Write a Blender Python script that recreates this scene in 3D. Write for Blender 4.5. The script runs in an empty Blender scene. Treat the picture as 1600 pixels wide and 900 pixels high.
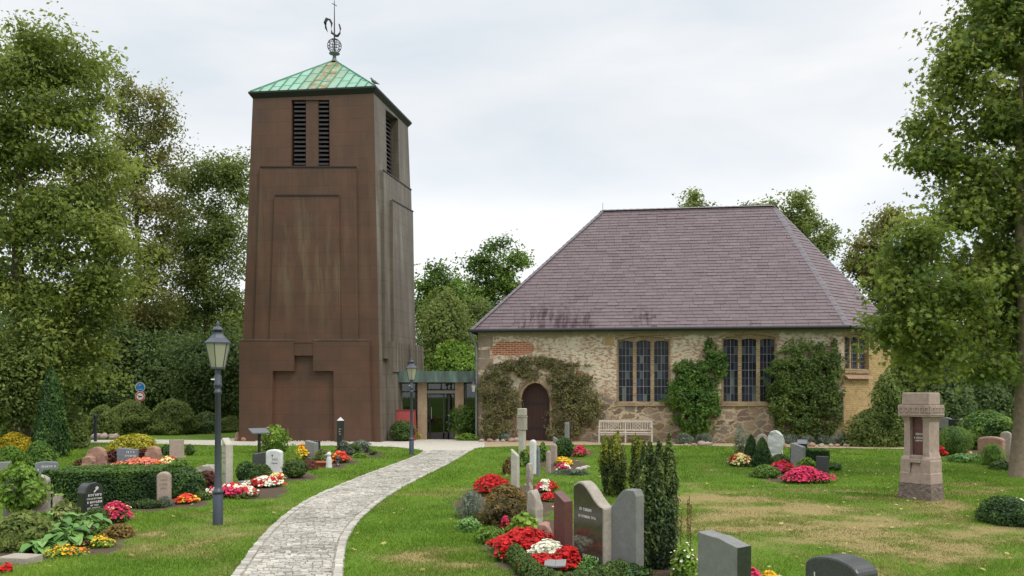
import bpy, bmesh, math, random
import numpy as np
from mathutils import Vector, Matrix
from mathutils.geometry import tessellate_polygon

# ------------------------------------------------------------------ camera, sky, sun, exposure
SC = bpy.context.scene
COL = SC.collection
F, HOR, HC = 1300.0, 611.0, 2.1           # focal length and horizon of the 1600 px wide photograph, eye height in metres
cam_d = bpy.data.cameras.new("camera")
cam_d.sensor_width = 36.0
cam_d.lens = 36.0 * F / 1600.0
cam_d.shift_y = (HOR - 450.0) / 1600.0
cam_d.clip_end = 2000.0
cam = bpy.data.objects.new("camera", cam_d)
cam.location = (0, 0, HC)
cam.rotation_euler = (math.radians(90), 0, 0)
COL.objects.link(cam)
SC.camera = cam

SUN_EL, SUN_AZ = 52.0, 128.0              # azimuth clockwise from the view direction: light comes from the right, behind the camera
world = bpy.data.worlds.new("World")
SC.world = world
world.use_nodes = True
wn = world.node_tree
wn.nodes.clear()
def wnode(t, **k):
    n = wn.nodes.new(t)
    for a, v in k.items(): setattr(n, a, v)
    return n
w_out = wnode('ShaderNodeOutputWorld'); w_bg = wnode('ShaderNodeBackground')
w_bg.inputs['Strength'].default_value = 0.10
w_sky = wnode('ShaderNodeTexSky', sky_type='NISHITA', sun_disc=False)
w_sky.sun_elevation = math.radians(SUN_EL); w_sky.sun_rotation = math.radians(SUN_AZ)
w_tc = wnode('ShaderNodeTexCoord'); w_sep = wnode('ShaderNodeSeparateXYZ')
wn.links.new(w_tc.outputs['Generated'], w_sep.inputs[0])
w_map = wnode('ShaderNodeMapping'); w_map.inputs['Scale'].default_value = (1.0, 1.0, 3.6)
w_map.inputs['Location'].default_value = (3.1, 0.4, 1.7)
wn.links.new(w_tc.outputs['Generated'], w_map.inputs[0])
w_n1 = wnode('ShaderNodeTexNoise'); w_n1.inputs['Scale'].default_value = 1.8; w_n1.inputs['Detail'].default_value = 6; w_n1.inputs['Roughness'].default_value = 0.5
w_n1.inputs['Distortion'].default_value = 0.3
wn.links.new(w_map.outputs[0], w_n1.inputs['Vector'])
w_r1 = wnode('ShaderNodeValToRGB')          # bright and grey parts of the cloud layer
w_r1.color_ramp.elements[0].position = 0.36; w_r1.color_ramp.elements[0].color = (0.755, 0.82, 0.875, 1)
w_r1.color_ramp.elements[1].position = 0.60; w_r1.color_ramp.elements[1].color = (1.0, 1.0, 1.0, 1)
wn.links.new(w_n1.outputs['Fac'], w_r1.inputs[0])
w_r2 = wnode('ShaderNodeValToRGB')          # an overcast sky is brightest overhead and whitish along the horizon
cr = w_r2.color_ramp
cr.elements[0].position = 0.0; cr.elements[0].color = (0.50, 0.50, 0.50, 1)
cr.elements[1].position = 1.0; cr.elements[1].color = (1.0, 1.0, 1.0, 1)
for p, v in ((0.12, 0.47), (0.30, 0.41), (0.45, 0.42), (0.62, 0.75)):
    e = cr.elements.new(p); e.color = (v, v, v, 1)
wn.links.new(w_sep.outputs['Z'], w_r2.inputs[0])
w_m1 = wnode('ShaderNodeMixRGB', blend_type='MULTIPLY'); w_m1.inputs[0].default_value = 1
wn.links.new(w_r1.outputs[0], w_m1.inputs[1]); wn.links.new(w_r2.outputs[0], w_m1.inputs[2])
w_m2 = wnode('ShaderNodeMixRGB', blend_type='MULTIPLY'); w_m2.inputs[0].default_value = 1
w_m2.inputs[2].default_value = (19.5, 19.5, 19.5, 1)
wn.links.new(w_m1.outputs[0], w_m2.inputs[1])
w_mx = wnode('ShaderNodeMixRGB'); w_mx.inputs[0].default_value = 0.90
wn.links.new(w_sky.outputs[0], w_mx.inputs[1]); wn.links.new(w_m2.outputs[0], w_mx.inputs[2])
wn.links.new(w_mx.outputs[0], w_bg.inputs['Color']); wn.links.new(w_bg.outputs[0], w_out.inputs[0])

sun_d = bpy.data.lights.new("sun", 'SUN')
sun_d.energy = 1.5; sun_d.angle = math.radians(12); sun_d.color = (1.0, 0.95, 0.87)
sun = bpy.data.objects.new("sun", sun_d)
_a, _e = math.radians(SUN_AZ), math.radians(SUN_EL)
_d = Vector((math.sin(_a) * math.cos(_e), math.cos(_a) * math.cos(_e), math.sin(_e)))
sun.rotation_euler = _d.to_track_quat('Z', 'Y').to_euler()
COL.objects.link(sun)
SC.view_settings.view_transform = 'Standard'
SC.view_settings.look = 'None'
SC.view_settings.exposure = 0.35
SC.view_settings.gamma = 1.0
SC.view_settings.use_curve_mapping = False
SC.render.engine = 'CYCLES'
SC.cycles.max_bounces = 6
SC.cycles.transparent_max_bounces = 12
SC.cycles.use_denoising = True

# ------------------------------------------------------------------ helpers
RNG = np.random.default_rng(11)
def lin(*c):
    c = np.array(c, float) / 255.0
    return tuple(np.where(c <= 0.04045, c / 12.92, ((c + 0.055) / 1.055) ** 2.4))
def G(px, py):                              # the ground point seen at a pixel
    y = HC * F / (py - HOR)
    return np.array(((px - 800.0) / F * y, y, 0.0))
def ray(px, py):
    return np.array(((px - 800.0) / F, 1.0, (HOR - py) / F))
def A(px, py, y):                           # the point at a known distance
    return np.array((0, 0, HC)) + ray(px, py) * y
def on_plane(px, py, p0, n):
    o = np.array((0, 0, HC)); d = ray(px, py)
    return o + d * (np.dot(np.array(p0) - o, n) / np.dot(d, n))
def nrm(v):
    return v / np.maximum(np.linalg.norm(v, axis=-1, keepdims=True), 1e-9)

def _hash(ix, iy, seed):
    h = (ix.astype(np.int64) * 374761393 + iy.astype(np.int64) * 668265263 + seed * 982451653) & 0xffffffff
    h = ((h ^ (h >> 13)) * 1274126177) & 0xffffffff
    return ((h ^ (h >> 16)) & 0xffff) / 65535.0
def vnoise(x, y, seed=0):
    ix, iy = np.floor(x), np.floor(y)
    fx, fy = x - ix, y - iy
    fx, fy = fx * fx * (3 - 2 * fx), fy * fy * (3 - 2 * fy)
    a, b = _hash(ix, iy, seed), _hash(ix + 1, iy, seed)
    c, d = _hash(ix, iy + 1, seed), _hash(ix + 1, iy + 1, seed)
    return (a * (1 - fx) + b * fx) * (1 - fy) + (c * (1 - fx) + d * fx) * fy
def fbm(x, y, seed=0, o=4):
    s, a, t = 0, 0.5, 0
    for k in range(o):
        s = s + a * vnoise(x * 2 ** k, y * 2 ** k, seed + k); t += a; a *= 0.5
    return s / t
def sstep(a, b, x):
    t = np.clip((x - a) / (b - a), 0, 1)
    return t * t * (3 - 2 * t)

class MB:
    """Collects vertices and faces; build() links them as ONE mesh object."""
    def __init__(s): s.v = []; s.f = []; s.t = []; s.n = 0
    def add(s, v, faces, mat=0, tint=0.5, smooth=False):
        v = np.asarray(v, float).reshape(-1, 3)
        if isinstance(faces, np.ndarray):
            s.f.append((faces + s.n, mat, smooth))
        else:
            by = {}
            for q in faces: by.setdefault(len(q), []).append(q)
            for q in by.values(): s.f.append((np.array(q, int) + s.n, mat, smooth))
        s.v.append(v); s.n += len(v)
        s.t.append(np.broadcast_to(np.asarray(tint, float), (len(v),)))
    def build(s, name, mats, parent=None, loc=None, rz=0.0, origin=None):
        me = bpy.data.meshes.new(name)
        v = np.concatenate(s.v) if s.v else np.zeros((0, 3))
        if origin is not None: v = v - np.asarray(origin)
        lv = np.concatenate([f.ravel() for f, _, _ in s.f]); lt = np.concatenate([np.full(len(f), f.shape[1]) for f, _, _ in s.f])
        me.vertices.add(len(v)); me.vertices.foreach_set('co', v.astype(np.float32).ravel())
        me.loops.add(len(lv)); me.loops.foreach_set('vertex_index', lv.astype(np.int32))
        me.polygons.add(len(lt))
        me.polygons.foreach_set('loop_start', np.concatenate(([0], np.cumsum(lt)[:-1])).astype(np.int32))
        me.polygons.foreach_set('loop_total', lt.astype(np.int32))
        me.polygons.foreach_set('material_index', np.concatenate([np.full(len(f), m) for f, m, _ in s.f]).astype(np.int32))
        me.polygons.foreach_set('use_smooth', np.concatenate([np.full(len(f), k) for f, _, k in s.f]).astype(bool))
        at = me.attributes.new('tint', 'FLOAT', 'POINT'); at.data.foreach_set('value', np.concatenate(s.t).astype(np.float32))
        for m in (mats if isinstance(mats, (list, tuple)) else [mats]): me.materials.append(m)
        me.update(calc_edges=True); me.validate()
        return link(name, me, parent, loc if loc is not None else origin, rz)

def link(name, data, parent=None, loc=None, rz=0.0):
    o = bpy.data.objects.new(name, data); COL.objects.link(o)
    if parent is not None: o.parent = parent
    if loc is not None: o.location = Vector([float(c) for c in loc])
    o.rotation_euler = (0, 0, rz)
    return o
def tag(o, label=None, cat=None, group=None, kind=None):
    if label: o['label'] = label
    if cat: o['category'] = cat
    if group: o['group'] = group
    if kind: o['kind'] = kind
    return o
def thing(name, label, cat, loc, rz=0.0, group=None):
    o = link(name, None, None, loc, rz); o.empty_display_size = 0.2
    return tag(o, label, cat, group)

BOXF = [(0, 3, 2, 1), (4, 5, 6, 7), (0, 1, 5, 4), (1, 2, 6, 5), (2, 3, 7, 6), (3, 0, 4, 7)]
def box(b, x0, x1, y0, y1, z0, z1, mat=0, tint=0.5):
    b.add([(x0, y0, z0), (x1, y0, z0), (x1, y1, z0), (x0, y1, z0), (x0, y0, z1), (x1, y0, z1), (x1, y1, z1), (x0, y1, z1)], BOXF, mat, tint)
def hexa(b, q0, q1, mat=0, tint=0.5):       # bottom quad, top quad
    b.add(np.concatenate((q0, q1)), BOXF, mat, tint)
def bar(b, p, q, w, h=None, mat=0, tint=0.5):   # a rectangular bar between two points
    p, q = np.array(p, float), np.array(q, float); d = nrm(q - p); h = h or w
    s = np.cross(d, (0, 0, 1.0))
    if np.linalg.norm(s) < 1e-3: s = np.array((1.0, 0, 0))
    s = nrm(s) * w / 2; u = nrm(np.cross(s, d)) * h / 2
    hexa(b, [p - s - u, p + s - u, p + s + u, p - s + u], [q - s - u, q + s - u, q + s + u, q - s + u], mat, tint)
def tube(b, pts, rad, n=8, mat=0, tint=0.5, cap=True):
    pts = np.asarray(pts, float); m = len(pts); rad = np.broadcast_to(np.asarray(rad, float), (m,))
    tg = nrm(np.gradient(pts, axis=0)); ref = np.array((0.0, 0, 1)) if abs(tg[0][2]) < 0.9 else np.array((1.0, 0, 0))
    a = np.arange(n) / n * 2 * np.pi; vs = []
    for i in range(m):
        s = nrm(np.cross(tg[i], ref)); u = np.cross(s, tg[i])
        vs.append(pts[i] + rad[i] * (np.cos(a)[:, None] * s + np.sin(a)[:, None] * u))
    f = [(i * n + j, i * n + (j + 1) % n, (i + 1) * n + (j + 1) % n, (i + 1) * n + j) for i in range(m - 1) for j in range(n)]
    b.add(np.concatenate(vs), f, mat, tint, True)
    if cap: b.add(vs[-1], [tuple(range(n))], mat, tint); b.add(vs[0], [tuple(range(n))[::-1]], mat, tint)
def lathe(b, prof, n=16, c=(0, 0, 0), mat=0, tint=0.5, smooth=True, a0=0.0, sx=1.0, sy=1.0):
    a = np.arange(n) / n * 2 * np.pi + a0; vs = []
    for r, z in prof: vs.append(np.stack((c[0] + sx * r * np.cos(a), c[1] + sy * r * np.sin(a), np.full(n, c[2] + z)), 1))
    m = len(prof)
    f = [(i * n + j, i * n + (j + 1) % n, (i + 1) * n + (j + 1) % n, (i + 1) * n + j) for i in range(m - 1) for j in range(n)]
    b.add(np.concatenate(vs), f, mat, tint, smooth)
    if prof[0][0] > 1e-4: b.add(vs[0], [tuple(range(n))[::-1]], mat, tint)
    if prof[-1][0] > 1e-4: b.add(vs[-1], [tuple(range(n))], mat, tint)
def extrude(b, poly, off, mat=0, tint=0.5, back=False):   # a planar 3D polygon pushed out along a vector
    p = np.asarray(poly, float); q = p + np.asarray(off); n = len(p)
    f = [tuple(range(n, 2 * n))] + [(i, (i + 1) % n, n + (i + 1) % n, n + i) for i in range(n)]
    if back: f.append(tuple(range(n))[::-1])
    b.add(np.concatenate((p, q)), f, mat, tint)
def sheet_holes(b, outer, holes, to3d, mat=0, tint=0.5):  # a flat sheet with openings
    loops = [outer] + holes
    tri = tessellate_polygon([[Vector((p[0], p[1], 0)) for p in l] for l in loops])
    allp = [p for l in loops for p in l]
    b.add([to3d(*p) for p in allp], [tuple(t) for t in tri], mat, tint)
def reveal(b, hole, to3d_a, to3d_b, mat=0, tint=0.5):
    n = len(hole)
    b.add([to3d_a(*p) for p in hole] + [to3d_b(*p) for p in hole], [(i, (i + 1) % n, n + (i + 1) % n, n + i) for i in range(n)], mat, tint)

# ------------------------------------------------------------------ materials
class NT:
    def __init__(s, name):
        s.m = bpy.data.materials.new(name); s.m.use_nodes = True; s.t = s.m.node_tree
        s.t.nodes.clear(); s.out = s.n('ShaderNodeOutputMaterial'); s.p = s.n('ShaderNodeBsdfPrincipled')
        s.l(s.p.outputs[0], s.out.inputs[0])
    def n(s, t, **k):
        n = s.t.nodes.new(t)
        for a, v in k.items(): setattr(n, a, v)
        return n
    def l(s, a, b): s.t.links.new(a, b)
    def put(s, inp, v):
        if hasattr(v, 'is_linked') or hasattr(v, 'links'): s.l(v, inp)
        else:
            if isinstance(v, tuple) and len(v) == 3 and inp.type == 'RGBA': v = v + (1,)
            inp.default_value = v
    def obj(s, scale=(1, 1, 1), loc=(0, 0, 0)):
        tc = s.n('ShaderNodeTexCoord'); mp = s.n('ShaderNodeMapping')
        mp.inputs['Scale'].default_value = scale; mp.inputs['Location'].default_value = loc
        s.l(tc.outputs['Object'], mp.inputs[0]); return mp.outputs[0]
    def noise(s, vec, scale, detail=4, rough=0.55, dist=0):
        n = s.n('ShaderNodeTexNoise'); s.l(vec, n.inputs['Vector'])
        n.inputs['Scale'].default_value = scale; n.inputs['Detail'].default_value = detail
        n.inputs['Roughness'].default_value = rough; n.inputs['Distortion'].default_value = dist
        return n.outputs['Fac']
    def voro(s, vec, scale, feature='F1', out='Distance', rnd=1.0):
        n = s.n('ShaderNodeTexVoronoi', feature=feature); s.l(vec, n.inputs['Vector'])
        n.inputs['Scale'].default_value = scale; n.inputs['Randomness'].default_value = rnd
        return n.outputs[out]
    def ramp(s, fac, stops, interp='LINEAR'):
        n = s.n('ShaderNodeValToRGB'); r = n.color_ramp; r.interpolation = interp
        while len(r.elements) < len(stops): r.elements.new(0.5)
        for e, (p, c) in zip(r.elements, stops):
            e.position = p; e.color = (c, c, c, 1) if isinstance(c, (int, float)) else tuple(c) + (1,)
        s.put(n.inputs[0], fac); return n.outputs[0]
    def mix(s, fac, a, b, blend='MIX'):
        n = s.n('ShaderNodeMixRGB', blend_type=blend)
        s.put(n.inputs[0], fac); s.put(n.inputs[1], a); s.put(n.inputs[2], b); return n.outputs[0]
    def math(s, op, a, b=0.0, clamp=False):
        n = s.n('ShaderNodeMath', operation=op, use_clamp=clamp)
        s.put(n.inputs[0], a); s.put(n.inputs[1], b); return n.outputs[0]
    def attr(s, name='tint'):
        return s.n('ShaderNodeAttribute', attribute_name=name).outputs['Fac']
    def xyz(s, vec):
        n = s.n('ShaderNodeSeparateXYZ'); s.l(vec, n.inputs[0]); return n.outputs
    def comb(s, x, y, z=0.0):
        n = s.n('ShaderNodeCombineXYZ')
        for i, v in enumerate((x, y, z)): s.put(n.inputs[i], v)
        return n.outputs[0]
    def brick(s, vec, w, h, mortar, c1, c2, cm, off=0.5):
        n = s.n('ShaderNodeTexBrick'); s.l(vec, n.inputs['Vector']); n.offset = off
        n.inputs['Scale'].default_value = 1; n.inputs['Brick Width'].default_value = w; n.inputs['Row Height'].default_value = h
        n.inputs['Mortar Size'].default_value = mortar; n.inputs['Mortar Smooth'].default_value = 0.1
        for k, c in (('Color1', c1), ('Color2', c2), ('Mortar', cm)): s.put(n.inputs[k], c)
        return n.outputs[0], n.outputs[1]
    def bump(s, h, strength=0.4, dist=0.02):
        n = s.n('ShaderNodeBump'); n.inputs['Strength'].default_value = strength; n.inputs['Distance'].default_value = dist
        s.l(h, n.inputs['Height']); s.l(n.outputs[0], s.p.inputs['Normal'])
    def fin(s, col, rough=0.8, metal=0.0, spec=0.3):
        s.put(s.p.inputs['Base Color'], col); s.put(s.p.inputs['Roughness'], rough)
        s.p.inputs['Metallic'].default_value = metal; s.p.inputs['Specular IOR Level'].default_value = spec
        return s.m

def m_stone(name, c1, c2, scale=6.0, rough=0.8, spec=0.3, speck=0.0, bump=0.3, stain=0.35, stainc=(0.06, 0.065, 0.045)):
    k = NT(name); o = k.obj(); a = k.noise(o, scale, 6, 0.65)
    col = k.mix(k.ramp(a, [(0.3, 0.0), (0.7, 1.0)]), c1, c2)
    f = k.noise(o, scale * 22, 2, 0.5)
    if speck: col = k.mix(k.ramp(f, [(0.45, 0.0), (0.62, speck)]), col, tuple(min(1, x * 2.2 + 0.05) for x in c2))
    col = k.mix(k.math('MULTIPLY', k.ramp(k.noise(o, scale * 0.45, 5, 0.7), [(0.5, 0.0), (0.72, 1.0)]), stain), col, stainc)
    k.bump(k.math('ADD', k.math('MULTIPLY', a, 1.0), k.math('MULTIPLY', f, 0.35)), bump, 0.02)
    return k.fin(col, rough, 0, spec)
def m_plain(name, c, rough=0.6, metal=0.0, spec=0.4, var=0.25):
    k = NT(name); o = k.obj(); a = k.noise(o, 9, 5, 0.6)
    col = k.mix(a, tuple(x * (1 - var) for x in c), tuple(min(1, x * (1 + var)) for x in c))
    k.bump(k.noise(o, 60, 3), 0.08, 0.005)
    return k.fin(col, rough, metal, spec)
def m_leaf(name, dark, mid, light, trans=0.35, rough=0.5):
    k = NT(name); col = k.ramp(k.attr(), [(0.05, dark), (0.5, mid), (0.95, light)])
    k.fin(col, rough, 0, 0.28)
    tr = k.n('ShaderNodeBsdfTranslucent'); k.l(k.mix(0.3, col, (0.30, 0.36, 0.02)), tr.inputs[0])
    mx = k.n('ShaderNodeMixShader'); mx.inputs[0].default_value = trans
    k.l(k.p.outputs[0], mx.inputs[1]); k.l(tr.outputs[0], mx.inputs[2]); k.l(mx.outputs[0], k.out.inputs[0])
    return k.m
def m_petal(name, c, c2=None):
    c2 = c2 or tuple(x * 0.55 for x in c)
    return m_leaf(name, c2, c, tuple(min(1, x * 1.12 + 0.012) for x in c), 0.18, 0.6)
def m_glass(name, tint=(0.55, 0.62, 0.6), clear=0.6):
    k = NT(name); tr = k.n('ShaderNodeBsdfTransparent'); tr.inputs[0].default_value = tint + (1,)
    gl = k.n('ShaderNodeBsdfGlossy'); gl.inputs['Roughness'].default_value = 0.02; gl.inputs[0].default_value = (0.9, 0.95, 0.95, 1)
    fr = k.n('ShaderNodeFresnel'); fr.inputs[0].default_value = 1.5
    mx = k.n('ShaderNodeMixShader'); k.l(k.math('ADD', fr.outputs[0], 0.04), mx.inputs[0])
    k.l(tr.outputs[0], mx.inputs[1]); k.l(gl.outputs[0], mx.inputs[2]); k.l(mx.outputs[0], k.out.inputs[0])
    return k.m

LEAF = {
    'ash':    m_leaf('ash leaves', (0.085, 0.125, 0.032), (0.205, 0.265, 0.062), (0.36, 0.41, 0.10), .55),
    'brownish': m_leaf('turning leaves', (0.065, 0.080, 0.024), (0.170, 0.185, 0.055), (0.34, 0.28, 0.10), .5),
    'oak':    m_leaf('dull green leaves', (0.075, 0.115, 0.036), (0.170, 0.230, 0.064), (0.32, 0.37, 0.11), .55),
    'dark':   m_leaf('dark evergreen leaves', (0.050, 0.086, 0.034), (0.120, 0.180, 0.066), (0.22, 0.29, 0.10), 0.45),
    'fresh':  m_leaf('fresh green leaves', (0.032, 0.080, 0.016), (0.100, 0.195, 0.032), (0.25, 0.36, 0.06)),
    'maple':  m_leaf('maple leaves', (0.060, 0.105, 0.024), (0.150, 0.225, 0.046), (0.35, 0.40, 0.09), .55),
    'yellow': m_leaf('golden leaves', (0.15, 0.16, 0.015), (0.40, 0.36, 0.03), (0.62, 0.52, 0.06)),
    'golden_shrub': m_leaf('golden yellow foliage', (0.22, 0.17, 0.01), (0.50, 0.38, 0.02), (0.70, 0.55, 0.05)),
    'lime':   m_leaf('lime green leaves', (0.06, 0.13, 0.015), (0.17, 0.30, 0.035), (0.34, 0.45, 0.07)),
    'box':    m_leaf('box hedge leaves', (0.020, 0.045, 0.010), (0.060, 0.110, 0.020), (0.15, 0.20, 0.035), 0.2),
    'hedge':  m_leaf('yew hedge needles', (0.012, 0.034, 0.012), (0.034, 0.080, 0.018), (0.10, 0.19, 0.03), 0.2),
    'yew':    m_leaf('columnar yew needles', (0.012, 0.026, 0.010), (0.040, 0.070, 0.020), (0.17, 0.22, 0.045), 0.2),
    'yewgold': m_leaf('golden yew needles', (0.018, 0.034, 0.010), (0.055, 0.085, 0.016), (0.32, 0.34, 0.035), 0.25),
    'olive':  m_leaf('olive green climber leaves', (0.065, 0.060, 0.026), (0.165, 0.155, 0.062), (0.30, 0.28, 0.12)),
    'ivy':    m_leaf('climbing ivy leaves', (0.030, 0.055, 0.014), (0.105, 0.165, 0.034), (0.25, 0.31, 0.08)),
    'grey':   m_leaf('silvery lavender leaves', (0.07, 0.09, 0.06), (0.17, 0.20, 0.15), (0.32, 0.35, 0.28)),
    'russet': m_leaf('russet heather leaves', (0.05, 0.040, 0.014), (0.155, 0.105, 0.032), (0.32, 0.20, 0.06)),
    'maroon': m_leaf('maroon leaves', (0.040, 0.012, 0.012), (0.12, 0.035, 0.030), (0.24, 0.08, 0.06)),
    'hosta':  m_leaf('broad hosta leaves', (0.05, 0.13, 0.03), (0.15, 0.30, 0.07), (0.30, 0.46, 0.14), 0.2),
    'varieg': m_leaf('cream edged leaves', (0.06, 0.09, 0.03), (0.18, 0.22, 0.06), (0.48, 0.48, 0.18)),
}
PET = {
    'red':    m_petal('red petals', (0.58, 0.008, 0.010), (0.22, 0.003, 0.005)),
    'pink':   m_petal('pink petals', (0.66, 0.035, 0.12), (0.30, 0.01, 0.04)),
    'white':  m_petal('white petals', (0.82, 0.80, 0.66), (0.60, 0.58, 0.44)),
    'cream':  m_petal('pale yellow petals', (0.82, 0.74, 0.32), (0.55, 0.48, 0.18)),
    'yellow': m_petal('yellow petals', (0.80, 0.50, 0.02), (0.55, 0.32, 0.01)),
    'orange': m_petal('orange petals', (0.78, 0.25, 0.02), (0.5, 0.12, 0.01)),
    'salmon': m_petal('salmon petals', (0.75, 0.24, 0.16), (0.5, 0.13, 0.09)),
    'scarlet': m_petal('scarlet petals', (0.70, 0.055, 0.02), (0.42, 0.02, 0.01)),
}
BARK = m_stone('bark', (0.075, 0.058, 0.042), (0.15, 0.12, 0.088), 9, 0.9, 0.15, 0, 0.8, 0.3, (0.05, 0.06, 0.03))
BARK2 = m_stone('maple bark', (0.16, 0.125, 0.09), (0.26, 0.20, 0.14), 11, 0.9, 0.15, 0, 0.7, 0.35, (0.09, 0.09, 0.05))

# ------------------------------------------------------------------ foliage
TPL = {
    'leaf':  (np.array([(0, -.5, 0), (.27, -.05, .07), (0, .5, -.03), (-.27, -.05, .07)]), np.array([(0, 1, 2, 3)])),
    'round': (np.array([(0, -.45, 0), (.32, -.2, .05), (.36, .12, .05), (0, .5, -.06), (-.36, .12, .05), (-.32, -.2, .05)]), np.array([(0, 1, 2, 3), (0, 3, 4, 5)])),
    'needle': (np.array([(-.07, -.5, 0), (.07, -.5, 0), (.05, .1, .03), (0, .5, 0)]), np.array([(0, 1, 2, 3)])),
    'spray': (np.array([(-.05, -.5, 0), (.05, -.5, 0), (.24, .05, .06), (0, .5, 0), (-.24, .05, .06)]), np.array([(0, 1, 2, 3, 4)])),
    'maple': (np.array([(0, -.45, 0), (.16, -.2, .02), (.46, -.16, -.05), (.24, .04, .03), (.42, .30, -.04), (.13, .20, .03), (0, .55, -.06), (-.13, .20, .03), (-.42, .30, -.04), (-.24, .04, .03), (-.46, -.16, -.05), (-.16, -.2, .02)]),
              np.array([(0, 1, 2, 3), (0, 3, 4, 5), (0, 5, 6, 7), (0, 7, 8, 9), (0, 9, 10, 11)])),
    'petal': (np.array([(0, -.5, .12), (.42, -.18, .1), (.32, .42, .12), (-.32, .42, .12), (-.42, -.18, .1), (0, 0, -.08)]), np.array([(0, 1, 5), (1, 2, 5), (2, 3, 5), (3, 4, 5), (4, 0, 5)])),
}
def leaves(b, P, Nn, size, tint, tpl='leaf', mat=0, axis=None):
    tv, tf = TPL[tpl]; n = len(P)
    if n == 0: return
    size = np.broadcast_to(np.asarray(size, float), (n,)); tint = np.broadcast_to(np.asarray(tint, float), (n,))
    Nn = nrm(Nn)
    if axis is None: axis = RNG.normal(size=(n, 3))
    Bv = nrm(axis - Nn * np.sum(axis * Nn, 1, keepdims=True)); T = np.cross(Bv, Nn)
    V = P[:, None] + size[:, None, None] * (tv[None, :, 0, None] * T[:, None] + tv[None, :, 1, None] * Bv[:, None] + tv[None, :, 2, None] * Nn[:, None])
    k = len(tv)
    fc = (tf[None] + (np.arange(n) * k)[:, None, None]).reshape(-1, tf.shape[1])
    b.add(V.reshape(-1, 3), fc, mat, np.repeat(np.clip(tint, 0, 1), k))
def rdir(n):
    return nrm(RNG.normal(size=(n, 3)))

def tree(name, label, base, lobes, leaf, trunk_r=0.2, n_clump=60, per=180, size=0.2, cr=0.8, tpl='leaf', cat='tree', group=None, bark=None, fork=0.35, seedlean=0.3, tint=(0.5, 0.2), flat=0.7, twig=0.3, top=None):
    """lobes: (centre, radii) in metres relative to the base; clumps of leaves fill them, limbs run to the clumps."""
    t = thing(name, label, cat, base, 0, group)
    vol = np.array([l[1][0] * l[1][1] * l[1][2] for l in lobes]) ** (2 / 3); vol = vol / vol.sum()
    C, K = [], []
    for (c, r), w in zip(lobes, vol):
        m = max(3, int(round(n_clump * w))); d = rdir(m) * (RNG.uniform(0.12, 1, (m, 1)) ** 0.4)
        C.append(np.array(c) + d * np.array(r)); K.append(np.full(m, min(r)))
    C = np.concatenate(C); K = np.concatenate(K); m = len(C)
    zt = top if top else C[:, 2].max() * 0.82
    zs = np.linspace(0, 1, 9); cx = np.average(C[:, 0]); cy = np.average(C[:, 1])
    bend = np.stack((cx * zs ** 1.6 + 0.12 * np.sin(zs * 7), cy * zs ** 1.6 + 0.1 * np.cos(zs * 5) - 0.1, zs * zt), 1)
    tb = MB(); tube(tb, np.concatenate(([bend[0] - (0, 0, 0.1)], bend)), np.concatenate(([trunk_r * 1.45], trunk_r * (1.12 - 0.98 * zs))), 10)
    tb.build('trunk', bark or BARK, t)
    lb = MB(); fb = MB(); NODE = bend[2:] + 0; NRAD = trunk_r * (0.62 - 0.5 * zs[2:])
    axd = np.hypot(C[:, 0] - np.interp(C[:, 2], bend[:, 2], bend[:, 0]), C[:, 1] - np.interp(C[:, 2], bend[:, 2], bend[:, 1]))
    for i in np.argsort(axd):
        c = C[i]; dn = NODE - c; cost = np.linalg.norm(dn, axis=1) + 0.9 * np.maximum(0, dn[:, 2] + 0.25 * np.hypot(dn[:, 0], dn[:, 1])); j = int(np.argmin(cost)); a = NODE[j]
        L = np.linalg.norm(c - a); mid = a * 0.5 + c * 0.5 + rdir(1)[0] * L * 0.10 + np.array((0, 0, -0.04 * L))
        s = np.linspace(0, 1, 5)[:, None]; pts = (1 - s) ** 2 * a + 2 * s * (1 - s) * mid + s ** 2 * c
        r0 = min(NRAD[j] * 0.8, 0.011 * L + 0.012)
        NODE = np.concatenate((NODE, pts[1:])); NRAD = np.concatenate((NRAD, np.linspace(r0, 0.012, 5)[1:]))
        tube(lb, pts, np.linspace(r0, 0.008, 5), 5, cap=False)
        for _ in range(3):
            e = c + rdir(1)[0] * cr * 0.8; tube(lb, [c * 0.75 + pts[3] * 0.25, (c + e) / 2, e], [0.012, 0.008, 0.004], 4, cap=False)
        n = int(per * RNG.uniform(0.6, 1.4)); R = cr * RNG.uniform(0.75, 1.3)
        dd = np.clip(RNG.normal(0, 0.40, (n, 3)), -0.85, 0.85) * np.array((R, R, R * flat))
        du = nrm(c - a + np.array((0, 0, 0.25 * L))); al = dd @ du; dd = dd + np.outer(al * 0.6, du)   # sprays drawn out along the limb
        P = c + dd
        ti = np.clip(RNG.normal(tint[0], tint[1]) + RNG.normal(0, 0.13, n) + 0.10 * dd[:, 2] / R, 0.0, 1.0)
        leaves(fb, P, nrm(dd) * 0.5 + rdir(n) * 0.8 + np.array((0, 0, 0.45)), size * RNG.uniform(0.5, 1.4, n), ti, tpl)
    for (c, r), w in zip(lobes, vol):                               # loose leaves between the clumps
        n = int(0.07 * m * per * w); d = rdir(n) * RNG.uniform(0.15, 1.0, (n, 1)) ** 0.6 * np.array(r); P = np.array(c) + d; P = P[P[:, 2] > 0.3]; n = len(P)
        ti = np.clip(tint[0] + 2.2 * tint[1] * (fbm(P[:, 0] * 0.9 + P[:, 1], P[:, 2] * 0.9, 61, 3) - 0.5) * 2 + RNG.normal(0, .13, n), 0, 1)
        leaves(fb, P, rdir(n) + np.array((0, 0, 0.5)), size * RNG.uniform(0.5, 1.4, n), ti, tpl)
    lb.build('limbs', bark or BARK, t); fb.build('crown', LEAF[leaf] if isinstance(leaf, str) else leaf, t)
    return t
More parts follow.
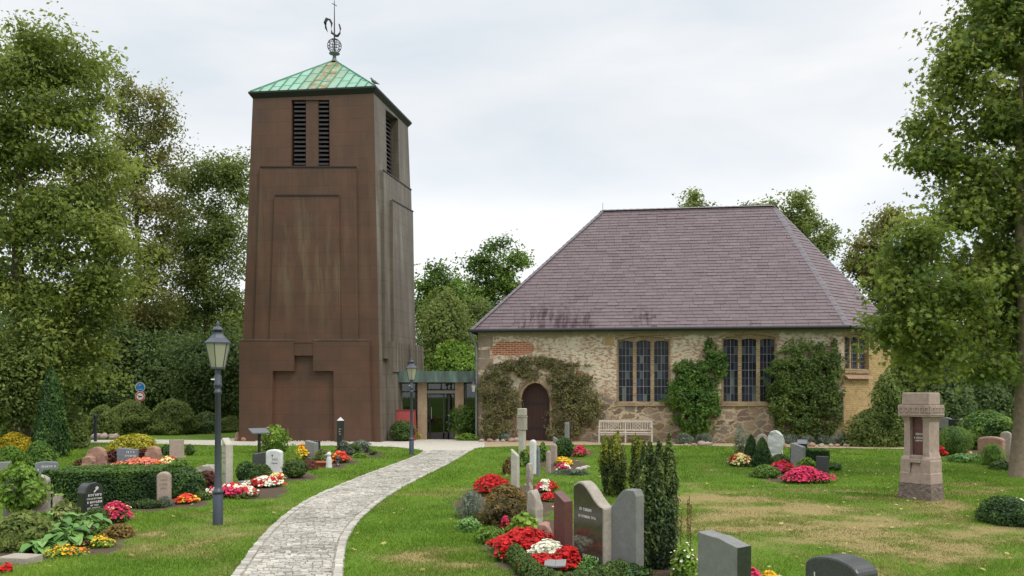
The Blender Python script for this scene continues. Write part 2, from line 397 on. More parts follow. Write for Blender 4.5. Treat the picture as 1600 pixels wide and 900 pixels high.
def pxtree(name, label, px, Y, lobes, leaf, dlobes=None, **k):
    """lobes in pixels at distance Y: (px, py, rx, ry[, dy metres])."""
    base = np.array(((px - 800) / F * Y, Y, 0.0)); L = []
    for l in lobes:
        dy = l[4] if len(l) > 4 else 0.0
        c = A(l[0], l[1], Y + dy) - base; s = (Y + dy) / F
        L.append((c, (l[2] * s, 0.75 * (l[2] + l[3]) / 2 * s, l[3] * s)))
    return tree(name, label, base, L, leaf, **k)

FORM = {
    'dome': lambda z: np.sqrt(np.clip(1 - z ** 2.2, 0, 1)) * (0.86 + 0.14 * sstep(0, 0.25, z)),
    'ball': lambda z: np.sqrt(np.clip(1 - (2 * z - 1) ** 2, 0, 1)) * 0.98 + 0.02,
    'cone': lambda z: np.clip(1 - z, 0, 1) ** 0.58 * (0.75 + 0.25 * sstep(0, 0.15, z)),
    'column': lambda z: (0.80 + 0.20 * sstep(0, 0.3, z)) * np.clip((1 - z) / 0.42, 0, 1) ** 0.6,
    'spread': lambda z: np.clip(0.45 + 0.75 * z, 0, 1) * np.sqrt(np.clip(1 - z ** 4, 0, 1)),
}
def lump(ang, z, seed, amt):
    return 1 + amt * (vnoise(ang * 1.6 + 10, z * 4 + seed, seed) - 0.5) * 2 + amt * 0.6 * (vnoise(ang * 4 + 3, z * 9, seed + 5) - 0.5) * 2
SEED = [0]
def foliage_body(b, w, d, h, form='dome', leaf=0.06, cover=3.2, tpl='leaf', amt=0.30, tint=(0.5, 0.2), core=True, up=0.3, mat=0, c=(0, 0, 0), spiky=0.0, maxn=26000):
    SEED[0] += 1; sd = SEED[0]
    if form == 'box':
        area = 2 * h * (w + d) + w * d; n = int(min(maxn, cover * area / (0.3 * leaf * leaf)))
        fa = RNG.choice(5, n, p=np.array([w * h, w * h, d * h, d * h, w * d]) / area)
        u = RNG.uniform(-1, 1, n); v = RNG.uniform(0, 1, n); dep = RNG.uniform(0, 1, n) ** 1.6 * 0.16
        x = np.where(fa < 2, u * w / 2, np.where(fa < 4, np.where(fa == 2, -1, 1) * w / 2 * (1 - dep), u * w / 2))
        y = np.where(fa < 2, np.where(fa == 0, -1, 1) * d / 2 * (1 - dep), np.where(fa < 4, u * d / 2, RNG.uniform(-1, 1, n) * d / 2))
        z = np.where(fa < 4, v * h, h * (1 - dep * 0.7))
        N0 = np.stack((np.where((fa == 2) | (fa == 3), np.sign(x), 0), np.where(fa < 2, np.sign(y), 0), np.where(fa == 4, 1.0, 0.1)), 1)
        g = 1 + amt * 0.5 * (fbm(x * 3 + sd, z * 3 + y * 2, sd, 2) - 0.5) * 2
        P = np.stack((x * g, y * g, z * (0.93 + 0.14 * fbm(x * 2.5, y * 2.5 + sd, sd + 2, 2))), 1)
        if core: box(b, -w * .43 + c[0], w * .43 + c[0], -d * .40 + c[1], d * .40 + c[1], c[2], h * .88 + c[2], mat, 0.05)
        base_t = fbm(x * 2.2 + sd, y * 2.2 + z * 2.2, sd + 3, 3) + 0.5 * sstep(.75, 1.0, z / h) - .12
    else:
        f = FORM[form]; a = (w + d) / 4
        area = 2 * math.pi * a * h * 0.85; n = int(min(maxn, cover * area / (0.3 * leaf * leaf)))
        zz = RNG.uniform(0, 1, n * 2); zz = zz[RNG.uniform(0, 1, n * 2) < (f(zz) * 0.8 + 0.2)][:n]; n = len(zz)
        an = RNG.uniform(0, 2 * np.pi, n); rr = f(zz) * np.sqrt(RNG.uniform(0.40, 1, n)) * lump(an, zz, sd, amt) * (1 + 1.3 * amt * RNG.uniform(0, 1, n) ** 7)
        P = np.stack((np.cos(an) * rr * w / 2, np.sin(an) * rr * d / 2, zz * h * (1 + amt * 0.4 * (vnoise(an * 2, zz * 3, sd + 9) - 0.5))), 1)
        N0 = np.stack((np.cos(an) / w, np.sin(an) / d, (zz - 0.35) * 1.4 / h), 1)
        base_t = 0.5 + 0.7 * (lump(an, zz, sd, 0.5) - 1)
        if core:
            zc = np.linspace(0, 0.9, 9); prof = [(max(0.001, 0.58 * f(np.array(q)) * w / 2), q * h) for q in zc]
            lathe(b, prof, 12, c, mat, 0.04, True, 0, 1, d / w)
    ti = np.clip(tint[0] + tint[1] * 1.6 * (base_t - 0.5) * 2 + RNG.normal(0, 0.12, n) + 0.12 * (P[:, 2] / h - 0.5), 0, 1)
    ax = None
    if tpl in ('needle', 'spray'): ax = nrm(N0) * 0.5 + np.array((0, 0, 0.9)) + rdir(n) * 0.35
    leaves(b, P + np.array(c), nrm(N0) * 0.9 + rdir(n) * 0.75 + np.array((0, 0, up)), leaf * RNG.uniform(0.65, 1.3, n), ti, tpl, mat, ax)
    return n
def shrub(name, label, cat, px, py, wpx, hpx, leaf, form='dome', size=0.06, depth=None, tpl='leaf', rz=0.0, group=None, Y=None, stems=True, **k):
    p = G(px, py) if Y is None else np.array(((px - 800) / F * Y, Y, 0.0)); s = p[1] / F
    w, h = wpx * s, hpx * s; d = depth or w * 0.85
    if Y is None: p = p + np.array((0, d * 0.35, 0))
    t = thing(name, label, cat, p, rz, group)
    b = MB(); foliage_body(b, w, d, h, form, size, tpl=tpl, **k); b.build('foliage', LEAF[leaf], t)
    if stems:
        sb = MB()
        for q in range(5):
            a = q * 1.3; tube(sb, [(0.06 * w * math.cos(a), 0.06 * d * math.sin(a), -0.03), (0.2 * w * math.cos(a), 0.2 * d * math.sin(a), h * 0.55)], [0.012 + 0.01 * w, 0.006], 5)
        sb.build('stem', BARK, t)
    return t
def flowers(name, label, px, py, wpx, hpx, colours, leaf='box', depth=0.5, size=0.05, bl=0.05, cover=1.0, rz=0.0, group=None, cat='flowers', form='dome', lsize=None, pattern=None, tpl='petal', nleaf=1.6):
    """a bedding plant clump: leaves with blossoms lying over them."""
    p = G(px, py); s = p[1] / F; w, h = wpx * s, max(0.08, hpx * s * 0.92); d = depth
    p = p + np.array((0, d * 0.45, 0)); t = thing(name, label, cat, p, rz, group)
    lb = MB(); foliage_body(lb, w, d, h * 0.9, form, lsize or size, cover=nleaf, amt=0.2); lb.build('foliage', LEAF[leaf], t)
    cl = list(colours.items()); n = int(cover * 1.7 * (w * d * 0.9 + h * (w + d)) / (bl * bl * 0.6)); n = max(24, min(n, 5000))
    f = FORM[form]; SEED[0] += 1; sd = SEED[0]
    zz = RNG.uniform(0.1, 1, n) ** 0.6; an = RNG.uniform(0, 2 * np.pi, n); rr = f(zz) * lump(an, zz, sd, 0.30) * np.sqrt(RNG.uniform(0.45, 1.15, n))
    P = np.stack((np.cos(an) * rr * w / 2, np.sin(an) * rr * d / 2, zz * h * RNG.uniform(0.78, 1.15, n) + 0.01), 1)
    N0 = np.stack((np.cos(an) * 0.7, np.sin(an) * 0.7 - 0.3, 0.7 + zz), 1)
    if pattern == 'bands': sel = (P[:, 0] / w + 0.5 + RNG.normal(0, 0.05, n)) * len(cl)
    else:
        pr = np.cumsum([c[1] for c in cl]) / sum(c[1] for c in cl)
        g = np.clip(0.5 + 1.5 * (fbm(P[:, 0] * 5 + sd, P[:, 1] * 5 + P[:, 2] * 3, sd, 2) - 0.5) + RNG.normal(0, 0.16, n), 0, 0.999)
        sel = np.searchsorted(pr, g)
    sel = np.clip(np.floor(sel), 0, len(cl) - 1).astype(int)
    for i, (cn, _) in enumerate(cl):
        m = sel == i
        if m.sum() < 2: continue
        bb = MB(); leaves(bb, P[m], N0[m] + rdir(m.sum()) * 0.5, bl * RNG.uniform(0.7, 1.35, m.sum()), RNG.uniform(0.1, 1, m.sum()), tpl)
        o = bb.build('blossom', PET[cn], t); o['label'] = cn + ' blossoms'
    return t

# ------------------------------------------------------------------ the ground, the path, the forecourt
FORE_PX = [(130, 691), (250, 694), (330, 696), (430, 697), (560, 696.5), (620, 699), (655, 703), (672, 707), (733, 706), (742, 701), (760, 698.5), (758, 684), (700, 677), (600, 677), (590, 680), (360, 685), (330, 688), (250, 687), (130, 688)]
FORE = np.array([G(*p)[:2] for p in FORE_PX])
SAND = np.array([G(*p)[:2] for p in [(757, 699), (830, 697), (900, 695.5), (1060, 696.5), (1240, 699.5), (1440, 702.5), (1440, 697.5), (1300, 695.5), (1060, 692), (900, 690), (860, 688.5), (810, 688.5), (757, 690)]])
EDGE = [(1000, 292, 530), (960, 320, 533), (925, 345, 535), (900, 362, 537), (870, 383, 538), (845, 402, 542), (815, 432, 560), (790, 464, 587), (770, 503, 616), (750, 551, 652), (735, 590, 682), (722, 626, 708), (712, 652, 724), (704, 664, 736)]
PL = np.array([G(l, y)[:2] for y, l, r in EDGE]); PR = np.array([G(r, y)[:2] for y, l, r in EDGE])
def resample(p, n):
    s = np.concatenate(([0], np.cumsum(np.linalg.norm(np.diff(p, axis=0), axis=1)))); q = np.linspace(0, s[-1], n)
    return np.stack([np.interp(q, s, p[:, i]) for i in range(2)], 1)
def smooth(p, k=9):
    for _ in range(k): p[1:-1] = p[1:-1] * 0.5 + (p[:-2] + p[2:]) * 0.25
    return p
NP = 330
PL, PR = smooth(resample(PL, NP), 60), smooth(resample(PR, NP), 60)
def in_poly(x, y, poly):
    r = np.zeros(x.shape, bool); n = len(poly)
    for i in range(n):
        (x0, y0), (x1, y1) = poly[i], poly[(i + 1) % n]
        c = ((y0 > y) != (y1 > y)) & (x < (x1 - x0) * (y - y0) / (y1 - y0 + 1e-12) + x0); r ^= c
    return r
PATHPOLY = np.concatenate((PL, PR[::-1]))
SOIL = [(40, 842, 78, 38), (130, 838, 70, 32), (150, 806, 55, 22), (190, 788, 120, 11), (290, 783, 40, 8), (375, 768, 72, 13), (440, 745, 55, 9), (500, 722, 55, 10), (555, 710, 45, 6), (215, 725, 70, 10),
        (790, 790, 80, 34), (840, 850, 85, 40), (900, 885, 115, 45), (1000, 895, 110, 30), (785, 772, 40, 9), (875, 726, 38, 9), (900, 708, 30, 6), (1165, 722, 30, 7), (1230, 742, 62, 11), (1500, 705, 60, 7), (1560, 715, 40, 7), (1600, 815, 50, 14), (640, 690, 30, 4), (1310, 692, 120, 3.6), (1095, 690, 60, 3), (800, 688, 45, 2.2)]
DRY = [(290, 850, 110, 35, .55), (250, 800, 90, 14, .3), (420, 790, 90, 14, .16), (690, 880, 90, 25, .6), (690, 770, 60, 10, .42), (1250, 800, 260, 45, .52), (1500, 830, 200, 40, .5), (1400, 870, 250, 40, .55), (1120, 830, 90, 50, .45), (1080, 770, 80, 14, .3), (1520, 770, 60, 10, .3), (1300, 700, 60, 5, .4), (140, 720, 60, 10, .35), (330, 725, 80, 8, .2), (570, 865, 40, 20, .2), (1220, 775, 100, 10, .3)]
def to_px(x, y):
    y = np.maximum(y, 3.0); return 800 + F * x / y, HOR + HC * F / y
def masks(x, y):
    px, py = to_px(x, y)
    d = 0.34 * fbm(x * 0.6, y * 0.45, 3, 4) + 0.66 * fbm(x * 1.5, y * 1.9, 21, 5) - 0.655
    for a, b, c, e, w in DRY: d = d + w * 0.47 * np.exp(-((px - a) / c) ** 2 - ((py - b) / e) ** 2)
    far = np.clip((y - 20) / 12, 0, 1)
    dry = sstep(-0.10, 0.30, d - 0.03 * far) * 0.92
    so = np.zeros(x.shape)
    wob = (fbm(x * 3, y * 3, 7, 3) - 0.5) * 0.7
    for a, b, c, e in SOIL: so = np.maximum(so, sstep(1.12, 0.92, np.sqrt(((px - a) / c) ** 2 + ((py - b) / e) ** 2) + wob))
    so = np.where((y > 60) | (y < 5), 0, so)
    return dry, so
gx = np.concatenate((-np.geomspace(600, 20.5, 26), np.arange(-20, 20.01, 0.125), np.geomspace(20.5, 600, 26)))
gy = np.concatenate((-np.geomspace(200, 1, 10), np.arange(0, 7, 1.0), np.arange(7, 40.01, 0.125), np.geomspace(40.6, 900, 30)))
XX, YY = np.meshgrid(gx, gy); nx, ny = len(gx), len(gy)
ZZ = (fbm(XX * 0.8, YY * 0.8, 5, 3) - 0.5) * 0.035
inp = in_poly(XX, YY, PATHPOLY) | in_poly(XX, YY, FORE) | in_poly(XX, YY, SAND)
ZZ = np.where(inp, -0.012, np.minimum(ZZ, 0.008)) * (np.abs(XX) < 22) * (YY < 41)
b = MB()
ii = (np.arange(ny - 1)[:, None] * nx + np.arange(nx - 1)[None]).ravel()
b.add(np.stack((XX.ravel(), YY.ravel(), ZZ.ravel()), 1), np.stack((ii, ii + 1, ii + nx + 1, ii + nx), 1), 0, 0, True)
dry, so = masks(XX, YY)
k = NT('lawn soil and turf'); o = k.obj()
n1 = k.noise(o, 26, 4, 0.7); n2 = k.noise(o, 3.2, 4)
gr = k.mix(k.ramp(n1, [(0.3, 0.0), (0.7, 1.0)]), (0.055, 0.105, 0.012), (0.135, 0.225, 0.028))
dr = k.mix(k.ramp(n1, [(0.3, 0.0), (0.7, 1.0)]), (0.175, 0.135, 0.058), (0.36, 0.27, 0.125))
c = k.mix(k.attr('dry'), gr, dr)
c = k.mix(k.attr('soil'), c, k.mix(n1, (0.045, 0.032, 0.022), (0.13, 0.095, 0.065)))
k.bump(n1, 0.5, 0.02)
M_LAWN = k.fin(c, 0.95, 0, 0.1)
gobj = b.build('ground', M_LAWN); gobj['kind'] = 'structure'
for nm, arr in (('dry', dry), ('soil', so)):
    at = gobj.data.attributes.new(nm, 'FLOAT', 'POINT'); at.data.foreach_set('value', arr.astype(np.float32).ravel())

# short grass blades: nobody could count them
k = NT('grass blades')
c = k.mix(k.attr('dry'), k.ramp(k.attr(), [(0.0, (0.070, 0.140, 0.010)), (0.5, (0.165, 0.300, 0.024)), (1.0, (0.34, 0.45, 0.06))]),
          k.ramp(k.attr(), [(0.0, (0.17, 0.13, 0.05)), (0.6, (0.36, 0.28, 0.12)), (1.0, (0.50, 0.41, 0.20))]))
k.fin(c, 0.7, 0, 0.2)
tr = k.n('ShaderNodeBsdfTranslucent'); k.l(c, tr.inputs[0]); mx = k.n('ShaderNodeMixShader'); mx.inputs[0].default_value = 0.3
k.l(k.p.outputs[0], mx.inputs[1]); k.l(tr.outputs[0], mx.inputs[2]); k.l(mx.outputs[0], k.out.inputs[0])
M_BLADE = k.m
NB = 760000
yv = 8.3 * (36 / 8.3) ** (RNG.uniform(0, 1, NB) ** 1.12); xv = RNG.uniform(-0.84, 0.84, NB) * (yv + 1.5)
dv, sv = masks(xv, yv)
wj = (fbm(xv * 4, yv * 4, 91, 3) - 0.5) * 0.22
keep = ~(in_poly(xv + wj, yv + wj, PATHPOLY) | in_poly(xv, yv, FORE) | in_poly(xv, yv, SAND)) & (sv < RNG.uniform(0.25, 0.7, NB)) & ((dv < 0.7) | (RNG.uniform(0, 1, NB) < 0.38)) & (yv < 33.5)
xv, yv, dv = xv[keep], yv[keep], dv[keep]; n = len(xv)
tuft = fbm(xv * 1.8, yv * 1.8, 31, 3); hh = (0.018 + 0.05 * np.clip(tuft - 0.25, 0, 1)) * RNG.uniform(0.6, 1.5, n) * (1 - 0.5 * dv) * (0.9 + yv / 60); ww = 0.0042 * (yv / 8.5) ** 0.75
an = RNG.uniform(0, 2 * np.pi, n); ln = RNG.normal(0, 0.55, (n, 2)) * hh[:, None]
B0 = np.stack((xv - np.cos(an) * ww, yv - np.sin(an) * ww, np.full(n, -0.005)), 1); B1 = np.stack((xv + np.cos(an) * ww, yv + np.sin(an) * ww, np.full(n, -0.005)), 1)
T0 = np.stack((xv + ln[:, 0], yv + ln[:, 1], hh), 1)
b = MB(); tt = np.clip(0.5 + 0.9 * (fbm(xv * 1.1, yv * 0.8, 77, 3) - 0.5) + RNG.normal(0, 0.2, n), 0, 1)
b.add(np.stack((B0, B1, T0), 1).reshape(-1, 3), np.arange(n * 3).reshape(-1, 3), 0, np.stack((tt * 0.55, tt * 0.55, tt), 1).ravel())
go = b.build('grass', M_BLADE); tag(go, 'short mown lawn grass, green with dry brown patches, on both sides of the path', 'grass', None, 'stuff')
at = go.data.attributes.new('dry', 'FLOAT', 'POINT'); at.data.foreach_set('value', np.repeat(np.clip(dv + RNG.normal(0, 0.12, n), 0, 1), 3).astype(np.float32))

# cobbled path: a bed with real cobbles and a border course of longer setts on both sides
k = NT('path joints'); o = k.obj(); M_JOINT = k.fin(k.mix(k.noise(o, 30, 4, 0.7), (0.19, 0.17, 0.135), (0.38, 0.345, 0.28)), 0.95, 0, 0.1)
k = NT('pale granite cobbles'); o = k.obj()
c = k.ramp(k.attr(), [(0.0, (0.25, 0.23, 0.19)), (0.35, (0.38, 0.355, 0.305)), (0.7, (0.49, 0.46, 0.40)), (1.0, (0.60, 0.555, 0.46))])
c = k.mix(0.5, c, k.ramp(k.noise(o, 42, 4, 0.7), [(0.3, 0.55), (0.7, 1.0)]), 'MULTIPLY')
k.bump(k.noise(o, 35, 4), 0.5, 0.01); M_COB = k.fin(c, 0.8, 0, 0.3)
b = MB()
f = [(i, i + 1, NP + i + 1, NP + i) for i in range(NP - 1)][::1]
b.add(np.concatenate((np.c_[PR, np.full(NP, 0.006)], np.c_[PL, np.full(NP, 0.006)])), f)
path = b.build('path', M_JOINT); path['kind'] = 'structure'
def stone(b, q, h, tint, ins=0.14):
    q = np.asarray(q); c = q.mean(0); top = c + (q - c) * (1 - ins); qq = c + (q - c) * 0.99
    V = np.concatenate((np.c_[qq, np.full(4, 0.002)], np.c_[qq * 0.5 + top * 0.5, np.full(4, h * 0.8)], np.c_[top, h + RNG.normal(0, 0.0025, 4)]))
    b.add(V, [(0, 1, 5, 4), (1, 2, 6, 5), (2, 3, 7, 6), (3, 0, 4, 7), (4, 5, 9, 8), (5, 6, 10, 9), (6, 7, 11, 10), (7, 4, 8, 11), (8, 9, 10, 11)], 0, tint)
CL = (PL + PR) / 2; sC = np.concatenate(([0], np.cumsum(np.linalg.norm(np.diff(CL, axis=0), axis=1))))
def at_path(s, w):
    l = np.array([np.interp(s, sC, PL[:, i]) for i in range(2)]); r = np.array([np.interp(s, sC, PR[:, i]) for i in range(2)]); return l + (r - l) * w
b = MB(); s = 0.0
while s < sC[-1] - 0.2:
    ds = RNG.uniform(0.06, 0.10); W = np.linalg.norm(at_path(s, 1) - at_path(s, 0)); e = 0.13 / W; w = e
    tw = RNG.normal(0, 0.012)
    while w < 1 - e - 0.02:
        dw = min(RNG.uniform(0.06, 0.15) / W, 1 - e - w); g = 0.004 / W; j = RNG.normal(0, 0.013, 4)
        q = [at_path(s + 0.006 + j[0] + tw, w + g), at_path(s + 0.006 + j[1] + tw, w + dw - g), at_path(s + ds + j[2] + tw, w + dw - g), at_path(s + ds + j[3] + tw, w + g)]
        cc = np.mean(q, 0); ti = np.clip(0.45 + 0.8 * (fbm(cc[:1] * 2, cc[1:] * 2, 9, 2)[0] - 0.5) + RNG.normal(0, 0.17), 0, 1)
        stone(b, q, 0.024 + RNG.normal(0, 0.004), ti); w += dw
    s += ds
for side in (0, 1):
    s = 0.0
    while s < sC[-1] - 0.3:
        ds = RNG.uniform(0.13, 0.2); W = np.linalg.norm(at_path(s, 1) - at_path(s, 0)); w0, w1 = (0.005 / W, 0.115 / W) if side == 0 else (1 - 0.115 / W, 1 - 0.005 / W)
        q = [at_path(s + 0.006, w0), at_path(s + 0.006, w1), at_path(s + ds, w1), at_path(s + ds, w0)]
        stone(b, q + RNG.normal(0, .006, (4, 2)), 0.028 + RNG.normal(0, 0.004), np.clip(RNG.normal(0.52, 0.17), 0, 1), 0.12); s += ds
cobs = b.build('path_cobbles', M_COB); cobs['kind'] = 'structure'
k = NT('forecourt gravel'); o = k.obj(); v = k.voro(o, 38, 'F1', 'Color'); n1 = k.noise(o, 1.5, 4)
c = k.mix(k.xyz(v)[0], (0.36, 0.335, 0.29), (0.62, 0.585, 0.51)); c = k.mix(k.math('MULTIPLY', n1, 0.4), c, (0.42, 0.36, 0.27))
k.bump(k.voro(o, 38), 0.6, 0.01); M_GRAV = k.fin(c, 0.9, 0, 0.2)
b = MB(); tri = tessellate_polygon([[Vector((p[0], p[1], 0)) for p in FORE]])
b.add([(p[0], p[1], 0.0065) for p in FORE], [tuple(t) for t in tri]); fo = b.build('forecourt', M_GRAV); fo['kind'] = 'structure'
k = NT('sandy garden path'); o = k.obj(); M_SAND = k.fin(k.mix(k.noise(o, 12, 6, 0.7), (0.26, 0.19, 0.12), (0.46, 0.36, 0.25)), 0.95, 0, 0.1)
b = MB(); tri = tessellate_polygon([[Vector((p[0], p[1], 0)) for p in SAND]])
b.add([(p[0], p[1], 0.0105) for p in SAND], [tuple(t) for t in tri]); sa_p = b.build('garden_path', M_SAND); sa_p['kind'] = 'structure'
# flip check: make sheets face up
for ob in (path, fo, cobs, gobj, sa_p):
    me = ob.data
    if sum(p.normal.z * p.area for p in me.polygons[:400]) < 0: me.flip_normals()

# ------------------------------------------------------------------ the bell tower
def copper(name, streak):
    k = NT(name); o = k.obj(); xx = k.xyz(o)
    hz = k.math('ADD', xx[0], xx[1])
    st = k.comb(k.math('MULTIPLY', hz, 1.0), k.math('MULTIPLY', xx[2], 0.10), 0.0)
    n1 = k.noise(st, 2.6, 5, 0.65); n2 = k.noise(o, 0.75, 5, 0.65); n3 = k.noise(st, 9, 4, 0.7)
    c = k.ramp(n2, [(0.3, (0.078, 0.043, 0.028)), (0.5, (0.096, 0.049, 0.030)), (0.7, (0.124, 0.057, 0.034))])
    hgt = k.math('MULTIPLY', k.ramp(k.math('DIVIDE', xx[2], 15.0), [(0.28, 0.15), (0.45, 0.75), (0.72, 0.75), (0.86, 0.25)]), 1.0)
    c = k.mix(k.math('MULTIPLY', k.math('MULTIPLY', k.ramp(n1, [(0.47, 0.0), (0.62, 0.9)]), hgt), streak), c, (0.175, 0.130, 0.075))
    c = k.mix(k.math('MULTIPLY', k.ramp(n3, [(0.5, 0.0), (0.8, 0.16)]), 1.0), c, (0.045, 0.030, 0.026))
    bc, bf = k.brick(k.comb(hz, xx[2]), 1.35, 0.56, 0.012, (1, 1, 1), (0.88, 0.89, 0.88), (0.62, 0.62, 0.62))
    c = k.mix(0.6, c, bc, 'MULTIPLY')
    k.bump(k.math('ADD', k.math('MULTIPLY', bf, -0.6), k.math('MULTIPLY', n3, 0.3)), 0.35, 0.02)
    return k.fin(c, 0.62, 0.0, 0.35)
M_COP, M_COPS = copper('brown weathered copper', 0.35), copper('streaked brown weathered copper', 0.75)
k = NT('grey green weathered copper'); o = k.obj(); xx = k.xyz(o)  # patina greyer than the front, with sky light painted into its colour
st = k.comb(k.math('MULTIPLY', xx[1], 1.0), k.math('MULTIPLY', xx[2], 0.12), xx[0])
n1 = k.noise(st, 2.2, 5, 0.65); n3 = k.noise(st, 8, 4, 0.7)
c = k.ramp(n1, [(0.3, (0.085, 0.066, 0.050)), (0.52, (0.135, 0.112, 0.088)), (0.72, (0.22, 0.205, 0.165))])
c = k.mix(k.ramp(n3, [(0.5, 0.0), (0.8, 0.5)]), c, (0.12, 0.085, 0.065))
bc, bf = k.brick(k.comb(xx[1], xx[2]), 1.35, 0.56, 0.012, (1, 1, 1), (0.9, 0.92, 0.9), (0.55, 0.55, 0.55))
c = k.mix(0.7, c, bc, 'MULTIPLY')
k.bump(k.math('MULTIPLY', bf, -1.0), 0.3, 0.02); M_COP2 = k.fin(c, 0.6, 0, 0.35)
M_DARK = m_plain('dark metal trim', (0.018, 0.017, 0.018), 0.5)
M_LOUV = m_plain('louvre slats', (0.040, 0.034, 0.035), 0.55)
M_VOID = m_plain('dark interior', (0.006, 0.006, 0.007), 0.9, 0, 0.1)
k = NT('verdigris copper roof'); o = k.obj(); a = k.attr(); n1 = k.noise(o, 1.6, 5, 0.65)
c = k.mix(n1, (0.19, 0.37, 0.275), (0.33, 0.49, 0.385)); c = k.mix(0.25, c, k.ramp(a, [(0, 0.65), (1, 1.15)]), 'MULTIPLY')
rust = k.math('MULTIPLY', k.attr('rust'), k.ramp(k.noise(o, 3, 5, 0.7), [(0.35, 0.0), (0.6, 1.0)]))
c = k.mix(rust, c, (0.26, 0.17, 0.06)); M_VERD = k.fin(c, 0.7, 0, 0.3)
M_SEAM = m_plain('verdigris seam', (0.10, 0.26, 0.18), 0.7)

TN = np.array(((584 - 800) / F * 34.6, 34.6))                       # near corner of the eave in plan
fa, sa = math.radians(7.0), math.radians(11.0)
TL = TN + 5.27 * np.array((-math.cos(fa), math.sin(fa))); TR = TN + 4.55 * np.array((math.sin(sa), math.cos(sa))); TB = TL + TR - TN
tc = (TL + TR) / 2
BN = tc + (TN - tc) * 1.165; BL = tc + (TL - tc) * 1.165; BR = tc + (TR - tc) * 1.165; BB = tc + (TB - tc) * 1.165
TH = HC + (HOR - 146) / F * 34.6                                     # top of the wall
tower = thing('bell_tower', 'tall tapering brown copper clad bell tower with green pyramid roof and louvred openings', 'tower', (tc[0], tc[1], 0))
T0v = np.array((tc[0], tc[1], 0.0))
def z3(p, z): return np.array((p[0], p[1], z))
q0 = [z3(p, -0.1) for p in (BL, BN, BR, BB)]; q1 = [z3(p, TH) for p in (TL, TN, TR, TB)]
FN = nrm(np.cross(q0[1] - q0[0], q1[0] - q0[0])); FP = q0[0]          # front plane
RN_ = nrm(np.cross(q0[2] - q0[1], q1[1] - q0[1])); RP = q0[1]         # right plane
if FN[1] > 0: FN = -FN
if RN_[0] < 0: RN_ = -RN_
def fpt(px, py): return on_plane(px, py, FP, FN)
def rpt(px, py): return on_plane(px, py, RP, RN_)
# shaft with two real openings
def plane_axes(p0, n):
    x = nrm(np.cross((0, 0, 1.0), n)); return x, nrm(np.cross(n, x))
def holed_face(b, corners, holes, p0, n, depth, mat=0, mrev=0):
    x, y = plane_axes(p0, n); to2 = lambda p: (float(np.dot(p - p0, x)), float(np.dot(p - p0, y)))
    t3 = lambda u, v: p0 + u * x + v * y
    t3d = lambda u, v: p0 + u * x + v * y - n * depth
    h2 = [[to2(p) for p in h] for h in holes]
    sheet_holes(b, [to2(p) for p in corners], h2, t3, mat)
    for h in h2: reveal(b, h, t3, t3d, mrev)
    return x, y
b = MB()
LF = [fpt(455, 259), fpt(515, 259), fpt(514.5, 156), fpt(455.5, 156)]
LR = [rpt(604.5, 270), rpt(624, 287), rpt(622, 186), rpt(602.5, 171)]
holed_face(b, [q0[0], q0[1], q1[1], q1[0]], [LF], FP, FN, 0.5)
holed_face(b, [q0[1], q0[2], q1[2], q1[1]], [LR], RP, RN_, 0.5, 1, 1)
b.add(np.array([q0[2], q0[3], q1[3], q1[2], q0[0], q1[0]]), [(0, 1, 2, 3), (1, 4, 5, 2)], 0)
b.add(q1, [(0, 1, 2, 3)], 0)
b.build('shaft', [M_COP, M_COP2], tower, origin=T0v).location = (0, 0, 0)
def on_tower(b, name, mats):
    o = b.build(name, mats, tower, origin=T0v); o.location = (0, 0, 0); return o
# louvres: back plate, slats, centre mullion
for (L4, n, hw, m0, m1) in ((LF, FN, 13, 0.37, 0.70), (LR, RN_, 13, None, None)):
    L4 = [np.array(p) for p in L4]
    P = lambda s, t, d: (L4[0] * (1 - s) + L4[1] * s) * (1 - t) + (L4[3] * (1 - s) + L4[2] * s) * t - n * d
    b = MB(); b.add([P(0, 0, .49), P(1, 0, .49), P(1, 1, .49), P(0, 1, .49)], [(0, 1, 2, 3)]); on_tower(b, 'louvre_back', M_VOID)
    b = MB()
    if m0: hexa(b, [P(m0, 0, .06), P(m1, 0, .06), P(m1, 0, .4), P(m0, 0, .4)], [P(m0, 1, .06), P(m1, 1, .06), P(m1, 1, .4), P(m0, 1, .4)])
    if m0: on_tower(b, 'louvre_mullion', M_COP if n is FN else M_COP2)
    d0 = .05 if m0 else .30
    for s0, s1 in (((0.06, m0 - 0.01), (m1 + 0.01, 0.97)) if m0 else ((0.02, 0.98),)):
        b = MB()
        for i in range(15):
            t = (i + 0.3) / 15
            hexa(b, [P(s0, t, d0), P(s1, t, d0), P(s1, t + .035, d0 + .17), P(s0, t + .035, d0 + .17)], [P(s0, t + .022, d0), P(s1, t + .022, d0), P(s1, t + .057, d0 + .17), P(s0, t + .057, d0 + .17)])
        on_tower(b, 'louvre', M_LOUV)
def panel(name, pts, f, n, off, mat, base=0.0):
    p = [f(*q) + n * base for q in pts]; b = MB(); extrude(b, p, n * (off - base), 0); o_ = on_tower(b, name, mat)
    if len(pts) == 4 and name.endswith('panel'):                    # thin dark bar along the panel's top
        e = MB(); q = [v + n * (off - base) for v in p]; i = 3 if f is fpt else 2
        bar(e, q[2] + n * .006, q[3] + n * .006, .05)
        e = e.build('panel_edge', M_DARK, o_, origin=T0v); e.location = (0, 0, 0)
    return o_
panel('outer_panel', [(399, 536), (560.5, 536), (558, 262), (408, 262)], fpt, FN, 0.11, M_COP)
panel('inner_panel', [(424, 536), (534.5, 536), (532, 307), (432, 307)], fpt, FN, 0.19, M_COPS, 0.112)
panel('base_belt', [(377, 690), (377, 533), (462, 533), (462, 580), (429, 580), (427, 690)], fpt, FN, 0.20, M_COP, 0.002)
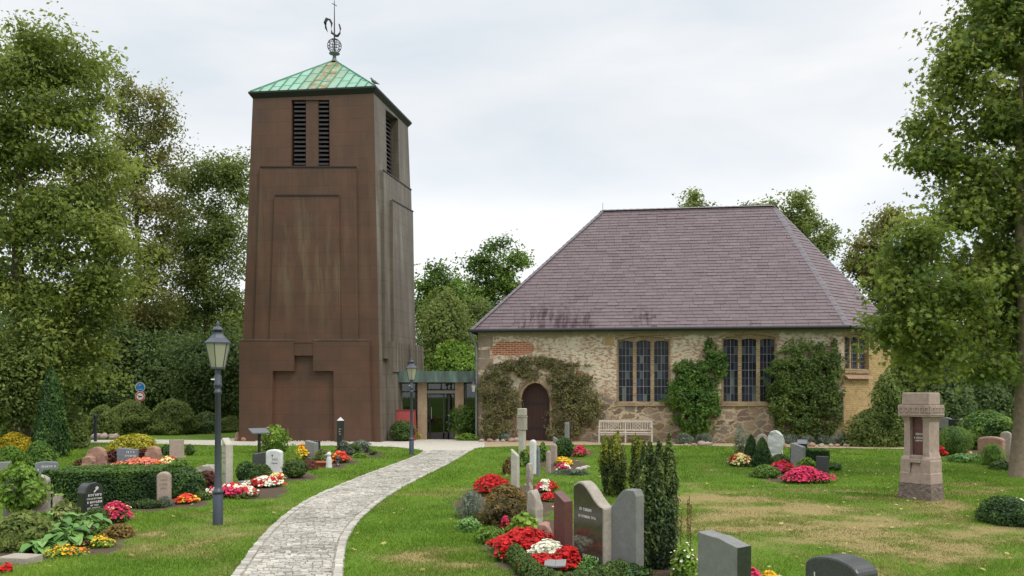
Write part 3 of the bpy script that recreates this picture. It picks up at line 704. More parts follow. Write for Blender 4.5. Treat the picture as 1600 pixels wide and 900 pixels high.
panel('base_belt', [(525, 690), (523.5, 580), (492, 580), (492, 533), (578, 533), (582, 690)], fpt, FN, 0.20, M_COP, 0.002)
panel('base_belt', [(462, 556), (491.8, 556), (491.8, 534), (462.2, 534)], fpt, FN, 0.165, M_COP, 0.114)
for px0, px1 in ((377, 462), (492, 577.5)):                       # bright flashing along the belt's top
    b = MB(); p0, p1 = fpt(px0, 532.6), fpt(px1, 532.6)
    hexa(b, [p0 - FN * -.002, p1 + FN * .002, p1 + FN * .222, p0 + FN * .222], [p + (0, 0, .035) for p in (p0 + FN * .002, p1 + FN * .002, p1 + FN * .222, p0 + FN * .222)]); on_tower(b, 'belt_flashing', M_COP2)
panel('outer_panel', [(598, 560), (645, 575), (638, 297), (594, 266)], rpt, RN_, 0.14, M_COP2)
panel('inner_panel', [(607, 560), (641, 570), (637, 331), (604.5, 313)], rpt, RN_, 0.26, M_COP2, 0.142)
rb = [rpt(px, 540)[:2] for px in (601.5, 624, 629.5, 650)]
def rz_(p, z):                                                      # a point of the right face above a plan position
    q = np.array((p[0], p[1], z)); return q - RN_ * np.dot(q - RP, RN_)
zt = HC + (HOR - 534) / F * 35.2
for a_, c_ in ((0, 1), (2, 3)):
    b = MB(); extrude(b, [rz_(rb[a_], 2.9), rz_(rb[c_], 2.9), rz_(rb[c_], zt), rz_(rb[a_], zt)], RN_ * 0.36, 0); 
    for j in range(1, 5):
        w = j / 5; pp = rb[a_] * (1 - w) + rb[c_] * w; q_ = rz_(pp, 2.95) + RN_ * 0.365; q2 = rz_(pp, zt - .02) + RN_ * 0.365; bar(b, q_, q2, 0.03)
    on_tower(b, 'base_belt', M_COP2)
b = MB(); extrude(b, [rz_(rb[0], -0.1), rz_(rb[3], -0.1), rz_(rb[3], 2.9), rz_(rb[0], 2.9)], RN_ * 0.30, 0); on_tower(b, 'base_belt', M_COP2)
# eave and pyramid roof
def ring(s, z): return [z3(tc + (p - tc) * s, z) for p in (TL, TN, TR, TB)]
b = MB(); r0, r1 = ring(1.0, TH + 0.002), ring(1.055, TH + 0.20); r2 = ring(1.055, TH + 0.27)
for u, v in ((r0, r1), (r1, r2)):
    b.add(u + v, [(i, (i + 1) % 4, 4 + (i + 1) % 4, 4 + i) for i in range(4)])
b.add(r2, [(0, 1, 2, 3)]); on_tower(b, 'eave', M_DARK)
ZA = HC + (HOR - 94) / F * (tc[1]); apex = z3(tc, ZA); r3 = ring(1.03, TH + 0.275)
b = MB(); rust_v = []
rs = MB()
for i in range(4):
    p, q = r3[i], r3[(i + 1) % 4]; W = np.linalg.norm(q - p); d = (q - p) / W; m = (p + q) / 2; n = nrm(np.cross(d, apex - p)); n = n if n[2] > 0 else -n
    up = apex - m; ns = 13; e = np.linspace(-0.5, 0.5, ns + 1)
    for j in range(ns):
        a0, a1 = e[j], e[j + 1]; off = RNG.uniform(0, 0.25)
        h = [0] + [x for x in np.arange(off + 0.12, 1, 0.27)] + [1]
        lim = lambda a: 1 - 2 * abs(a)
        for t0, t1 in zip(h[:-1], h[1:]):
            hi0, hi1 = min(t1, max(lim(a0), 0)), min(t1, max(lim(a1), 0)); lo0, lo1 = min(t0, lim(a0)), min(t0, lim(a1))
            if max(hi0, hi1) <= t0: continue
            pts = [m + d * a0 * W + up * lo0, m + d * a1 * W + up * lo1, m + d * a1 * W + up * hi1, m + d * a0 * W + up * hi0]
            b.add(pts, [(0, 1, 2, 3)], 0, RNG.uniform(0, 1)); mid = (a0 + a1) / 2
            ru = 1.0 if (i == 0 and j in (6, 7)) else (0.35 if j in (5, 8) else 0.0); rust_v += [ru] * 4
            bar(rs, pts[0] + n * .006, pts[1] + n * .006, .012, .012)
    for a0 in e[1:-1]:
        bar(rs, m + d * a0 * W + n * .02, m + d * a0 * W + up * (1 - 2 * abs(a0)) + n * .02, .035, .05)
    bar(rs, p + n * .02, apex, .06, .06)
roof = on_tower(b, 'roof', M_VERD); at = roof.data.attributes.new('rust', 'FLOAT', 'POINT')
at.data.foreach_set('value', np.array((rust_v + [0] * len(roof.data.vertices))[:len(roof.data.vertices)], np.float32))
so_ = rs.build('seams', M_SEAM, roof, origin=T0v); so_.location = (0, 0, 0)
# weather vane
M_IRON = m_plain('wrought iron', (0.035, 0.028, 0.03), 0.5)
vane = thing('weather_vane', 'wrought iron weather vane with open globe and curled rooster on the tower roof', 'weather vane', apex + (0, 0, -0.08))
sv_ = tc[1] / F
b = MB(); lathe(b, [(0.17, 0), (0.09, 0.12), (0.075, 0.30), (0.24, 0.36), (0.24, 0.385), (0.03, 0.42)], 14); b.build('base', m_plain('lead grey cap', (0.14, 0.17, 0.16), 0.6), vane)
b = MB(); tube(b, [(0, 0, .4), (0, 0, 1.4), (0, 0, 2.75)], [.035, .03, .013], 8); b.build('pole', M_IRON, vane)
b = MB(); R = 0.31; zc_ = 0.72
for j in range(6):
    a = j * math.pi / 6; th = np.linspace(0, 2 * np.pi, 25); tube(b, np.stack((R * np.cos(th) * math.cos(a), R * np.cos(th) * math.sin(a), zc_ + R * np.sin(th)), 1), .011, 5)
for zz_ in (-.55, -.2, .2, .55):
    th = np.linspace(0, 2 * np.pi, 25); r = R * math.sqrt(1 - zz_ ** 2); tube(b, np.stack((r * np.cos(th), r * np.sin(th), np.full(25, zc_ + R * zz_)), 1), .011, 5)
b.build('globe', M_IRON, vane)
b = MB(); cv = [(0.0, 1.18), (.14, 1.16), (.24, 1.28), (.27, 1.48), (.22, 1.66), (.20, 1.70)]
tube(b, [(x, 0.0, z) for x, z in cv], [.06, .06, .045, .04, .035, .02], 8)
for off, w in ((0, .05), (.05, .03), (-.045, .03)):
    cv = [(0.03, 1.2), (-.12, 1.30), (-.14, 1.48), (-.12, 1.72), (-.2, 1.88), (-.33 - off, 1.93 + off), (-.41 - off, 1.78), (-.38 - off * .5, 1.52), (-.30, 1.34)]
    tube(b, [(x, off * .5, z) for x, z in cv], [w, w, w, w, w, w, w, w * .7, .008], 8)
b.build('rooster', M_IRON, vane)
b = MB(); bar(b, (-.11, 0, 2.62), (.11, 0, 2.50), .025); b.build('cross_bar', M_IRON, vane)
# a pigeon sitting on the eave
pg = thing('pigeon', 'small grey pigeon perched on the right front corner of the tower eave', 'bird', r2[1] + nrm((T0v - r2[1]) * (1, 1, 0)) * 0.10 + (0, 0, 0.01), math.radians(200))
b = MB(); tube(b, [(-.20, 0, .10), (-.10, 0, .13), (0, 0, .16), (.09, 0, .21), (.13, 0, .28), (.16, 0, .31), (.18, 0, .31)], [.012, .035, .07, .065, .038, .036, .012], 10)
tube(b, [(.18, 0, .31), (.215, 0, .30)], [.012, .003], 6); tube(b, [(.0, .025, .11), (0, .025, 0)], .008, 5); tube(b, [(.0, -.025, .11), (0, -.025, 0)], .008, 5)
b.build('body', m_plain('pigeon feathers', (0.12, 0.125, 0.14), 0.7), pg)

# ------------------------------------------------------------------ the church
CA = -math.radians(7.77)                                              # the nave's long wall, its right end nearer
CL0 = np.array((-1.43, 35.2, 0.0)); CU = np.array((math.cos(CA), math.sin(CA), 0)); CV = np.array((-math.sin(CA), math.cos(CA), 0))
def cw(px, py, off=0.0):                                              # pixel -> (along wall, height) on the nave wall
    p = on_plane(px, py, CL0 - CV * off, -CV); return float(np.dot(p - CL0, CU)), float(p[2])
def cworld(t, o, z=0.0): return CL0 + CU * t + CV * o + np.array((0, 0, z))
LEN, WID, EZ, RZ = 14.8, 9.0, 4.66, 10.56
S = 3.6 * 0.7071
CC = [(0, 0), (LEN, 0), (LEN + S, S), (LEN + S, WID - S), (LEN, WID), (0, WID)]

def wall_mat(name, apse=False):
    k = NT(name); o = k.obj(); X = k.xyz(o)
    al = k.math('ADD', X[0], X[1]) if apse else X[0]; z = X[2]; fl = k.comb(al, z)
    if not apse:
        pl = k.mix(k.noise(o, 1.3, 5), (0.50, 0.42, 0.31), (0.72, 0.645, 0.51))
        pl = k.mix(k.ramp(k.noise(fl, 1.6, 5, .7), [(.48, 0.0), (.68, .6)]), pl, (0.46, 0.29, 0.205))
        bc, bf = k.brick(fl, 0.25, 0.082, 0.010, (0.30, 0.070, 0.035), (0.42, 0.150, 0.085), (0.52, 0.40, 0.28))
        sp = k.noise(k.comb(k.math('MULTIPLY', al, 0.55), z, 2.0), 11, 3, 0.6); big = k.noise(fl, 0.6, 5, 0.65)
        spots = k.ramp(k.math('ADD', sp, k.math('MULTIPLY', k.math('SUBTRACT', big, 0.5), 0.55)), [(0.485, 0.0), (0.575, 1.0)])
        c = k.mix(k.math('MULTIPLY', spots, 0.85), pl, k.mix(k.noise(o, 5, 3), (0.29, 0.115, 0.07), (0.36, 0.25, 0.165)))
        # a patch where the plaster has come off the red bricks
        t0, z0 = cw(800, 545); dx = k.math('DIVIDE', k.math('SUBTRACT', al, t0), 0.95); dz = k.math('DIVIDE', k.math('SUBTRACT', z, z0), 0.33)
        rr = k.math('ADD', k.math('POWER', k.math('ABSOLUTE', dx), 2.6), k.math('POWER', k.math('ABSOLUTE', dz), 2.6))
        mk = k.ramp(k.math('ADD', rr, k.math('MULTIPLY', k.math('SUBTRACT', k.noise(fl, 3.5, 4), 0.5), 1.6)), [(0.85, 1.0), (1.0, 0.0)])
        c = k.mix(mk, c, bc)
        tb0, zb0 = cw(910, 590)
        mk2 = k.ramp(k.math('ADD', k.math('DIVIDE', k.math('ABSOLUTE', k.math('SUBTRACT', al, tb0)), 2.6), k.math('ADD', k.math('DIVIDE', k.math('ABSOLUTE', k.math('SUBTRACT', z, zb0)), 1.3), k.math('MULTIPLY', k.noise(fl, 3.0, 4, 0.7), 1.7))), [(0.98, 1.0), (1.1, 0.0)])
        c = k.mix(mk2, c, bc)
        # grey render under the eave
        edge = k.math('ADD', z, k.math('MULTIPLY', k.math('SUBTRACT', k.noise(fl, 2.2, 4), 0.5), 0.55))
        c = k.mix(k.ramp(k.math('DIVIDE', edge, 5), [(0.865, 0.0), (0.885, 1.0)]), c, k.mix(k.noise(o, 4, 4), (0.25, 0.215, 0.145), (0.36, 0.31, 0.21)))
        # fieldstones bedded in pale mortar low on the wall
        wob = k.comb(k.math('ADD', al, k.math('MULTIPLY', k.noise(fl, 4.2, 5), 0.62)), k.math('ADD', k.math('MULTIPLY', z, 1.5), k.math('MULTIPLY', k.noise(o, 2.6, 4), 0.5)))
        vc = k.xyz(k.voro(wob, 2.15, 'F1', 'Color', 1.0)); ve = k.voro(wob, 2.15, 'DISTANCE_TO_EDGE', 'Distance', 1.0)
        stc = k.ramp(vc[0], [(0.0, (0.20, 0.13, 0.10)), (0.25, (0.33, 0.225, 0.165)), (0.45, (0.25, 0.20, 0.155)), (0.6, (0.36, 0.26, 0.19)), (0.8, (0.29, 0.20, 0.11)), (1.0, (0.22, 0.19, 0.15))], 'CONSTANT')
        stc = k.mix(k.ramp(k.noise(o, 9, 5, 0.7), [(0.3, 0.35), (0.75, 0.0)]), stc, (0.13, 0.10, 0.08))
        mort = k.ramp(k.math('ADD', ve, k.math('MULTIPLY', k.math('SUBTRACT', k.noise(fl, 7, 5, 0.7), 0.5), 0.26)), [(0.055, 1.0), (0.10, 0.0)])
        stc = k.mix(k.math('MULTIPLY', mort, k.ramp(k.noise(fl, 1.4, 4), [(.35, .35), (.65, 1.0)])), stc, (0.54, 0.44, 0.30))
        lo = k.math('ADD', z, k.math('MULTIPLY', k.math('SUBTRACT', k.noise(fl, 0.9, 3), 0.5), 1.9))
        lom = k.ramp(k.math('DIVIDE', lo, 5), [(0.365, 1.0), (0.395, 0.0)])
        c = k.mix(lom, c, stc)
        dmp = k.math('MULTIPLY', k.ramp(k.noise(fl, 1.1, 5, 0.65), [(0.45, 0.0), (0.75, 0.5)]), k.ramp(k.math('DIVIDE', z, 5), [(0.0, 1.0), (0.6, 0.4)]))
        c = k.mix(dmp, c, (0.25, 0.19, 0.10))
        # brick edging of the right corner
        k.bump(k.math('ADD', k.math('MULTIPLY', spots, -0.5), k.math('ADD', k.noise(o, 20, 4), k.math('MULTIPLY', k.math('MULTIPLY', mort, lom), -0.7))), 0.55, 0.03)
    else:
        bc, bf = k.brick(fl, 0.25, 0.085, 0.011, (0.36, 0.225, 0.085), (0.49, 0.33, 0.145), (0.44, 0.35, 0.22))
        c = k.mix(k.ramp(k.noise(o, 1.1, 5, 0.7), [(0.5, 0.0), (0.75, 0.6)]), bc, (0.30, 0.16, 0.075))
        c = k.mix(k.ramp(k.noise(o, 7, 3), [(0.62, 0.0), (0.7, 0.7)]), c, (0.22, 0.13, 0.08))
        k.bump(k.math('MULTIPLY', bf, -1.0), 0.5, 0.02)
    return k.fin(c, 0.9, 0, 0.15)
M_WALL = wall_mat('flaking cream plaster over fieldstone'); M_APSE = wall_mat('yellow brick', True)
k = NT('yellow brown window brick'); o = k.obj(); X = k.xyz(o)
bc, bf = k.brick(k.comb(k.math('ADD', X[0], X[1]), X[2]), 0.17, 0.085, 0.012, (0.20, 0.125, 0.070), (0.38, 0.265, 0.145), (0.36, 0.31, 0.23))
c = k.mix(k.ramp(k.noise(o, 2, 4, 0.7), [(0.45, 0.0), (0.7, 0.6)]), bc, (0.25, 0.16, 0.08)); k.bump(k.math('MULTIPLY', bf, -1.0), 0.5, 0.015); M_WBR = k.fin(c, 0.9, 0, 0.15)
k = NT('leaded glass'); a = k.attr()
c = k.ramp(a, [(0.0, (0.010, 0.012, 0.022)), (0.3, (0.020, 0.022, 0.045)), (0.5, (0.034, 0.026, 0.040)), (0.66, (0.075, 0.095, 0.10)), (0.82, (0.13, 0.15, 0.135)), (0.92, (0.03, 0.045, 0.09)), (1.0, (0.20, 0.22, 0.18))], 'CONSTANT')
M_PANE = k.fin(c, 0.22, 0, 0.28)
M_LEAD = m_plain('lead glazing bars', (0.22, 0.22, 0.23), 0.5)
M_QUOIN = m_stone('brown quoin stone', (0.20, 0.15, 0.11), (0.30, 0.235, 0.175), 3, 0.9, 0.15, 0, 0.6)
church = thing('church', 'old stone church with purple slate hipped roof, plastered wall and three part brick windows', 'church', CL0, CA)

def arch_hole(t0, t1, z0, zs, zc, n=8):
    pts = [(t0, z0), (t1, z0), (t1, zs)]
    for i in range(1, n): a = i / n; pts.append((t1 + (t0 - t1) * a, zs + (zc - zs) * math.sin(math.pi * a) ** 0.8))
    return pts + [(t0, zs)]
W1 = (cw(965.5, 600)[0], cw(1046, 600)[0], cw(1000, 628)[1], cw(1000, 531)[1], cw(1000, 525)[1])
W2 = (cw(1129.5, 600)[0], cw(1212.5, 600)[0], cw(1170, 628)[1], cw(1170, 528)[1], cw(1170, 522)[1])
D0, D1 = cw(813.5, 640)[0], cw(859, 640)[0]; DZ = cw(836, 598)[1]; DS = cw(836, 628)[1]
hw1, hw2 = arch_hole(*W1), arch_hole(*W2)
hd = [(D0, 0.0 - .05), (D1, -.05), (D1, DS)] + [((D0 + D1) / 2 + (D1 - D0) / 2 * math.cos(a), DS + (DZ - DS) * math.sin(a) ** 0.9) for a in np.linspace(0.15, math.pi - 0.15, 11)] + [(D0, DS)]
b = MB(); f3 = lambda t, z: (t, 0.0, z)
sheet_holes(b, [(0, -.2), (LEN, -.2), (LEN, EZ + .2), (0, EZ + .2)], [hw1, hw2, hd], f3)
for h in (hw1, hw2): reveal(b, h, f3, lambda t, z: (t, 0.30, z))
reveal(b, hd, f3, lambda t, z: (t, 0.45, z))
# apse wall with its window, plain walls behind
ad = np.array((0.7071, 0.7071)); AL = 3.6
apn = nrm(CU * -0.7071 * -1 + CV * -0.7071); ap0 = cworld(LEN, 0); aux = nrm(CU + CV)
def aw(px, py): p = on_plane(px, py, ap0, apn); return float(np.dot(p - ap0, aux)), float(p[2])
fa3 = lambda s, z: (LEN + ad[0] * s, ad[1] * s, z)
fa3i = lambda d: (lambda s, z: (LEN + ad[0] * s - 0.7071 * d, ad[1] * s + 0.7071 * d, z))
AW = (aw(1319.5, 560)[0] + 0.02, aw(1357, 560)[0], aw(1340, 577)[1], aw(1340, 526)[1], aw(1340, 522)[1])
ha = arch_hole(*AW)
sheet_holes(b, [(0, -.2), (AL, -.2), (AL, EZ + .2), (0, EZ + .2)], [ha], fa3, 1)
reveal(b, ha, fa3, fa3i(0.3), 1)
for p, q in ((2, 3), (3, 4), (4, 5), (5, 0)):
    (x0, y0), (x1, y1) = CC[p], CC[q]; b.add([(x0, y0, -.2), (x1, y1, -.2), (x1, y1, EZ + .2), (x0, y0, EZ + .2)], [(0, 1, 2, 3)], 1)
b.build('wall', [M_WALL, M_APSE], church)
b = MB(); box(b, 0.6, LEN - .3, 0.62, 0.7, 0, 4.6); b.add([fa3i(0.6)(0, 0), fa3i(0.6)(AL, 0), fa3i(0.6)(AL, 4.6), fa3i(0.6)(0, 4.6)], [(0, 1, 2, 3)]); b.build('interior_shade', M_VOID, church)

def lancet_window(W, f, fi, n=3, px_m=None, name='window'):
    t0, t1, z0, zs, zc = W; w = t1 - t0; e = 0.018 * w; mw = 0.072 * w; lw = (w - 2 * e - (n - 1) * mw) / n
    fr = MB(); h = arch_hole(t0 + .003, t1 - .003, z0, zs - .003, zc - .003); hol = []
    for i in range(n):
        a = t0 + e + i * (lw + mw); hol.append(arch_hole(a, a + lw, z0 + 0.02, zs - 0.08, zs - 0.012 if i == n // 2 or n != 3 else zs - .03, 8))
    sheet_holes(fr, h, hol, fi(0.10))
    for q in hol: reveal(fr, q, fi(0.10), fi(0.24))
    # header arch above, a hair proud of the wall
    m = 10; va = []
    for i in range(m + 1):
        a = i / m; t = t0 - .12 + (w + .24) * a; zz_ = zs + (zc - zs) * math.sin(math.pi * a) ** 0.8 + 0.004; va += [(t, zz_), (t, zz_ + 0.13)]
    fr.add([fi(-0.012)(*p) for p in va], [(2 * i, 2 * i + 2, 2 * i + 3, 2 * i + 1) for i in range(m)])
    for s0, s1 in ((t0 - .05, t0 - .002), (t1 + .002, t1 + .05)): fr.add([fi(-.010)(s0, z0), fi(-.010)(s1, z0), fi(-.010)(s1, zs), fi(-.010)(s0, zs)], [(0, 1, 2, 3)])
    win = fr.build(name, M_WBR, church)
    for i in range(n):
        a = t0 + e + i * (lw + mw); pb = MB(); nc, nr = 4, 8; top = zs - 0.01
        for c_ in range(nc):
            for r in range(nr):
                x0, x1 = a + lw * c_ / nc, a + lw * (c_ + 1) / nc; y0, y1 = z0 + (top - z0) * r / nr, z0 + (top - z0) * (r + 1) / nr
                dz = RNG.normal(0, 0.004)
                pb.add([fi(.20 + RNG.normal(0, .0015))(x0, y0), fi(.20)(x1, y0), fi(.20)(x1, y1), fi(.20 + RNG.normal(0, .0015))(x0, y1)], [(0, 1, 2, 3)], 0, float(RNG.choice([.05, .05, .2, .2, .4, .4, .55, .7, .86, .95], p=[.16, .16, .11, .11, .08, .08, .12, .10, .04, .04])))
        for c_ in range(1, nc): bar(pb, fi(.185)(a + lw * c_ / nc, z0), fi(.185)(a + lw * c_ / nc, top), 0.020 if c_ == 2 else 0.008, 0.012, 1)
        for r in range(1, nr): bar(pb, fi(.180)(a, z0 + (top - z0) * r / nr), fi(.180)(a + lw, z0 + (top - z0) * r / nr), 0.012, 0.020 if r % 2 == 0 else 0.008, 1)
        pb.build('pane', [M_PANE, M_LEAD], win)
    sb = MB(); p, q = fi(-.05)(t0 - .06, z0 - .17), fi(-.05)(t1 + .06, z0 - .17); p2, q2 = fi(.24)(t0 - .06, z0 - .17), fi(.24)(t1 + .06, z0 - .17)
    hexa(sb, [np.array(v) for v in (p, q, q2, p2)], [np.array(v) + (0, 0, d) for v, d in ((p, .15), (q, .15), (q2, .185), (p2, .185))]); sb.build('sill', M_WBR, win)
    return win
fi_n = lambda d: (lambda t, z: (t, d, z))
lancet_window(W1, f3, fi_n); lancet_window(W2, f3, fi_n)
wa = lancet_window(AW, fa3, fa3i)
wa['label'] = 'smaller brick window in the slanted end wall'
# sloped brick ledge under the end wall's window
b = MB(); s1 = aw(1358, 590)[0]; zb_, zt_ = aw(1340, 592)[1], AW[2] - .17
for i in range(12):
    a0, a1 = 0.02 + (s1 - 0.02) * i / 12, 0.02 + (s1 - .02) * (i + .86) / 12
    hexa(b, [np.array(fa3i(-.20)(a0, zb_)), np.array(fa3i(-.20)(a1, zb_)), np.array(fa3i(.1)(a1, zb_)), np.array(fa3i(.1)(a0, zb_))], [np.array(fa3i(-.14)(a0, zb_ + .08)), np.array(fa3i(-.14)(a1, zb_ + .08)), np.array(fa3i(.1)(a1, zt_)), np.array(fa3i(.1)(a0, zt_))])
b.build('brick_ledge', m_stone('worn brick ledge', (0.30, 0.17, 0.11), (0.40, 0.26, 0.18), 6), church)
b = MB()
for zq, w, h in ((3.98, .62, .42), (3.50, .5, .34), (3.02, .64, .44), (2.3, .5, .5), (1.7, .62, .4), (1.1, .55, .45)):
    box(b, -.012, w, -.014, .05, zq, zq + h, 0)
b.build('quoin', M_QUOIN, church)
b = MB(); t_a, t_b = cw(945, 525)[0], cw(963, 525)[0]; zq = cw(950, 540)[1]; box(b, t_a, t_b - .1, -.012, .02, zq, zq + .42); t_a = cw(1048, 1)[0]
b.build('quoin', m_stone('ochre block', (0.38, 0.25, 0.12), (0.46, 0.32, 0.17), 3, 0.9, 0.15), church)
# door
k = NT('dark red brown door boards'); o = k.obj(); X = k.xyz(o)
gr = k.math('FRACT', k.math('MULTIPLY', X[0], 6.2)); c = k.mix(k.noise(k.comb(k.math('MULTIPLY', X[0], 9.0), X[2]), 3, 5), (0.035, 0.015, 0.012), (0.075, 0.032, 0.024))
c = k.mix(k.ramp(gr, [(0.0, 1.0), (0.07, 0.0)]), c, (0.008, 0.004, 0.004)); M_DOOR = k.fin(c, 0.6, 0, 0.35)
b = MB(); b.add([(t, 0.40, z) for t, z in hd], [tuple(range(len(hd)))]); dr_ = b.build('door', M_DOOR, church)
b = MB()
for z in (0.5, 1.55):
    b = MB(); box(b, D0 + .04, D1 - .12, 0.375, 0.399, z, z + .07); b.build('hinge_strap', M_DARK, dr_)
b = MB(); tube(b, [(D1 - .16, .34, .95), (D1 - .16, .34, 1.1)], .012, 6); box(b, D1 - .19, D1 - .13, .385, .399, .92, 1.14); b.build('handle', M_IRON, dr_)
b = MB(); m = len(hd)                                                 # rough stone arch round the door
hd2 = [((D0 + D1) / 2 + (t - (D0 + D1) / 2) * 1.26, z if z < 0.2 else z * 1.0 + (0.19 * (z - 0.6) / (DZ - 0.6) if z > .6 else 0)) for t, z in hd]
ring_ = [(i, (i + 1) % m) for i in range(1, m)]
for i, j in ring_:
    if j == 0: continue
    (a0, c0), (a1, c1), (e0, g0), (e1, g1) = hd[i], hd[j], hd2[i], hd2[j]; L = math.hypot(a1 - a0, c1 - c0); ns = max(1, int(L / 0.24))
    for q in range(ns):
        u0, u1 = q / ns + .03 / ns, (q + 1) / ns - .03 / ns; mixp = lambda A_, B_, u: A_ + (B_ - A_) * u
        pp = [(mixp(a0, a1, u0), mixp(c0, c1, u0)), (mixp(a0, a1, u1), mixp(c0, c1, u1)), (mixp(e0, e1, u1), mixp(g0, g1, u1)), (mixp(e0, e1, u0), mixp(g0, g1, u0))]
        extrude(b, [(x, 0.02, z) for x, z in pp], (0, -.045 + RNG.normal(0, .008), 0), 0, RNG.uniform())
b.build('door_arch', m_stone('weathered arch stone', (0.30, 0.21, 0.13), (0.44, 0.34, 0.22), 4, 0.9, 0.15), church)

# slate roof: every slate is a thin tilted plate; the plates of one slope are one mesh
OV = 0.30
E = [np.array(p) for p in ((-OV, -OV, EZ), (LEN + .13, -OV, EZ), (LEN + S + .25, S - .14, EZ), (LEN + S + .25, WID - S + .14, EZ), (LEN + .13, WID + OV, EZ), (-OV, WID + OV, EZ))]
R0, R1 = np.array((5.12, WID / 2, RZ)), np.array((12.89, WID / 2, RZ))
k = NT('purple slate'); o = k.obj()
c = k.ramp(k.attr(), [(0.0, (0.100, 0.068, 0.073)), (0.5, (0.142, 0.100, 0.107)), (1.0, (0.190, 0.142, 0.146))])
c = k.mix(k.ramp(k.noise(o, 0.7, 4, 0.6), [(0.35, 0.0), (0.7, 0.4)]), c, (0.132, 0.104, 0.122))
c = k.mix(k.ramp(k.noise(o, 11, 4, 0.7), [(0.5, 0.0), (0.8, 0.3)]), c, (0.195, 0.155, 0.15))
c = k.mix(k.math('MULTIPLY', k.attr('stain'), k.ramp(k.noise(k.comb(k.xyz(o)[0], k.math('MULTIPLY', k.xyz(o)[2], 0.22), k.math('MULTIPLY', k.xyz(o)[1], 0.22)), 4.2, 5, 0.7), [(0.44, 0.0), (0.60, 1.0)])), c, (0.048, 0.018, 0.026)); M_SLATE = k.fin(c, 0.55, 0, 0.4)
M_UNDER = m_plain('gap between slates', (0.035, 0.025, 0.028), 0.9)
M_HIP = m_plain('hip slates', (0.15, 0.13, 0.145), 0.55)
def clip(poly, a, b_, c_):                                            # keep a*x + b*y + c >= 0
    out = []
    for i in range(len(poly)):
        p, q = poly[i], poly[(i + 1) % len(poly)]; dp, dq = a * p[0] + b_ * p[1] + c_, a * q[0] + b_ * q[1] + c_
        if dp >= 0: out.append(p)
        if dp * dq < 0: u = dp / (dp - dq); out.append((p[0] + (q[0] - p[0]) * u, p[1] + (q[1] - p[1]) * u))
    return out
STAINS = [(cw(p, 500)[0], p, y0, y1, w) for p, y0, y1, w in ((828, 478, 508, 14), (852, 470, 505, 6), (875, 478, 508, 10), (900, 458, 508, 9), (915, 480, 506, 5), (1005, 474, 508, 4), (1180, 497, 508, 5))]
def slope(poly, front=False):
    P = [np.array(p, float) for p in poly]; x = nrm(P[1] - P[0]); n = nrm(np.cross(x, P[-1] - P[0])); y = np.cross(n, x)
    if n[2] < 0: n = -n; y = -y
    two = [(float(np.dot(p - P[0], x)), float(np.dot(p - P[0], y))) for p in P]
    u = MB(); u.add([p - n * .006 for p in P], [tuple(range(len(P)))]); 
    area = sum(two[i][0] * two[(i + 1) % len(two)][1] - two[(i + 1) % len(two)][0] * two[i][1] for i in range(len(two))); sg = 1 if area > 0 else -1
    b = MB(); st = []; CH = 0.19; H = max(p[1] for p in two); X0, X1 = min(p[0] for p in two), max(p[0] for p in two); r = 0; h = 0.0
    while h < H:
        t = X0 - RNG.uniform(0, .4)
        while t < X1:
            w = RNG.uniform(.34, .52); g = .004
            q = [(t + g, h + RNG.normal(0, .004)), (t + w - g, h + RNG.normal(0, .004)), (t + w - g, h + CH + .02), (t + g, h + CH + .02)]
            for i in range(len(two)):
                p0, p1 = two[i], two[(i + 1) % len(two)]; a_, b_ = -(p1[1] - p0[1]) * sg, (p1[0] - p0[0]) * sg
                q = clip(q, a_, b_, -(a_ * p0[0] + b_ * p0[1]))
                if len(q) < 3: break
            if len(q) >= 3:
                m = len(q); lift = RNG.normal(.021, .004)
                top = [P[0] + x * s_ + y * v_ + n * (0.004 + lift * (1 - (v_ - h) / (CH + .02))) for s_, v_ in q]; bot = [P[0] + x * s_ + y * v_ - n * .004 for s_, v_ in q]
                ti = float(np.clip(RNG.normal(.52, .13), 0, 1)); b.add(np.array(top + bot), [tuple(range(m))] + [(i, m + i, m + (i + 1) % m, (i + 1) % m) for i in range(m)], 0, ti)
                sv = [0.0] * m
                if front:
                    qq = [(800 + F * cworld(*tv[:2])[0] / cworld(*tv[:2])[1], HOR - F * (tv[2] - HC) / cworld(*tv[:2])[1]) for tv in top]
                    xa, xb, ym = min(q_[0] for q_ in qq), max(q_[0] for q_ in qq), np.mean([q_[1] for q_ in qq])
                    sv = [min(1.0, max(float(np.exp(-(max(0, xa - sp, sp - xb) / sw) ** 2) * np.clip((ym - y0) / 16, 0, 1)) for _, sp, y0, y1, sw in STAINS))] * m
                st += sv + sv
            t += w
        h += CH
    return b, u, st
roofb, und, stn = MB(), MB(), []
for poly, fr in (([E[0], E[1], R1, R0], True), ([E[5], E[0], R0], False), ([E[1], E[2], R1], False), ([E[2], E[3], R1], False), ([E[3], E[4], R1], False), ([E[4], E[5], R0, R1], False)):
    b, u, st = slope(poly, fr)
    for v, t_ in zip(b.v, b.t): roofb.v.append(v); roofb.t.append(t_)
    for f_, m_, s_ in b.f: roofb.f.append((f_ + roofb.n, m_, s_))
    roofb.n += b.n; stn += st
    und.add(np.concatenate(u.v), [tuple(range(len(u.v[0])))])
roof = roofb.build('roof', M_SLATE, church); at = roof.data.attributes.new('stain', 'FLOAT', 'POINT')
at.data.foreach_set('value', np.array((stn + [0] * len(roof.data.vertices))[:len(roof.data.vertices)], np.float32))
und.build('roof_boards', M_UNDER, roof)
b = MB()
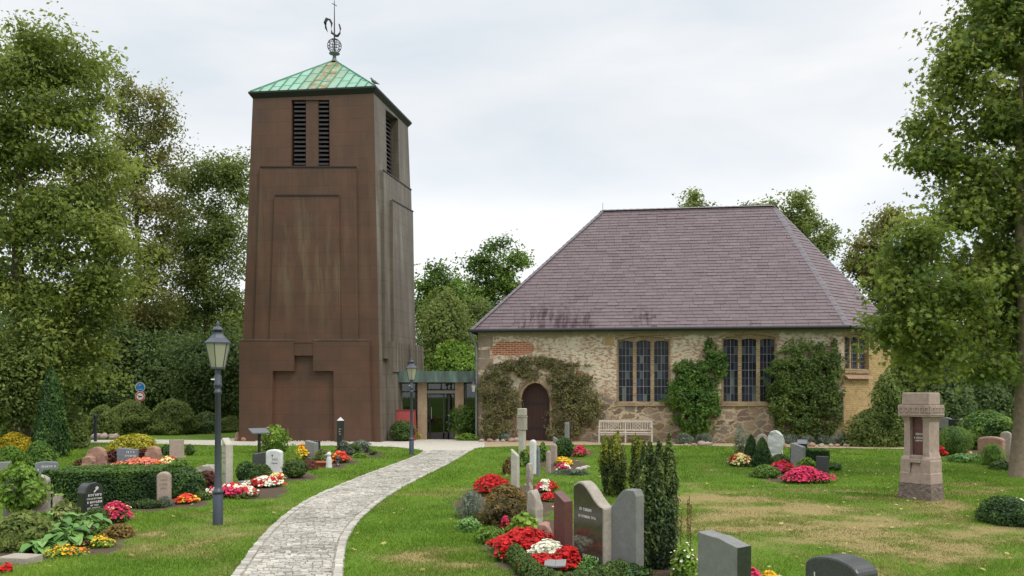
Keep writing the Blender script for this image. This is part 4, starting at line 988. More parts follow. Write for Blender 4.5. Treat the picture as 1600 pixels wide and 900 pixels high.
for p, q in ((E[0], R0), (E[5], R0), (E[1], R1), (E[2], R1), (E[3], R1), (E[4], R1), (R0, R1)):
    ns = int(np.linalg.norm(q - p) / 0.3)
    for i in range(ns):
        a_, c_ = p + (q - p) * i / ns, p + (q - p) * (i + 0.97) / ns; up = np.array((0, 0, .018)); d = nrm(c_ - a_); s_ = nrm(np.cross(d, (0, 0, 1))) * .15
        hexa(b, [a_ - s_ - up * 2, a_ + s_ - up * 2, c_ + s_ - up * 2, c_ - s_ - up * 2], [a_ + up * 2.2 - s_ * .1, a_ + up * 2.2 + s_ * .1, c_ + up * 1.2 + s_ * .1, c_ + up * 1.2 - s_ * .1], 0)
b.build('hip_cap', M_HIP, roof)
b = MB()
for i in range(6):                                                    # soffit, fascia and gutter
    p, q = E[i], E[(i + 1) % 6]; d = nrm(q - p); ou = np.cross(d, (0, 0, 1.0))
    tube(b, [p + ou * .04 + (0, 0, -.03), q + ou * .04 + (0, 0, -.03)], .075, 8)
b.build('gutter', m_plain('dark zinc gutter', (0.022, 0.022, 0.026), 0.6), church)  # zinc colour darkened further to carry the shade under the eave
b = MB(); so3 = [np.array(p) + (0, 0, -.05) for p in E]; b.add(so3, [tuple(range(6))]); b.add([p + (0, 0, -.03) for p in so3] + so3, [(i, (i + 1) % 6, 6 + (i + 1) % 6, 6 + i) for i in range(6)]); b.build('soffit', m_plain('dark soffit boards', (0.035, 0.03, 0.028), 0.8), church)
b = MB(); tube(b, [(-.28, -.33, EZ - .08), (-.16, -.22, EZ - .45), (-.08, -.12, EZ - .62), (-.06, -.10, EZ - .9), (-.06, -.10, 1.0), (-.06, -.10, -.02)], .05, 10)
for z in (0.5, 2.1, 3.4): tube(b, [(-.06, -.10, z), (-.06, -.10, z + .06)], .062, 10)
b.build('downpipe', m_plain('grey green zinc downpipe', (0.15, 0.165, 0.155), 0.55), church)
b = MB(); tube(b, [tuple(R0 + (0, 0, 0)), tuple(R0 + (0, 0, .35))], .012, 5); b.build('lightning_rod', M_LEAD, church)

# ------------------------------------------------------------------ the low hall between tower and church
M_PIER = m_stone('sandstone coloured brick pier', (0.25, 0.175, 0.11), (0.40, 0.30, 0.205), 3.2, 0.9, 0.15, 0, 0.5, 0.3, (0.2, 0.13, 0.09))
k = NT('patinated flat roof edge'); o = k.obj(); X = k.xyz(o)
n1 = k.noise(k.comb(k.math('MULTIPLY', X[0], 1.2), k.math('MULTIPLY', X[2], .25)), 2.2, 5, .7)
c = k.ramp(n1, [(.3, (.055, .065, .062)), (.5, (.085, .125, .108)), (.7, (.15, .235, .19))])
c = k.mix(k.ramp(k.math('FRACT', k.math('MULTIPLY', X[0], 1.6)), [(0, .8), (.03, 0)]), c, (.04, .06, .05)); M_FASC = k.fin(c, .6, 0, .3)
M_GLASS = m_glass('window glass', (0.42, 0.48, 0.46))
M_FRAME = m_plain('dark brown window frames', (0.022, 0.018, 0.016), 0.5)
HY = 36.0; hx = lambda px: (px - 800) / F * HY; hz_ = lambda py: HC + (HOR - py) / F * HY
hall = thing('entrance_hall', 'low flat roofed entrance hall with glass door and green copper edge linking tower and church', 'building', (hx(680), HY, 0))
HO = np.array((hx(680), HY, 0.0))
def hb(b, px0, px1, py0, py1, y0, y1, m=0): box(b, hx(px0) - HO[0], hx(px1) - HO[0], y0, y1, max(-.02, hz_(py0)), hz_(py1), m)
b = MB(); hb(b, 609, 750, 597.5, 580, -.35, 4.4); b.build('roof', M_FASC, hall)
for a0, a1 in ((652.5, 667), (711, 724.5)):
    b = MB(); hb(b, a0, a1, 700, 597.6, 0, .42); b.build('pier', M_PIER, hall)
b = MB(); box(b, hx(611) - HO[0] - 1.3, hx(748) - HO[0], 3.2, 3.3, 0, 2.45); b.build('back_wall', M_VOID, hall)
b = MB(); box(b, hx(611) - HO[0], hx(748) - HO[0], .2, 4.2, 0.0, .012); b.build('hall_floor', m_plain('hall floor tiles', (.11, .09, .08), .4), hall)
def glaz(name, px0, px1, py0, py1, bars, y=.15):
    fb_ = MB(); w = 1.6
    for (a0, a1, c0, c1) in [(px0, px0 + w, py0, py1), (px1 - w, px1, py0, py1), (px0, px1, py1 + w, py1), (px0, px1, py0, py0 - w)] + bars: hb(fb_, a0, a1, c0, c1, y - .04, y + .04)
    o_ = fb_.build(name, M_FRAME, hall); g = MB(); z0, z1 = max(.02, hz_(py0)), hz_(py1)
    g.add([(hx(px0) - HO[0], y, z0), (hx(px1) - HO[0], y, z0), (hx(px1) - HO[0], y, z1), (hx(px0) - HO[0], y, z1)], [(0, 1, 2, 3)]); g.build('glass', M_GLASS, o_); return o_
glaz('window', 611, 652, 690, 598, [(648, 650, 690, 598), (611, 652, 613, 611)])
d_ = glaz('door', 666.5, 701, 690, 615, [(666.5, 701, 690, 676), (692, 694, 690, 615), (671, 672, 690, 615)])
b = MB(); tube(b, [(hx(674) - HO[0], .06, .9), (hx(674) - HO[0], .06, 1.4)], .015, 6); b.build('handle', M_LEAD, d_)
glaz('side_light', 701.2, 711, 690, 615, [])
glaz('fanlight', 667.2, 711, 609.5, 598, [(688, 690, 609, 598)])
b = MB(); hb(b, 667.2, 710.8, 614.8, 610, .02, .3); b.build('lintel', m_plain('grey lintel', (.20, .18, .155), .7), hall)
glaz('window', 724.8, 747, 690, 598, [(727, 729, 690, 598)])
hangl = thing('wall_lantern', 'small grey lantern hanging beside the downpipe at the church corner', 'lantern', cworld(-.16, -.25, 0) * (1, 1, 0) + (0, 0, HC + (HOR - 612) / F * 35), CA)
b = MB(); lathe(b, [(.06, 0), (.10, .30)], 6); b.build('glass', m_plain('milky lantern glass', (.45, .46, .42), .3), hangl)
b = MB(); lathe(b, [(.13, .30), (.05, .40), (.015, .46)], 6); tube(b, [(0, 0, .44), (0, 0, .50), (.08, .10, .52), (.10, .16, .5)], .012, 6); b.build('cap', M_IRON, hangl)
# red box in front of the hall
p = np.array(((632 - 800) / F * 35.45, 35.45, 0)); rbx = thing('red_box', 'red sloping sided box half hidden by the bush left of the glass door', 'box', p, math.radians(-6))
b = MB(); w = 17.5 / F * 35.45
hexa(b, [(-w * 1.05, -.35, .02), (w, -.35, .02), (w, .35, .02), (-w * 1.05, .35, .02)], [(-w * .84, -.18, 1.27), (w * .92, -.18, 1.27), (w * .92, .25, 1.27), (-w * .84, .25, 1.27)])
M_RED = m_plain('faded red painted metal', (.30, .050, .045), .5); ob = b.build('body', M_RED, rbx)
md = ob.modifiers.new('bevel', 'BEVEL'); md.width = .05; md.segments = 3
b = MB(); box(b, -w * .86, w * .94, -.2, .27, 1.272, 1.30); ob = b.build('lid', M_RED, rbx)

# ------------------------------------------------------------------ trees
pxtree('ash_tree', 'largest feathery ash tree, its crown filling the upper left corner', 30, 30, [
    (62, 95, 62, 62), (115, 130, 52, 70), (25, 150, 60, 90), (85, 215, 85, 75), (150, 260, 50, 60), (20, 300, 75, 90), (110, 345, 95, 70), (165, 390, 60, 55), (40, 430, 90, 75), (120, 470, 75, 55), (-70, 250, 90, 200), (60, 530, 90, 50), (160, 470, 50, 50), (0, 560, 60, 40), (110, 560, 60, 35)],
    'ash', trunk_r=.33, n_clump=250, per=300, size=.17, cr=1.0, tint=(.52, .2), flat=.5)
pxtree('ash_tree', 'slimmer tree with thin brownish crown right behind the largest ash tree', 225, 47, [
    (195, 140, 18, 26), (222, 175, 42, 42), (250, 190, 16, 40), (215, 245, 52, 52), (190, 300, 55, 55), (240, 350, 45, 60), (200, 420, 60, 55), (240, 480, 45, 50), (180, 520, 60, 40), (235, 550, 50, 40)],
    'brownish', trunk_r=.24, n_clump=135, per=240, size=.19, cr=1.0, tint=(.50, .2), flat=.65)
pxtree('oak_tree', 'rounded dull green tree standing just left of the bell tower', 325, 50, [
    (300, 285, 38, 40), (345, 272, 34, 34), (372, 290, 22, 45), (320, 350, 52, 42), (362, 390, 34, 50), (290, 400, 45, 40), (330, 450, 50, 45), (280, 480, 42, 45), (365, 500, 30, 60), (320, 545, 50, 40)],
    'oak', trunk_r=.28, n_clump=140, per=260, size=.20, cr=1.1, tint=(.47, .2))
for px, py, rx, ry, Y, lab in ((24, 592, 52, 55, 29.3, 'dark evergreen tree low under the largest ash tree'), (85, 560, 50, 60, 45, 'dark evergreen tree behind the conical conifer'), (190, 540, 45, 55, 49, 'dark evergreen tree farthest back behind the round signs'), (290, 600, 40, 45, 47, 'low dark evergreen between the signs and the bell tower'), (140, 575, 62, 62, 45, 'dark evergreen tree behind the blue and red round signs'), (245, 585, 52, 55, 46, 'dark evergreen tree between the round signs and the near lamp post'), (335, 592, 52, 62, 44, 'dark evergreen tree hugging the left edge of the bell tower')):
    pxtree('evergreen_tree', lab, px, Y, [(px, py, rx, ry * .7), (px - rx * .4, py - ry * .5, rx * .6, ry * .5), (px + rx * .4, py - ry * .55, rx * .6, ry * .45), (px, py + 25, rx * 1.05, ry * .5)], 'oak' if 'farthest' in lab or 'under the' in lab or 'conical' in lab else 'dark', trunk_r=.2, n_clump=85, per=360, size=.0046 * Y, cr=1.1, tint=(.45, .22), group='dark evergreens behind the left graves')
pxtree('maple_tree', 'large maple tree with broad leaves and grey brown trunk at the right edge', 1590, G(1590, 746)[1], [
    (1545, 60, 42, 60), (1500, 75, 22, 45), (1600, -40, 90, 95), (1480, 130, 30, 45), (1540, 170, 62, 55), (1450, 195, 28, 26), (1475, 245, 42, 32), (1550, 280, 70, 50), (1440, 250, 18, 25), (1500, 320, 42, 36, -.4), (1440, 385, 50, 42, -.8), (1400, 460, 34, 30, -1.0), (1470, 470, 65, 48, -1.2), (1420, 510, 40, 38, -1.0), (1540, 430, 65, 55, .3), (1560, 530, 62, 45, .6), (1460, 545, 52, 38, -.8), (1620, 400, 70, 120, 0.2), (1680, 150, 90, 200), (1700, 480, 90, 90), (1520, 575, 40, 22, -.3)],
    'maple', trunk_r=.19, n_clump=430, per=165, size=.135, cr=.64, tpl='maple', bark=BARK2, tint=(.56, .20), flat=.55)
for px, Y, L, leaf, lab in (
    (690, 52, [(690, 425, 14, 18), (672, 445, 12, 25), (695, 465, 34, 32), (720, 490, 34, 30), (670, 490, 20, 28)], 'fresh', 'light green tree peeping out right beside the bell tower'),
    (765, 54, [(778, 388, 16, 20), (805, 400, 16, 18), (745, 415, 22, 22), (770, 430, 40, 28), (735, 455, 34, 30), (785, 455, 34, 28), (745, 490, 44, 30)], 'fresh', 'light green tree showing over the left slope of the church roof'),
    (1240, 56, [(1250, 312, 12, 16), (1246, 340, 28, 26), (1240, 365, 38, 34), (1275, 372, 34, 24), (1292, 385, 18, 18), (1265, 395, 44, 28), (1192, 322, 24, 12), (1215, 335, 20, 18), (1255, 350, 30, 30), (1250, 450, 40, 40)], 'oak', 'bushy green tree showing over the right slope of the church roof'),
    (1085, 58, [(1085, 316, 10, 8), (1084, 340, 20, 20), (1085, 400, 30, 40)], 'oak', 'tip of a tree poking up over the middle of the church ridge'),
    (1360, 47, [(1345, 385, 14, 14), (1340, 415, 22, 20), (1385, 375, 22, 36), (1380, 425, 36, 34), (1400, 340, 10, 20), (1400, 470, 40, 40)], 'brownish', 'browning tree between the church roof and the maple crown')):
    pxtree('garden_tree', lab, px, Y, L, leaf, trunk_r=.2, n_clump=70, per=160, size=.22, cr=.78, tint=(.5, .2), group='trees behind the church')
for px, py, w, h, Y, leaf, lab in ((690, 570, 100, 115, 47, 'oak', 'tall round green bush behind the entrance hall, close to the tower'), (750, 590, 110, 120, 50, 'oak', 'tall round green bush behind the entrance hall, close to the church'), (712, 600, 96, 62, 44, 'lime', 'yellow green drooping bush just above the copper roof edge')):
    base_h = HC + (HOR - (py - h)) / F * Y
    shrub('tall_bush', lab, 'bush', px, py, w, base_h / Y * F, leaf, 'ball', .20, Y=Y, cover=3.0, amt=.4, up=.2, group='bushes behind the entrance hall', maxn=14000)
# the wood that closes the horizon: one mass, nobody could count it
b = MB(); n = 60000
ang = RNG.uniform(-1.0, 1.0, n); R = RNG.uniform(60, 66, n); hgt = (5.5 + 4.5 * fbm(ang * 14, ang * 0 + 2, 8, 3)) * np.where(np.abs(ang) < .12, .6, 1)
zz = hgt * RNG.uniform(0, 1, n) ** .8; P = np.stack((np.sin(ang) * R, np.cos(ang) * R, zz), 1)
leaves(b, P, np.stack((-np.sin(ang), -np.cos(ang), np.full(n, .5)), 1) + rdir(n) * .7, RNG.uniform(.3, .6, n), np.clip(.35 + .9 * (fbm(ang * 40, zz * .4, 4, 3) - .5) + RNG.normal(0, .12, n), 0, 1))
aa = np.linspace(-1.0, 1.0, 80)
for i in range(79): b.add([(64 * math.sin(aa[i]), 64 * math.cos(aa[i]), 0), (64 * math.sin(aa[i + 1]), 64 * math.cos(aa[i + 1]), 0), (66 * math.sin(aa[i + 1]), 66 * math.cos(aa[i + 1]), 4.2), (66 * math.sin(aa[i]), 66 * math.cos(aa[i]), 4.2)], [(0, 1, 2, 3)], 0, .1)
tag(b.build('woodland', LEAF['dark']), 'dense dark green wood closing the view behind the church and tower', 'woodland', None, 'stuff')
for px, py, w, h, Y, leaf, lab in ((1480, 660, 90, 110, 38, 'dark', 'dark bush right behind the stone monument under the maple'), (1545, 655, 100, 135, 40, 'dark', 'tall dark bush behind the maple trunk, left side'), (1620, 655, 110, 120, 41, 'dark', 'tall dark bush at the right edge behind the maple trunk'), (1430, 660, 70, 150, 43, 'oak', 'tall green bush beside the far end of the church')):
    shrub('tall_bush', lab, 'bush', px, py, w, h * 1.1, leaf, 'dome', .19, Y=Y, cover=3.0, amt=.22, tint=(.45, .2), group='dark bushes under the maple', maxn=12000)

# ------------------------------------------------------------------ street lamps
M_LAMP = m_plain('blue grey lamp paint', (0.050, 0.060, 0.080), 0.42, 0, 0.5, .12)
k = NT('milky cream lantern glass'); o = k.obj(); c = k.mix(k.xyz(k.obj())[2], (.52, .52, .38), (.62, .62, .46)); k.p.inputs['Transmission Weight'].default_value = 0.0; k.fin((.56, .56, .42), .25, 0, .5)
tr = k.n('ShaderNodeBsdfTranslucent'); tr.inputs[0].default_value = (.62, .62, .45, 1); mx = k.n('ShaderNodeMixShader'); mx.inputs[0].default_value = .5
k.l(k.p.outputs[0], mx.inputs[1]); k.l(tr.outputs[0], mx.inputs[2]); k.l(mx.outputs[0], k.out.inputs[0]); M_MILK = k.m
M_WHITE = m_plain('white lamp socket', (.75, .74, .66), .4)
def lamp(px, py, label, rz):
    p = G(px, py); L = thing('street_lamp', label, 'street lamp', p, rz, 'old style street lamps beside the path')
    b = MB(); lathe(b, [(.078, -.03), (.078, .46), (.073, .47), (.073, .50), (.088, .505), (.088, .53), (.060, .56), (.052, .60), (.043, 2.05), (.058, 2.06), (.058, 2.10), (.045, 2.11), (.045, 2.16), (.066, 2.18), (.066, 2.21), (.055, 2.23), (.055, 2.34), (.034, 2.38), (.050, 2.42), (.026, 2.46), (.03, 2.50)], 18); b.build('post', M_LAMP, L)
    b = MB(); tube(b, [(-.04, -.03, 2.28), (-.078, -.05, 2.283)], .011, 8); lathe(b, [(.016, 0), (.016, .016)], 8, (-.078, -.05, 2.275)); b.build('service_knob', M_WHITE, L)
    n = 6; z0, z1, ra, rb_ = 2.47, 2.84, .105, .185
    a = [math.pi / 6 + j * math.pi / 3 - math.pi / 6 for j in range(6)]; a = [q - math.pi / 2 for q in a]
    b = MB()
    for j in range(6):
        c0, s0, c1, s1 = math.cos(a[j]), math.sin(a[j]), math.cos(a[(j + 1) % 6]), math.sin(a[(j + 1) % 6])
        b.add([(ra * c0, ra * s0, z0), (ra * c1, ra * s1, z0), (rb_ * c1, rb_ * s1, z1), (rb_ * c0, rb_ * s0, z1)], [(0, 1, 2, 3)])
    b.build('lantern_glass', M_MILK, L)
    b = MB(); lathe(b, [(.03, 2.44), (.115, 2.45), (.115, 2.475), (.06, 2.476)], 6, a0=a[0], smooth=False)
    for q in a: bar(b, ((ra + .002) * math.cos(q), (ra + .002) * math.sin(q), z0), ((rb_ + .002) * math.cos(q), (rb_ + .002) * math.sin(q), z1), .011, .011)
    b.build('lantern_frame', M_LAMP, L)
    b = MB(); lathe(b, [(.16, 2.84), (.205, 2.842), (.205, 2.862), (.13, 2.93), (.085, 2.99), (.078, 3.02)], 6, a0=a[0], smooth=False); b.build('lantern_roof', M_LAMP, L)
    b = MB(); lathe(b, [(.06, 3.01), (.06, 3.045), (.105, 3.05), (.07, 3.085), (.03, 3.115), (.018, 3.125), (.034, 3.15), (.018, 3.175), (.004, 3.20)], 14); b.build('finial', M_LAMP, L)
    for sx in (-.055, .055):
        b = MB(); lathe(b, [(.02, 2.73), (.02, 2.83)], 10, (sx, .0, 0)); b.build('bulb', M_WHITE, L)
    return L
lamp(340.5, 820, 'nearer of the two old street lamps, on the lawn left of the path', 0.05)
lamp(643, 711, 'farther and smaller of the two old style street lamps, before the entrance hall', 0.2)

# ------------------------------------------------------------------ round signs on a post
Ys = 41.0; sp_ = np.array(((219 - 800) / F * Ys, Ys, 0)); sg = thing('sign_post', 'post with a blue round sign above a red ringed no dogs sign', 'sign', sp_, math.radians(6))
b = MB(); tube(b, [(0, 0.03, -.05), (0, .03, (HC + (HOR - 597) / F * Ys) / 1.19)], .025, 8); b.build('pole', m_plain('galvanised sign pole', (.22, .23, .23), .5), sg)
M_BLUE = m_plain('blue sign face', (.02, .15, .42), .45, 0, .4, .05); M_SWH = m_plain('white sign face', (.74, .70, .64), .5, 0, .4, .05); M_SRED = m_plain('red sign ring', (.48, .045, .04), .5, 0, .4, .05); M_BLK = m_plain('black sign ink', (.02, .02, .02), .6)
def disc(b, r, y, t, z, mat=0):
    a = np.linspace(0, 2 * np.pi, 33)[:-1]; extrude(b, [(r * math.cos(q), y, z + r * math.sin(q)) for q in a], (0, -t, 0), mat)
sg.scale = (1.19, 1.19, 1.19); zb1 = (HC + (HOR - 605) / F * Ys) / 1.19; zb2 = (HC + (HOR - 619.5) / F * Ys) / 1.19
b = MB(); disc(b, .20, 0, .01, zb1); s1 = b.build('blue_sign', M_SWH, sg); b = MB(); disc(b, .183, -.0105, .003, zb1); b.build('sign_face', M_BLUE, s1)
b = MB()                                                             # pale walking figure and its line of marks
for p, q, w in (((-.012, 0, .11), (-.012, 0, .06), .045), ((-.012, 0, .06), (-.02, 0, -.01), .035), ((-.012, 0, .055), (.035, 0, .035), .018), ((-.02, 0, 0), (-.045, 0, -.05), .02), ((-.015, 0, 0), (.02, 0, -.05), .02)):
    bar(b, (p[0], -.016, zb1 + p[2]), (q[0], -.016, zb1 + q[2]), w, .003)
bar(b, (-.10, -.016, zb1 - .085), (.10, -.016, zb1 - .085), .003, .022); b.build('sign_figure', m_plain('pale blue sign mark', (.30, .50, .72), .5), s1)
b = MB(); disc(b, .20, 0, .01, zb2); s2 = b.build('no_dogs_sign', M_SWH, sg); b = MB(); disc(b, .188, -.0105, .003, zb2); b.build('red_ring', M_SRED, s2)
b = MB(); disc(b, .135, -.0145, .003, zb2); b.build('sign_face', M_SWH, s2)
b = MB(); yb = -.019
for p, q, w in (((-.055, .012), (.065, -.004), .042), ((-.055, .015), (-.08, .045), .03), ((-.078, .045), (-.108, .035), .026), ((.065, 0), (.105, .03), .012), ((-.04, 0), (-.065, -.05), .016), ((-.03, 0), (-.02, -.055), .016), ((.05, 0), (.035, -.055), .016), ((.06, 0), (.085, -.05), .016)):
    bar(b, (p[0], yb, zb2 + p[1]), (q[0], yb, zb2 + q[1]), .003, w)
b.build('dog_figure', M_BLK, s2)

# ------------------------------------------------------------------ the bench on the church wall
M_WOOD = m_stone('weathered grey wood', (.42, .37, .30), (.58, .52, .44), 8, .8, .2, 0, .3, .2, (.3, .25, .2))
bt0, bt1 = cw(936, 690)[0], cw(1019, 690)[0]; BLn = bt1 - bt0
bench = thing('garden_bench', 'weathered pale wooden garden bench with slatted back against the church wall', 'bench', cworld((bt0 + bt1) / 2, -.62), CA)
def part(name, fn, mat, par): b = MB(); fn(b); return b.build(name, mat, par)
h2_ = BLn / 2
for sx in (-h2_ + .03, 0, h2_ - .03):
    part('leg', lambda b: bar(b, (sx, -.25, 0), (sx, -.25, .62 if sx else .42), .06), M_WOOD, bench); part('leg', lambda b: bar(b, (sx, .25, 0), (sx, .30, .90), .06), M_WOOD, bench)
def seat(b):
    for i in range(5): box(b, -h2_ + .01, h2_ - .01, -.27 + i * .105, -.18 + i * .105, .405, .43)
    box(b, -h2_ + .02, h2_ - .02, -.25, -.23, .33, .403)
part('seat', seat, M_WOOD, bench)
for sx in (-h2_ + .03, h2_ - .03): part('armrest', lambda b: box(b, sx - .035, sx + .035, -.30, .27, .622, .65), M_WOOD, bench)
def back(b):
    yy = .278
    box(b, -h2_ + .03, h2_ - .03, yy - .02, yy + .03, .82, .91); box(b, -h2_ + .03, h2_ - .03, yy - .02, yy + .02, .48, .54)
    n = 22
    for i in range(1, n):
        x = -h2_ + BLn * i / n
        if (4 < i < 8) or (14 < i < 18): continue
        box(b, x - .016, x + .016, yy - .01, yy + .01, .54, .82)
    for c0 in (6, 16):
        x0, x1 = -h2_ + BLn * (c0 - 2 + .35) / n, -h2_ + BLn * (c0 + 2 - .35) / n
        for (ax, az), (bx_, bz) in (((x0, .545), (x1, .815)), ((x0, .815), (x1, .545)), (((x0 + x1) / 2, .545), (x1, .68)), (((x0 + x1) / 2, .545), (x0, .68)), (((x0 + x1) / 2, .815), (x1, .68)), (((x0 + x1) / 2, .815), (x0, .68))): bar(b, (ax, yy, az), (bx_, yy, bz), .012, .022)
part('backrest', back, M_WOOD, bench)

# ------------------------------------------------------------------ gravestones
G_DARK = m_stone('polished black granite', (.016, .018, .018), (.035, .037, .036), 20, .16, .5, .12, .03, .0)
G_GREY = m_stone('grey granite', (.13, .13, .125), (.20, .20, .19), 14, .5, .4, .35, .12, .25)
G_SATIN = m_stone('satin grey granite', (.125, .125, .118), (.185, .185, .175), 10, .5, .3, .25, .05, .15, (.12, .12, .11))
G_DKG = m_stone('dark grey granite', (.022, .023, .023), (.045, .047, .045), 18, .35, .35, .55, .05, .1)
G_SLATE = m_stone('blue grey stone', (.12, .13, .15), (.19, .20, .22), 7, .6, .3, .1, .2, .2)
G_PINK = m_stone('pinkish sandstone', (.25, .19, .155), (.38, .30, .25), 8, .85, .2, .2, .6, .55, (.20, .17, .13))
G_RED = m_stone('polished red granite', (.070, .026, .022), (.12, .047, .040), 16, .35, .35, .35, .04, .1, (.06, .02, .02))
G_RUST = m_stone('red brown boulder stone', (.24, .13, .095), (.36, .215, .16), 6, .85, .2, .2, .6, .3, (.15, .10, .07))
G_PALE = m_stone('pale weathered limestone', (.32, .30, .24), (.47, .44, .36), 5, .85, .2, .15, .7, .6, (.24, .23, .17))
G_WHITE = m_stone('white marble', (.52, .52, .50), (.68, .68, .66), 6, .6, .3, 0, .3, .15, (.45, .45, .43))
G_BEIGE = m_stone('beige granite', (.23, .20, .165), (.36, .315, .265), 9, .75, .25, .3, .7, .6, (.20, .17, .13))
G_POL = m_stone('polished brown green granite', (.035, .03, .022), (.07, .06, .045), 12, .06, .8, .1, .02, .1)
M_LET = m_plain('pale lettering', (.62, .61, .57), .6); M_LETD = m_plain('dark lettering', (.06, .06, .06), .6)
def outline(style, w, h):
    x = w / 2; th = np.linspace(0, math.pi, 15)
    if style == 'flat': p = [(-x, 0), (x, 0), (x, h), (-x, h)]
    elif style == 'round': p = [(-x, 0), (x, 0)] + [(x * math.cos(t), h - x + x * math.sin(t)) for t in th]
    elif style == 'arch': p = [(-x, 0), (x, 0)] + [(x * math.cos(t), h * .86 + h * .14 * math.sin(t)) for t in th]
    elif style == 'bell': p = [(-x, 0), (x, 0), (x, h * .72), (x * .93, h * .745)] + [(x * .93 * math.cos(t), h * .745 + h * .255 * math.sin(t)) for t in th[1:-1]] + [(-x * .93, h * .745), (-x, h * .72)]
    elif style == 'slant': p = [(-x, 0), (x, 0), (x, h * .86), (-x, h)]
    elif style == 'slantr': p = [(-x, 0), (x, 0), (x, h), (-x, h * .86)]
    elif style == 'curve': p = [(-x, 0), (x, 0)] + [(x - w * t, h * (.90 + .10 * min(1, t * 2.2) - .03 * math.sin(math.pi * t))) for t in np.linspace(0, 1, 9)]
    elif style == 'wave': p = [(-x, 0), (x, 0)] + [(x - w * t, h * (.74 + .26 * (0.5 - .5 * math.cos(math.pi * min(1, t * 1.25))) - (.10 * max(0, t - .8) / .2) ** 1.3)) for t in np.linspace(0, 1, 13)]
    elif style == 'waveb': p = [(-x, 0), (x, 0), (x, h * .93)] + [(x - w * t, h * (1 - .0 * t if t < .3 else 1 - .30 * (0.5 - .5 * math.cos(math.pi * (t - .3) / .7)))) for t in np.linspace(.08, 1, 12)]
    elif style == 'lozenge': p = [(-x * .9, 0), (x * .9, 0), (x, h * .55), (x * .75, h * .88), (x * .2, h), (-x * .5, h * .95), (-x * .95, h * .6)]
    elif style == 'rough':
        p = [(-x, 0), (x, 0), (x * .98, h * .3), (x, h * .55), (x * .86, h * .82), (x * .5, h * .95), (x * .05, h), (-x * .45, h * .97), (-x * .84, h * .84), (-x, h * .5), (-x * .94, h * .25)]
        p = [(a + RNG.normal(0, .025 * w), c + (RNG.normal(0, .015 * h) if c > 0 else 0)) for a, c in p]
    return p
def slab(name, mats, par, w, h, t, style, y=0, z=0, bevel=.012, sub=0, disp=0.0):
    bm = bmesh.new(); pts = outline(style, w, h); vs = [bm.verts.new((a, y - t / 2, z + c)) for a, c in pts]; f = bm.faces.new(vs)
    r = bmesh.ops.extrude_face_region(bm, geom=[f]); bmesh.ops.translate(bm, verts=[v for v in r['geom'] if isinstance(v, bmesh.types.BMVert)], vec=(0, t, 0))
    bmesh.ops.recalc_face_normals(bm, faces=bm.faces)
    eg = [e for e in bm.edges if len(e.link_faces) == 2 and e.calc_face_angle(0) > .5]
    if bevel: bmesh.ops.bevel(bm, geom=eg, offset=bevel, segments=2, affect='EDGES', profile=.5)
    if sub:
        bmesh.ops.triangulate(bm, faces=bm.faces); bmesh.ops.subdivide_edges(bm, edges=bm.edges, cuts=sub, use_grid_fill=True)
        for v in bm.verts:
            q = v.co; v.co += Vector((vnoise(np.array([q.x * 9 + 5]), np.array([q.z * 9 + q.y * 7]), 3)[0] - .5, vnoise(np.array([q.x * 9]), np.array([q.z * 9]), 4)[0] - .5, (vnoise(np.array([q.x * 7]), np.array([q.y * 9 + q.z * 5]), 6)[0] - .5) * .6)) * disp
    me = bpy.data.meshes.new(name); bm.to_mesh(me); bm.free(); me.materials.append(mats)
    return link(name, me, par)
def glyphs(par, lines, y, mat, name='inscription'):
    """worn lettering too small to read: each line (x0, x1, z, height) is a row of short strokes."""
    b = MB()
    for x0, x1, z, hh in lines:
        x = x0
        while x < x1:
            w = hh * RNG.uniform(.45, .8)
            if RNG.uniform() < .12: x += w; continue
            sgn = RNG.integers(0, 3); th = hh * .2
            box(b, x, x + th, y - .002, y + .001, z, z + hh)
            if sgn != 1: box(b, x + th, x + w * .85, y - .002, y + .001, z + (hh - th if sgn == 0 else 0), z + (hh if sgn == 0 else th))
            if sgn != 0: box(b, x + w * .85 - th, x + w * .85, y - .002, y + .001, z + th, z + hh * .9)
            x += w + hh * .16
    return b.build(name, mat, par)
GRP = {}
def grave(label, px, py, top, w, t, yaw, style, mat, plinth=None, lines=None, lmat=None, name='gravestone', sub=0, disp=0, bevel=.012, group='gravestones', cat='gravestone', emblem=None, lean=0):
    """px, py: the base's middle in the photograph; top: the top's row; w, t in metres."""
    p = G(px, py); h = (py - top) / F * p[1]; g = thing(name, label, cat, p, math.radians(yaw), group); g.rotation_euler.y = math.radians(lean)
    z0 = -.03
    if plinth:
        pw, pt, ph = plinth; b = MB(); box(b, -w / 2 - pw, w / 2 + pw, -t / 2 - pt, t / 2 + pt, -.03, ph); ob = b.build('plinth', mat, g); m = ob.modifiers.new('bevel', 'BEVEL'); m.width = .01; m.segments = 2; z0 = ph - .001
    slab('stone', mat, g, w, h - z0, t, style, 0, z0, bevel, sub, disp)
    if lines: glyphs(g, [(a * w, c * w, z * h, q * h) for a, c, z, q in lines], -t / 2 - .0005 - disp * .3, lmat or M_LET)
    if emblem: emblem(g, w, h, -t / 2 - .001)
    return g
def flower_emblem(mat):
    def f(g, w, h, y):
        b = MB()
        for i in range(5):
            a = i * 1.257 + .3; cx, cz = .14 * w + .055 * w * math.cos(a), .81 * h + .055 * w * math.sin(a)
            b.add([(cx + .038 * w * math.cos(q), y - .002, cz + .038 * w * math.sin(q)) for q in np.linspace(0, 2 * np.pi, 9)[:-1]], [tuple(range(8))])
        bar(b, (.10 * w, y - .001, .76 * h), (-.02 * w, y - .001, .69 * h), .004, .02); b.build('flower_emblem', mat, g)
    return f
